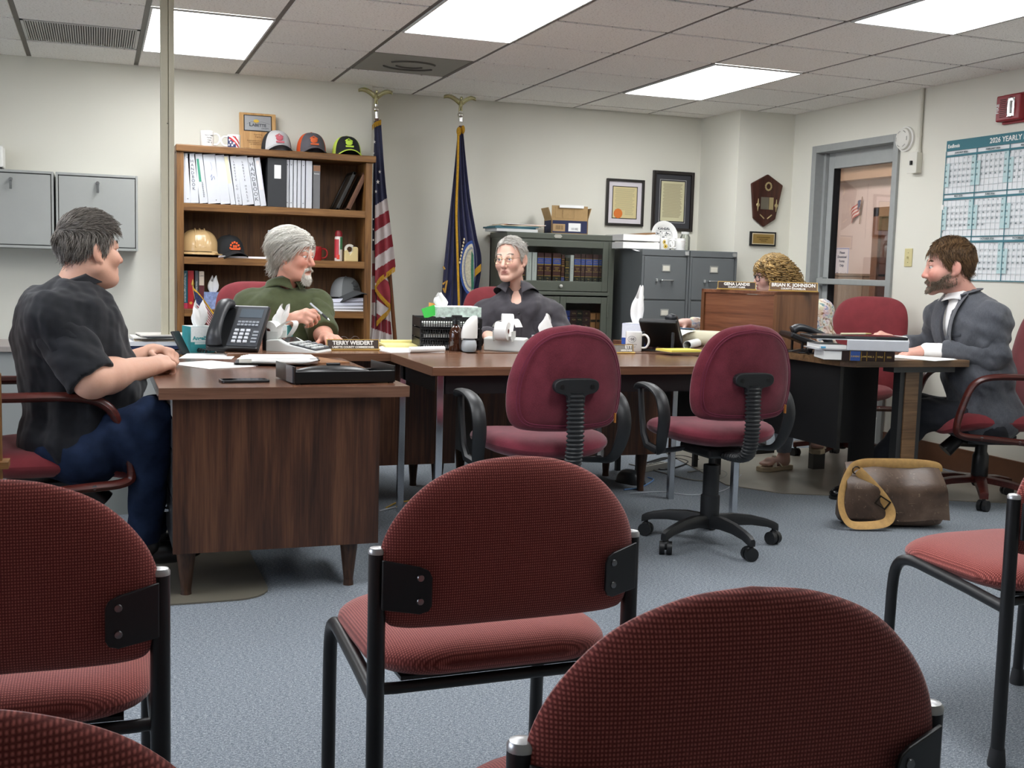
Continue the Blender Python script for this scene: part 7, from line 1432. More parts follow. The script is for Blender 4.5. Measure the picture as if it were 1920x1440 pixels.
# ---------------------------------------------------------------- the man in black at the left desk
def flow_c(*v):
    v = np.array(v, float); return lambda p: np.tile(v, (len(p), 1))
def man_black():
    p = Person('man in a black short-sleeved shirt and jeans seated at the left desk, hands together', '#d6a992')
    Q = lambda x, y, d: atd(x, y, d)
    d0 = 3.92; R = frame(78, -6)
    pel, bel, che, nb = Q(140, 825, d0), Q(158, 725, d0), Q(128, 628, d0), Q(142, 548, d0)
    torso = [(E(pel, (.205, .19, .13), R), 'u', 0), (E(bel, (.20, .205, .17), R), 'u', .08), (E(che, (.225, .185, .18), R), 'u', .08), (CN(che+(0, 0, .08), nb+np.array([0, 0, -.02]), .13, .075), 'u', .08)]
    rs, re, rw = Q(100, 598, d0-.17), Q(172, 712, d0-.20), Q(280, 688, d0+.10)
    ls, le, lw = Q(165, 590, d0+.19), Q(215, 690, d0+.36), Q(288, 660, d0+.46)
    torso += [(CN(che+R@np.array([.08, 0, .06]), rs, .11, .088), 'u', .06), (CN(che+R@np.array([-.08, 0, .06]), ls, .11, .088), 'u', .06)]
    sl = [(CN(rs, rs+(re-rs)*1.08, .086, .074), 'u', .03), (CN(ls, ls+(le-ls)*.95, .084, .07), 'u', .03)]
    # shirt: torso and sleeves, cut at the cuffs
    cr = rs+(re-rs)*.90; ax_ = nrm(re-rs); V1 = [(pr, op, k) for pr, op, k in torso]+[(CN(rs, rs+(re-rs)*.45, .086, .08), 'u', .04), (CN(ls, ls+(le-ls)*.4, .084, .076), 'u', .04)]
    V1 += [cut(pel-(0, 0, .06), (0, 0, -1)), (E(nb+R@np.array([0, .02, .05]), (.07, .075, .06), R), 's', .01)]
    p.cloth('shirt', V1, .008, m_cloth('#1b1c20', .2), .006, 3, [(rs+(re-rs)*.5, (.3, 0, 1), 120, .004, .12), (bel, (.2, 0, 1), 60, .005, .2)])
    for a_, b_, k_ in ((rs, re, .97), (ls, le, .9)): p.cloth('sleeve', [(CN(a_, a_+(b_-a_)*1.15, .087, .083), 'u', .03), cut(a_+(b_-a_)*k_+np.array([.0, 0, -.01]), (b_-a_)+np.array([.03, 0, 0]))], .007, m_cloth('#1b1c20', .2), .004, 6, [(a_+(b_-a_)*.6, (.3, 0, 1), 110, .004, .12)])
    p.collar(nb+R@np.array([0, -.014, .014]), 78, 20, (.090, .098), .038, m_cloth('#1b1c20', .2), .018, 16, flare=.012)
    p.add_skin(shrink(torso, .022)+[(CN(Q(150, 840, d0-.05), Q(270, 810, d0-.08), .045, .05), 'u', .03), (CN(Q(150, 840, d0+.1), Q(270, 800, d0+.13), .045, .05), 'u', .03)], .014)
    arm = [(CN(rs, re, .060, .060), 'u', .01), (CN(re, re+(rw-re)*.35, .062, .060), 'u', .02), (CN(re+(rw-re)*.3, rw, .060, .036), 'u', .02)]
    hw = Q(278, 684, d0+.13)
    p.add_skin(arm+hand_prims(rw, Q(340, 670, d0+.26)-rw, (-.05, -.55, .85), -1, (1.0, 1.05, 1.1, 1.15), (.6, .8), 1.12, .03), .005)
    p.add_skin([(CN(ls, le, .052, .048), 'u', .01), (CN(le, lw, .048, .032), 'u', .02)]+hand_prims(lw, Q(336, 664, d0+.40)-lw, (0, .5, .9), 1, (.9, .95, 1, 1.05), (.5, .6), 1.08, .03), .005)
    # jeans
    kr, kl = Q(284, 795, d0-.10), Q(292, 785, d0+.14); ar, al = Q(270, 1000, d0-.0), Q(284, 985, d0+.2)
    J = [(E(pel-(0, 0, .03), (.20, .185, .115), R), 'u', 0)]
    for h_, k_, a_ in ((pel+R@np.array([.10, .02, -.03]), kr, ar), (pel+R@np.array([-.10, .02, -.03]), kl, al)): J += [(CN(h_, k_, .105, .082), 'u', .05), (CN(k_, a_, .078, .055), 'u', .03)]
    p.cloth('jeans', J, .009, M('#1f2a40', .9, noise=.35, nscale=14, bump=.15, bscale=700, spec=.1), .005, 5, [(Q(200, 820, d0-.15), (1, 0, .6), 70, .005, .15)])
    for a_ in (ar, al): p.kid(obj('shoe', join(ball(a_+np.array([.07, .02, -.075]), (.13, .05, .04), 16, 8), ball(a_+np.array([0, 0, -.04]), (.055, .05, .05), 12, 8)), M('#1a1a1c', .4), None, smooth=True))
    p.head(Q(168, 472, d0), 63, 2, 0, .965, dict(jaw=1.08, cheek=1.1, jowl=1.0, red='#b86a5c', age=1), nb+R@np.array([0, -.02, -.04]), .066)
    hm = m_hair('#39332d', '#a39b92')
    line = [(0, .074), (25, .072), (45, .064), (58, .050), (68, .0), (78, -.025), (86, -.01), (96, .026), (112, .014), (128, -.045), (155, -.078), (180, -.082)]
    p.hair(line, hm, lambda u: .006+.012*np.maximum(0, u[2]), lambda q: (lambda k: k*np.array([.35, .75, .1])+(1-k)*np.array([0, -.35, -.9]))(np.clip((q[:, 2:3]-.03)/.07, 0, 1)), 4200, 5, .0075, .55, .0011, seed=11)
    p.brows(m_hair('#4a423a', '#7d746a')); p.finish()
man_black()
# ---------------------------------------------------------------- the white haired man in green
def man_green():
    p = Person('white haired man with goatee in an olive polo shirt holding a pen', '#dca691')
    Q = lambda x, y, d: atd(x, y, d)
    d0 = 5.85; R = frame(172, -5); nb = Q(533, 545, d0); che, bel, pel = Q(527, 600, d0), Q(530, 672, d0), Q(530, 740, d0+.05)
    torso = [(E(pel, (.2, .16, .13), R), 'u', 0), (E(bel, (.205, .165, .19), R), 'u', .09), (E(che, (.205, .14, .16), R), 'u', .09), (CN(che+(0, 0, .07), nb+np.array([0, 0, -.015]), .11, .07), 'u', .07)]
    rs, re, rw = Q(470, 575, d0-.0), Q(472, 655, d0-.12), Q(547, 599, d0-.42)
    ls, le, lw = Q(592, 572, d0), Q(606, 628, d0-.15), Q(610, 634, d0-.38)
    torso += [(CN(che+(0, 0, .05), rs, .10, .082), 'u', .07), (CN(che+(0, 0, .05), ls, .10, .078), 'u', .07)]
    rc, lc = rs+(re-rs)*.86, ls+(le-ls)*.92
    sl = [(CN(rs, re, .083, .078), 'u', .03), (CN(ls, le, .078, .07), 'u', .03)]
    mt = m_cloth('#4b5237', .14)
    p.cloth('polo_shirt', torso+[(CN(rs, rs+(re-rs)*.5, .083, .08), 'u', .04), (CN(ls, ls+(le-ls)*.5, .078, .074), 'u', .04), (E(nb+R@np.array([0, .03, .04]), (.06, .065, .055), R), 's', .01)], .008, mt, .005, 8, [(che, (1, 0, .5), 60, .004, .18), (bel, (1, 0, .3), 45, .005, .2)])
    for a_, b_, k_ in ((rs, re, .92), (ls, le, .95)): p.cloth('sleeve', [(CN(a_, a_+(b_-a_)*1.2, .082, .078), 'u', .03), cut(a_+(b_-a_)*k_, b_-a_)], .007, mt, .004, 6, [(a_+(b_-a_)*.6, (.3, 0, 1), 90, .004, .12)])
    p.collar(nb+R@np.array([0, -.004, .010]), 160, 20, (.086, .088), .044, mt, .045, 10, flare=.02)
    fy = lambda t: che+R@np.array([.0, .14, .07-.20*t])
    p.kid(obj('placket', tube([nb+R@np.array([0, .085, -.03]), nb+R@np.array([.005, .120, -.08]), che+R@np.array([.004, .145, .03]), che+R@np.array([.004, .15, -.05])], .012, 8, ell=(.25, 1), up=tuple(R[:, 1])), m_cloth('#434a31', .14), None))
    p.add_skin(shrink(torso, .022), .014)
    p.add_skin([(CN(rs, re, .05, .046), 'u', .01), (CN(re, re+(rw-re)*.4, .048, .046), 'u', .02), (CN(re+(rw-re)*.4, rw, .045, .030), 'u', .02)]+hand_prims(rw, Q(584, 588, d0-.50)-rw, (-.1, -.75, .65), -1, (.75, .95, 1.05, 1.1), (.4, .7), 1.08, .05), .005)
    p.add_skin([(CN(ls, le, .048, .045), 'u', .01), (CN(le, lw, .045, .031), 'u', .02)]+hand_prims(lw, Q(632, 634, d0-.52)-lw, (.0, -.25, 1), 1, (.35, .38, .4, .45), (.3, .2), 1.05, .2), .005)
    L_ = [(E(pel, (.195, .155, .12), R), 'u', 0)]
    for s in (-1, 1): h_ = pel+R@np.array([s*.1, .02, -.02]); k_ = pel+R@np.array([s*.13, .45, .0]); L_ += [(CN(h_, k_, .095, .075), 'u', .05), (CN(k_, k_+np.array([0, 0, -.40]), .07, .05), 'u', .03)]
    p.cloth('trousers', L_, .012, m_cloth('#2c2d33'), .004, 2)
    p.head(Q(553, 480, d0-.06), 133, -5, 0, .95, dict(jaw=1.02, nose=1.03, red='#c0604f', age=1, flush=1.2, jowl=.8, look=(0, 1, -.25), iris='#55646c'), nb+R@np.array([0, -.02, -.03]), .055)
    wm = m_hair('#b9b4a8', '#fbf8f0')
    line = [(0, .060), (20, .062), (40, .050), (60, .02), (72, -.02), (85, .0), (98, .018), (115, -.01), (135, -.062), (160, -.085), (180, -.09)]
    def fl(q): return np.stack([.9*np.sign(q[:, 0]+.02)*np.clip(q[:, 2]/.1, 0, 1), -.9+0*q[:, 0], -.35-.6*(q[:, 2] < .06)], 1)
    p.hair(line, wm, lambda u: .010+.012*np.maximum(0, u[2])+.008*np.maximum(0, -u[1]), fl, 3600, 9, .011, .42, .0013, seed=21, grav=.6, wav=.0008, minr=1.06)
    p.brows(wm, .0013, 90, .030)
    def goat(n, rng):
        a = rng.uniform(0, 1, n); x = rng.normal(size=n)*.013; z = -.083-a*.030; y = .092-a*.006-np.abs(x)*.35; r = np.stack([x, y, z], 1); return r, np.tile([0, .22, -1.], (n, 1))+np.stack([x*4, 0*x, 0*x], 1)
    p.beard(goat, 900, .030, wm, .0014)
    def mous(n, rng):
        x = rng.uniform(-.030, .030, n); z = -.052-np.abs(x)*.35; y = .1035-np.abs(x)*.42; return np.stack([x, y, z+rng.normal(size=n)*.0025], 1), np.stack([np.sign(x)*.5, .35+0*x, -.75+0*x], 1)
    p.beard(mous, 420, .014, wm, .0012, 6, 3, 'moustache')
    def jawb(n, rng):
        s_ = rng.choice([-1, 1], n); a = rng.uniform(0, 1, n); x = s_*(.020+.012*a); z = -.060-.035*a; y = .088-.010*a; return np.stack([x, y, z], 1), np.stack([s_*.3, .2+0*a, -.9+0*a], 1)
    p.beard(jawb, 260, .014, wm, .0011, 7, 3, 'beard')
    p.finish()
    a, b = Q(582, 569, d0-.50), Q(618, 601, d0-.54)
    t = thing('pen', 'silver and black pen in the white haired man\'s hand', 'pen', a); ax_ = b-a
    obj('barrel', cyl((0, 0, 0), ax_*.62, .0052, n=10), M('#b9bcc0', .3, metal=.6), t); obj('grip', cyl(ax_*.62, ax_*.9, .0056, n=10), M('#2a2a2c', .5), t); obj('tip', cyl(ax_*.9, ax_, .004, .001, 8), MCHR, t)
man_green()
# ---------------------------------------------------------------- the man in the grey shirt
def man_grey():
    p = Person('older man with glasses in a charcoal button shirt, looking at the camera side', '#deb6a3')
    Q = lambda x, y, d: atd(x, y, d)
    d0 = 6.25; R = frame(204, -3); nb = Q(968, 548, d0); che, bel, pel = Q(975, 605, d0), Q(978, 680, d0), Q(978, 750, d0+.05)
    torso = [(E(pel, (.19, .15, .13), R), 'u', 0), (E(bel, (.20, .155, .19), R), 'u', .09), (E(che, (.205, .135, .16), R), 'u', .09), (CN(che+(0, 0, .07), nb+np.array([0, 0, -.015]), .11, .066), 'u', .07)]
    rs, re, rw = Q(914, 592, d0), Q(888, 655, d0-.1), Q(915, 628, d0-.33)
    ls, le, lw = Q(1032, 594, d0+.02), Q(1062, 655, d0-.1), Q(1015, 660, d0-.3)
    torso += [(CN(che+(0, 0, .05), rs, .10, .085), 'u', .07), (CN(che+(0, 0, .05), ls, .10, .085), 'u', .07)]
    mt = m_cloth('#3d3a3f', .12, .7)
    fold = [(che+R@np.array([.08, .12, .0]), (1, 0, .45), 75, .006, .13), (che+R@np.array([-.1, .1, .0]), (1, 0, -.5), 80, .006, .14), (le+(ls-le)*.4, (.6, 0, 1), 90, .006, .12), (bel, (1, 0, .2), 55, .006, .2)]
    p.cloth('shirt', torso+[(CN(rs, re, .084, .072), 'u', .03), (CN(re, rw, .07, .05), 'u', .03), (CN(ls, le, .084, .072), 'u', .03), (CN(le, lw, .07, .05), 'u', .03), (CN(nb+R@np.array([0, .07, .05]), nb+R@np.array([0, .125, -.075]), .052, .012), 's', .01)], .008, mt, .005, 14, fold)
    p.collar(nb+R@np.array([0, -.004, .006]), 206, 20, (.084, .086), .036, mt, .075, 20, flare=.036)
    p.kid(obj('placket', tube([nb+R@np.array([0, .10, -.055]), che+R@np.array([.0, .140, .05]), che+R@np.array([.0, .148, -.05]), bel+R@np.array([0, .165, .03])], .016, 8, ell=(.22, 1), up=tuple(R[:, 1])), m_cloth('#383539', .1), None))
    for k, a in enumerate((.066, -.004, -.075)): p.kid(obj('button', ball(che+R@np.array([.0, .151 if k else .147, a]), (.006, .004, .006), 10, 5), M('#d8d8da' if k else '#2a2a2c', .3), None))
    p.kid(obj('pocket', xf(box(-.05, .05, -.002, .002, -.06, .05), che+R@np.array([-.10, .128, -.03]), (0, 0, math.radians(-204+180-22))), m_cloth('#3a373c', .1), None, smooth=0))
    p.add_skin(shrink(torso, .022), .014)
    p.add_skin([(CN(re, rw, .04, .032), 'u', .01)]+hand_prims(rw, Q(926, 640, d0-.46)-rw, (.1, -.5, .85), -1, (.45, .5, .55, .6), (.3, .3), 1.05, .12), .005)
    p.add_skin([(CN(le, lw, .04, .03), 'u', .01)]+hand_prims(lw, Q(990, 660, d0-.4)-lw, (0, -.3, 1), 1, (.4, .4, .45, .5), (.3, .3), 1.05, .12), .006)
    L_ = [(E(pel, (.185, .145, .12), R), 'u', 0)]
    for s in (-1, 1): h_ = pel+R@np.array([s*.1, .02, -.02]); k_ = pel+R@np.array([s*.13, .42, .0]); L_ += [(CN(h_, k_, .09, .07), 'u', .05), (CN(k_, k_+np.array([0, 0, -.40]), .065, .05), 'u', .03)]
    p.cloth('trousers', L_, .012, m_cloth('#26272b'), .004, 2)
    p.head(Q(957, 488, d0-.06), 222, -2, -3, .94, dict(jaw=.98, nose=1.05, age=1, red='#c4796a', lip='#b0706a', look=(.12, 1, .05), iris='#56606a'), nb+R@np.array([0, -.02, -.03]), .053)
    wm = m_hair('#a39d92', '#f2efe9')
    line = [(0, .092), (20, .090), (38, .078), (52, .078), (64, .045), (74, .0), (84, -.012), (94, .022), (118, .005), (135, -.045), (160, -.07), (180, -.072)]
    p.hair(line, wm, lambda u: .003+.007*np.maximum(0, u[2]), lambda q: (lambda k: k*np.array([-.7, .1, .0])+(1-k)*np.array([0, -.55, -.8]))(np.clip((q[:, 2:3]-.03)/.06, 0, 1)), 4200, 5, .0085, .26, .0010, seed=31)
    p.brows(m_hair('#8a8074', '#b5ab9e'), .0012, 90, .031)
    MG = M('#b9a878', .25, metal=.9); G = []
    for k in (-1, 1): G.append(tube([p.L2W((k*.0335+.0235*math.cos(a), .104-.10*abs(k*.0335+.0235*math.cos(a))*.35, .000+.0195*math.sin(a))) for a in np.linspace(0, 2*PI, 24)], .0009, 5)); G.append(tube([p.L2W((k*.057, .096, .008)), p.L2W((k*.074, .07, .012)), p.L2W((k*.080, -.002, .010)), p.L2W((k*.080, -.02, -.004))], .0009, 5))
    G.append(tube([p.L2W((-.010, .106, .006)), p.L2W((0, .110, .010)), p.L2W((.010, .106, .006))], .0009, 5)); fr = p.kid(obj('glasses_frame', join(*G), MG, None))
    for k in (-1, 1): obj('lens', ([p.L2W((k*.0335+.023*math.cos(a), .104-.10*abs(k*.0335+.023*math.cos(a))*.35, .0+.019*math.sin(a))) for a in np.linspace(0, 2*PI, 24, endpoint=False)], [tuple(range(24))]), glass('lens_glass', (.97, .97, .97), .05), fr, smooth=0)
    p.finish()
man_grey()
# ---------------------------------------------------------------- the woman with curly hair
def woman():
    p = Person('woman with curly blonde hair and dark glasses behind the wooden hutch', '#deb8aa')
    Q = lambda x, y, d: atd(x, y, d)
    d0 = 6.72; R = frame(-62, -16); nb = Q(1485, 562, d0); che, bel, pel = Q(1505, 610, d0), Q(1528, 670, d0), Q(1535, 730, d0)
    torso = [(E(pel, (.18, .17, .13), R), 'u', 0), (E(bel, (.175, .15, .17), R), 'u', .08), (E(che, (.18, .13, .15), R), 'u', .08), (CN(che+(0, 0, .06), nb+np.array([0, 0, -.02]), .10, .06), 'u', .06)]
    ls, le, lw = Q(1535, 585, d0-.14), Q(1545, 650, d0-.22), Q(1480, 655, d0-.30)
    rs, re, rw = Q(1450, 590, d0+.10), Q(1370, 620, d0-.02), Q(1288, 606, d0-.14)
    torso += [(CN(che+(0, 0, .04), ls, .09, .078), 'u', .06), (CN(che+(0, 0, .04), rs, .09, .07), 'u', .06)]
    t = NT('floral_cloth'); v = t.coord(); vo = t.n('TexVoronoi'); vo.inputs['Scale'].default_value = 26; t.l(v, vo.inputs['Vector']); n = t.noise(v, 16, 4, .7, 1.5)
    base = t.ramp(n, [(.36, '#3f5a78'), (.43, '#9fb0bd'), (.48, '#e3dace'), (.56, '#d9cbb8'), (.62, '#8a6a4c'), (.70, '#5a4434')]); t.col(t.mix(.25, base, vo.outputs['Color'], 'SOFT_LIGHT')); t.set(.85, spec=.15); fm = t.m
    p.cloth('blouse', torso+[(CN(ls, le, .076, .066), 'u', .03), (CN(le, lw, .062, .046), 'u', .03), (CN(rs, re, .07, .056), 'u', .03), (CN(re, re+(rw-re)*.86, .054, .042), 'u', .03), (E(nb+R@np.array([0, .04, .03]), (.055, .06, .06), R), 's', .01)], .008, fm, .006, 4, [(le, (.3, 0, 1), 90, .006, .15)])
    p.add_skin(shrink(torso, .022), .014)
    p.add_skin([(CN(re, rw, .036, .027), 'u', .01)]+hand_prims(rw, Q(1242, 606, d0-.2)-rw, (0, -.15, 1), -1, (.28, .3, .32, .4), (.3, .2), .95, .1), .005)
    p.add_skin([(CN(le, lw, .036, .027), 'u', .01)]+hand_prims(lw, Q(1450, 660, d0-.35)-lw, (0, -.2, 1), 1, (.3, .3, .35, .4), (.3, .2), .95, .1), .006)
    # jeans and sandals
    af, ab = onz(1470, 850, .10), onz(1535, 812, .22); kf = np.array([af[0]+.03, af[1]+.12, .50]); kb = np.array([ab[0]-.12, ab[1]+.02, .52])
    J = [(E(pel-(0, 0, .02), (.18, .17, .115), R), 'u', 0), (CN(pel+R@np.array([-.08, .05, -.03]), kf, .09, .068), 'u', .05), (CN(kf, af+(0, 0, .02), .064, .045), 'u', .03), (CN(pel+R@np.array([.08, .05, -.03]), kb, .09, .068), 'u', .05), (CN(kb, ab+(0, 0, .02), .064, .045), 'u', .03), cut(af-(0, 0, .0), (0, 0, -1))]
    p.cloth('jeans', J, .010, M('#8f9aa8', .9, noise=.15, nscale=12, bump=.15, bscale=600, spec=.1), .004, 6)
    toe = onz(1440, 878, .02)
    for a_, dr in ((af, nrm(np.array([toe[0]-af[0], toe[1]-af[1], 0]))), (ab, np.array([-.6, -.8, 0]))):
        g = a_-(0, 0, a_[2]-.055) if a_ is af else a_-(0, 0, .05)
        P = [(CN(a_, g+np.array([0, 0, .01]), .034, .03), 'u', .02), (CN(g, g+dr*.12, .032, .030), 'u', .03)]+[(CN(g+dr*.12+np.array([dr[1], -dr[0], 0])*o_, g+dr*(.165-abs(o_)*.4)+np.array([dr[1], -dr[0], 0])*o_*1.1-np.array([0, 0, .008]), .0125, .010), 'u', .006) for o_ in (-.026, -.012, .002, .015, .028)]
        p.add_skin(P, .006); an = math.atan2(dr[1], dr[0]); so = xf(prism([(x*1.0, y) for x, y in [(-.05, -.035), (.05, -.04), (.15, -.045), (.19, -.03), (.195, .02), (.15, .045), (.05, .035), (-.05, .032)]], -.05, -.022), g, (0, 0, an))
        sh = p.kid(obj('sandal', so, M('#cbb99b', .7), None, smooth=0, bevel=.006)); obj('strap', join(*[tube([g+np.array([dr[1], -dr[0], 0])*.042+dr*a-np.array([0, 0, .025]), g+dr*(a+b)/2+np.array([0, 0, .035]), g-np.array([dr[1], -dr[0], 0])*.042+dr*b-np.array([0, 0, .025])], .014, 6, ell=(.25, 1)) for a, b in ((.05, .11), (.11, .05))]), M('#d8ccb8', .7), sh)
    p.head(Q(1447, 518, d0-.06), -72, -8, 0, .93, dict(jaw=.93, nose=.97, cheek=1.05, red='#d08a7a', lip='#b0605e', look=(0, 1, -.2), jowl=.6), nb+R@np.array([0, -.02, -.02]), .046)
    cm = m_hair('#3f2e18', '#d0ac6c'); rng = np.random.default_rng(9)
    line = [(0, .070), (25, .066), (45, .05), (65, .01), (85, -.02), (110, -.04), (140, -.06), (180, -.07)]
    p.kid(hair_cap(line, lambda u: .010+.008*np.maximum(0, u[2])+.01*np.maximum(0, -u[1]), .003, rng, p.R, p.c, p.sc, cm, None))
    roots = scalp_points(820, line, rng); K = 24; N = len(roots); n0 = (roots-CRC)/CRR; n0 /= np.linalg.norm(n0, axis=1, keepdims=True)
    tt = np.linspace(0, 1, K)[None, :, None]; ln = rng.uniform(.08, .14, (N, 1, 1))*(1-.35*(roots[:, 1:2, None] > .05)); outw = n0[:, None, :]*(.010+.030*np.sqrt(tt)); side = np.stack([np.sign(roots[:, 0])*.35, -.28+0*roots[:, 0], -.9+0*roots[:, 0]], 1)[:, None, :]
    P = roots[:, None, :]+outw+side*ln*tt**1.15; f1 = rng.uniform(13, 20, (N, 1, 1)); ph = rng.uniform(0, 6.3, (N, 1, 1)); ra = rng.uniform(.009, .015, (N, 1, 1))*np.clip(tt*3, 0, 1)
    P = P+np.concatenate([ra*np.cos(f1*tt+ph), ra*np.sin(f1*tt+ph), .4*ra*np.cos(f1*tt*1.1+ph)], 2)
    p.kid(strands('hair', p.L2W(P.reshape(-1, 3)).reshape(P.shape), .0040*np.linspace(1, .5, K), cm, None, 4))
    p.brows(m_hair('#6a5238', '#8a7050'), .0009, 60, .030)
    MG = M('#1b1c22', .3); G = []
    for k in (-1, 1): G.append(tube([p.L2W((k*.034+.026*math.copysign(abs(math.cos(a))**.6, math.cos(a)), .106-abs(k*.034+.026*math.cos(a))*.2, .0+.0195*math.copysign(abs(math.sin(a))**.6, math.sin(a)))) for a in np.linspace(0, 2*PI, 24)], .0022, 6)); G.append(tube([p.L2W((k*.060, .094, .010)), p.L2W((k*.076, .06, .012)), p.L2W((k*.081, -.02, .008))], .0022, 6))
    G.append(tube([p.L2W((-.009, .107, .007)), p.L2W((.009, .107, .007))], .002, 6)); fr = p.kid(obj('glasses_frame', join(*G), MG, None))
    p.finish()
woman()
# ---------------------------------------------------------------- the man in the suit
def man_suit():
    p = Person('bearded man in a grey suit and dark tie seated at the right table', '#dba797')
    Q = lambda x, y, d: atd(x, y, d)
    d0 = 5.78; R = frame(-76, -8); nb = Q(1806, 552, d0); che, bel, pel = Q(1820, 622, d0), Q(1834, 705, d0), Q(1845, 778, d0)
    torso = [(E(pel, (.20, .175, .13), R), 'u', 0), (E(bel, (.205, .17, .18), R), 'u', .08), (E(che, (.215, .15, .17), R), 'u', .09), (CN(che+(0, 0, .07), nb+np.array([0, 0, -.02]), .12, .075), 'u', .07)]
    ls, le, lw = Q(1858, 598, d0-.15), Q(1864, 668, d0-.16), Q(1738, 658, d0-.02)
    rs, re, rw = Q(1765, 592, d0+.17), Q(1748, 655, d0+.30), Q(1678, 642, d0+.22)
    torso += [(CN(che+(0, 0, .05), ls, .11, .082), 'u', .07), (CN(che+(0, 0, .05), rs, .11, .078), 'u', .07)]
    t = NT('suit_cloth'); v = t.coord('Object', (1, 1, .25)); n = t.noise(v, 260, 3, .7); n2 = t.noise(t.coord(), 40, 3); t.col(t.ramp(t.math('ADD', t.math('MULTIPLY', n, .7), t.math('MULTIPLY', n2, .3)), [(.3, '#484a50'), (.7, '#5c5e64')])); t.bump(n, .15, .002); t.set(.9, spec=.15, sheen=.2); sm = t.m
    hem = pel-(0, 0, .10); vdir = R@np.array([0, 1, 0]); skirt = [(E(pel+(0, 0, -.01), (.205, .185, .14), R), 'u', .05)]
    vtop, vbot = nb+R@np.array([.03, .04, .03]), bel+R@np.array([.01, .22, .03])
    wedge = [(CN(nb+R@np.array([.012, .09, .02]), bel+R@np.array([.005, .24, .09]), .078, .014), 's', .006), (E(nb+R@np.array([0, .03, .04]), (.072, .075, .06), R), 's', .01)]
    folds = [(le+(ls-le)*.5, (.2, 0, 1), 75, .006, .14), (che+R@np.array([-.12, .08, -.05]), (1, 0, .8), 60, .005, .15), (le, (1, .5, .5), 75, .007, .12)]
    p.cloth('suit_jacket', torso+skirt+[(CN(ls, ls+(le-ls)*.5, .086, .08), 'u', .04), (CN(rs, rs+(re-rs)*.5, .080, .074), 'u', .04), cut(hem+(0, 0, -.01), (0, 0, -1))]+wedge, .0075, sm, .005, 18, folds)
    for a_, b_, c_, r_ in ((ls, le, lw, 1), (rs, re, rw, .95)): p.cloth('jacket_sleeve', [(CN(a_, b_, .086*r_, .074*r_), 'u', .03), (CN(b_, c_+(b_-c_)*.05, .074*r_, .055*r_), 'u', .03), cut(c_+(b_-c_)*.24, c_-b_)], .007, sm, .004, 19, [(b_+(a_-b_)*.5, (.2, 0, 1), 75, .006, .14), (b_, (1, .5, .5), 75, .006, .12)])
    p.cloth('dress_shirt', shrink(torso, .0135)+[(CN(nb-np.array([0, 0, .05]), nb+np.array([0, 0, .0]), .08, .062), 'u', .03), (CN(le+(lw-le)*.55, lw, .050, .042), 'u', .0), (CN(re+(rw-re)*.5, rw, .046, .038), 'u', .0), (E(nb+R@np.array([0, .02, .055]), (.055, .06, .04), R), 's', .01)], .008, m_cloth('#eceae8', .03, .7), .002, 3)
    p.collar(nb+R@np.array([0, .012, -.036]), -74, 20, (.076, .084), .046, m_cloth('#efedeb', .02, .6), .04, 12, 'shirt_collar', flare=.012)
    sdf = torso
    def surf(pt, off):
        x = np.array(pt, float)
        for _ in range(14):
            d_ = field_pts(sdf, x[None])[0]-off; g = np.array([field_pts(sdf, (x+e)[None])[0]-field_pts(sdf, (x-e)[None])[0] for e in np.eye(3)*.004])/.008; x = x-d_*g/max(.05, g@g)
        return x
    def strip(name, A, B, ra, rb, mat, off=.004, thick=.25, n=12):
        pts = [surf(np.asarray(A)*(1-k)+np.asarray(B)*k, off) for k in np.linspace(0, 1, n)]
        return p.kid(obj(name, tube(pts, list(np.linspace(ra, rb, n)), 8, ell=(thick, 1), up=tuple(R[:, 1])), mat, None))
    tm = m_cloth('#2b2d35', .3, .6); A = nb+R@np.array([-.004, .085, -.012]); B = bel+R@np.array([.0, .21, .05])
    strip('tie', A+R@np.array([0, .01, -.03]), B, .014, .030, tm, .002); p.kid(obj('tie_knot', ball(surf(A+R@np.array([0, .02, -.012]), .006), (.015, .015, .020), 10, 8), tm, None, smooth=True))
    for k in (-1, 1): strip('lapel', nb+R@np.array([k*.085, .03, .0]), bel+R@np.array([k*.035, .2, .10]), .034, .036, sm, .004, .10)
    for k in (0, 1): p.kid(obj('button', ball(lw+(le-lw)*(.22+.06*k)+np.array([-.02, -.05, -.01]), .006, 8, 5), M('#33343a', .4), None))
    p.kid(obj('jacket_collar', tube([surf(nb+R@np.array([.085*math.sin(a), -.09*math.cos(a)+.02, .01]), .006) for a in np.linspace(-2.0, 2.0, 16)], .022, 8, ell=(.3, 1)), sm, None))
    strip('breast_pocket', che+R@np.array([-.13, .12, .005]), che+R@np.array([-.06, .16, -.005]), .008, .008, m_cloth('#37393f'), .003, .3, 6)
    p.add_skin(shrink(torso, .03), .014)
    p.add_skin([(CN(le, lw, .036, .031), 'u', .01)]+hand_prims(lw, Q(1692, 662, d0-.0)-lw, (0, -.1, 1), 1, (.45, .5, .55, .6), (.3, .3), 1.08, .06), .005)
    p.add_skin([(CN(re, rw, .036, .031), 'u', .01)]+hand_prims(rw, Q(1638, 625, d0+.22)-rw, (-.15, -.5, .8), -1, (.55, .7, .85, .9), (.4, .5), 1.05, .05), .005)
    L_ = [(E(pel-(0, 0, .03), (.19, .17, .11), R), 'u', 0)]; kl, kr = Q(1735, 775, d0+.0), Q(1722, 765, d0+.2); al, ar = Q(1612, 903, d0+.12), Q(1645, 888, d0+.3)
    for h_, k_, a_ in ((pel+R@np.array([-.1, .02, -.03]), kl, al), (pel+R@np.array([.1, .02, -.03]), kr, ar)): L_ += [(CN(h_, k_, .10, .078), 'u', .05), (CN(k_, a_, .074, .056), 'u', .03)]
    p.cloth('trousers', L_, .010, m_cloth('#24262c', .2), .004, 7, [(kl, (.5, 0, 1), 70, .005, .15)])
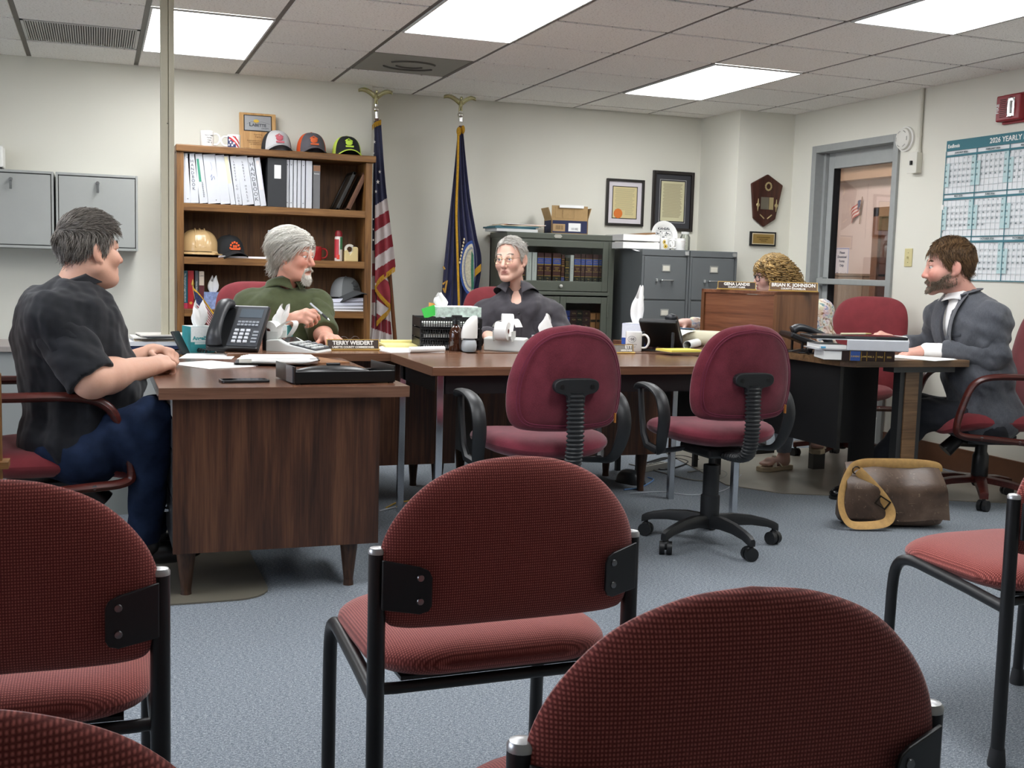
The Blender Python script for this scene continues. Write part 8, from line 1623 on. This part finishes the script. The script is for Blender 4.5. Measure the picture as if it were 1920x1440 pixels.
    for a_, tp in ((al, (1545, 920)), (ar, (1590, 905))):
        q = onz(tp[0], tp[1], .05); dr = np.array([q[0]-a_[0], q[1]-a_[1], 0]); dr = nrm(dr); an = math.atan2(dr[1], dr[0]); base = np.array([a_[0], a_[1], 0])
        rings = [[tuple(base+Matrix.Rotation(an, 3, 'Z') @ Vector((x, w_*math.cos(b), max(.012, z0+h_*math.sin(b)))) if 0 else base+np.array([math.cos(an)*x-math.sin(an)*w_*math.cos(b), math.sin(an)*x+math.cos(an)*w_*math.cos(b), max(.014, z0+h_*math.sin(b))])) for b in np.linspace(0, 2*PI, 16, endpoint=False)] for x, w_, z0, h_ in ((-.075, .012, .05, .02), (-.07, .034, .055, .045), (-.02, .04, .06, .055), (.04, .042, .05, .05), (.10, .046, .04, .032), (.16, .042, .036, .026), (.195, .025, .03, .016), (.202, .008, .026, .006))]
        so = p.kid(obj('shoe', loft(rings), M('#101012', .25, noise=.2, nscale=60, bump=.15, bscale=90), None, smooth=True)); obj('sole', xf(prism([(-.078, -.03), (.04, -.04), (.12, -.048), (.19, -.03), (.206, 0), (.19, .03), (.12, .048), (.04, .04), (-.078, .03)], 0, .016), base, (0, 0, an)), M('#0a0a0a', .5), so, smooth=0)
    p.head(Q(1779, 502, d0-.02), -62, -4, 0, 1.1, dict(jaw=1.03, nose=.96, stubble='#6a5446', red='#cf6f62', flush=1.2, look=(0, 1, -.1), iris='#4a5a68'), nb+R@np.array([0, -.02, -.03]), .055)
    hm = m_hair('#2a1d13', '#8a6a48')
    line = [(0, .074), (20, .072), (40, .064), (56, .045), (66, .0), (78, -.02), (86, -.005), (96, .028), (114, .012), (130, -.04), (155, -.070), (180, -.074)]
    p.hair(line, hm, lambda u: .003+.015*np.maximum(0, u[2])*np.where(u[1] < .5, 1, .55), lambda q: (lambda k: k*np.array([-.8, .3, -.15])+(1-k)*np.array([-.1, -.4, -.85]))(np.clip((q[:, 2:3]-.03)/.06, 0, 1)), 5200, 6, .0078, .24, .0011, seed=41)
    p.brows(m_hair('#4a3524', '#6a5038'), .0012, 90, .030)
    bm = m_hair('#4a3a2c', '#8a7a68')
    def bd(n, rng):
        s_ = rng.choice([-1, 1], n); a = rng.uniform(0, 1, n); b = rng.uniform(0, 1, n); x = s_*(.006+.062*a**.9); y = .096-.105*a**1.7; z = -.088-.020*(1-a)+b*(.030+.030*a)+.012*a; y = y-.006*(1-b); z = np.where((np.abs(x) < .028) & (z > -.082), -.084-.02*b, z); nn = np.stack([x*9, y*6, z*4-.2], 1); nn /= np.linalg.norm(nn, axis=1, keepdims=True); return np.stack([x, y, z], 1), nn*.5+np.array([0, .1, -.7])
    p.beard(bd, 2400, .009, bm, .0011, 9, 3)
    def ms(n, rng):
        x = rng.uniform(-.028, .028, n); return np.stack([x, .1035-np.abs(x)*.42, -.053-np.abs(x)*.3+rng.normal(size=n)*.0025], 1), np.stack([np.sign(x)*.4, .3+0*x, -.8+0*x], 1)
    p.beard(ms, 350, .010, bm, .001, 8, 3, 'moustache')
    p.finish()
man_suit()
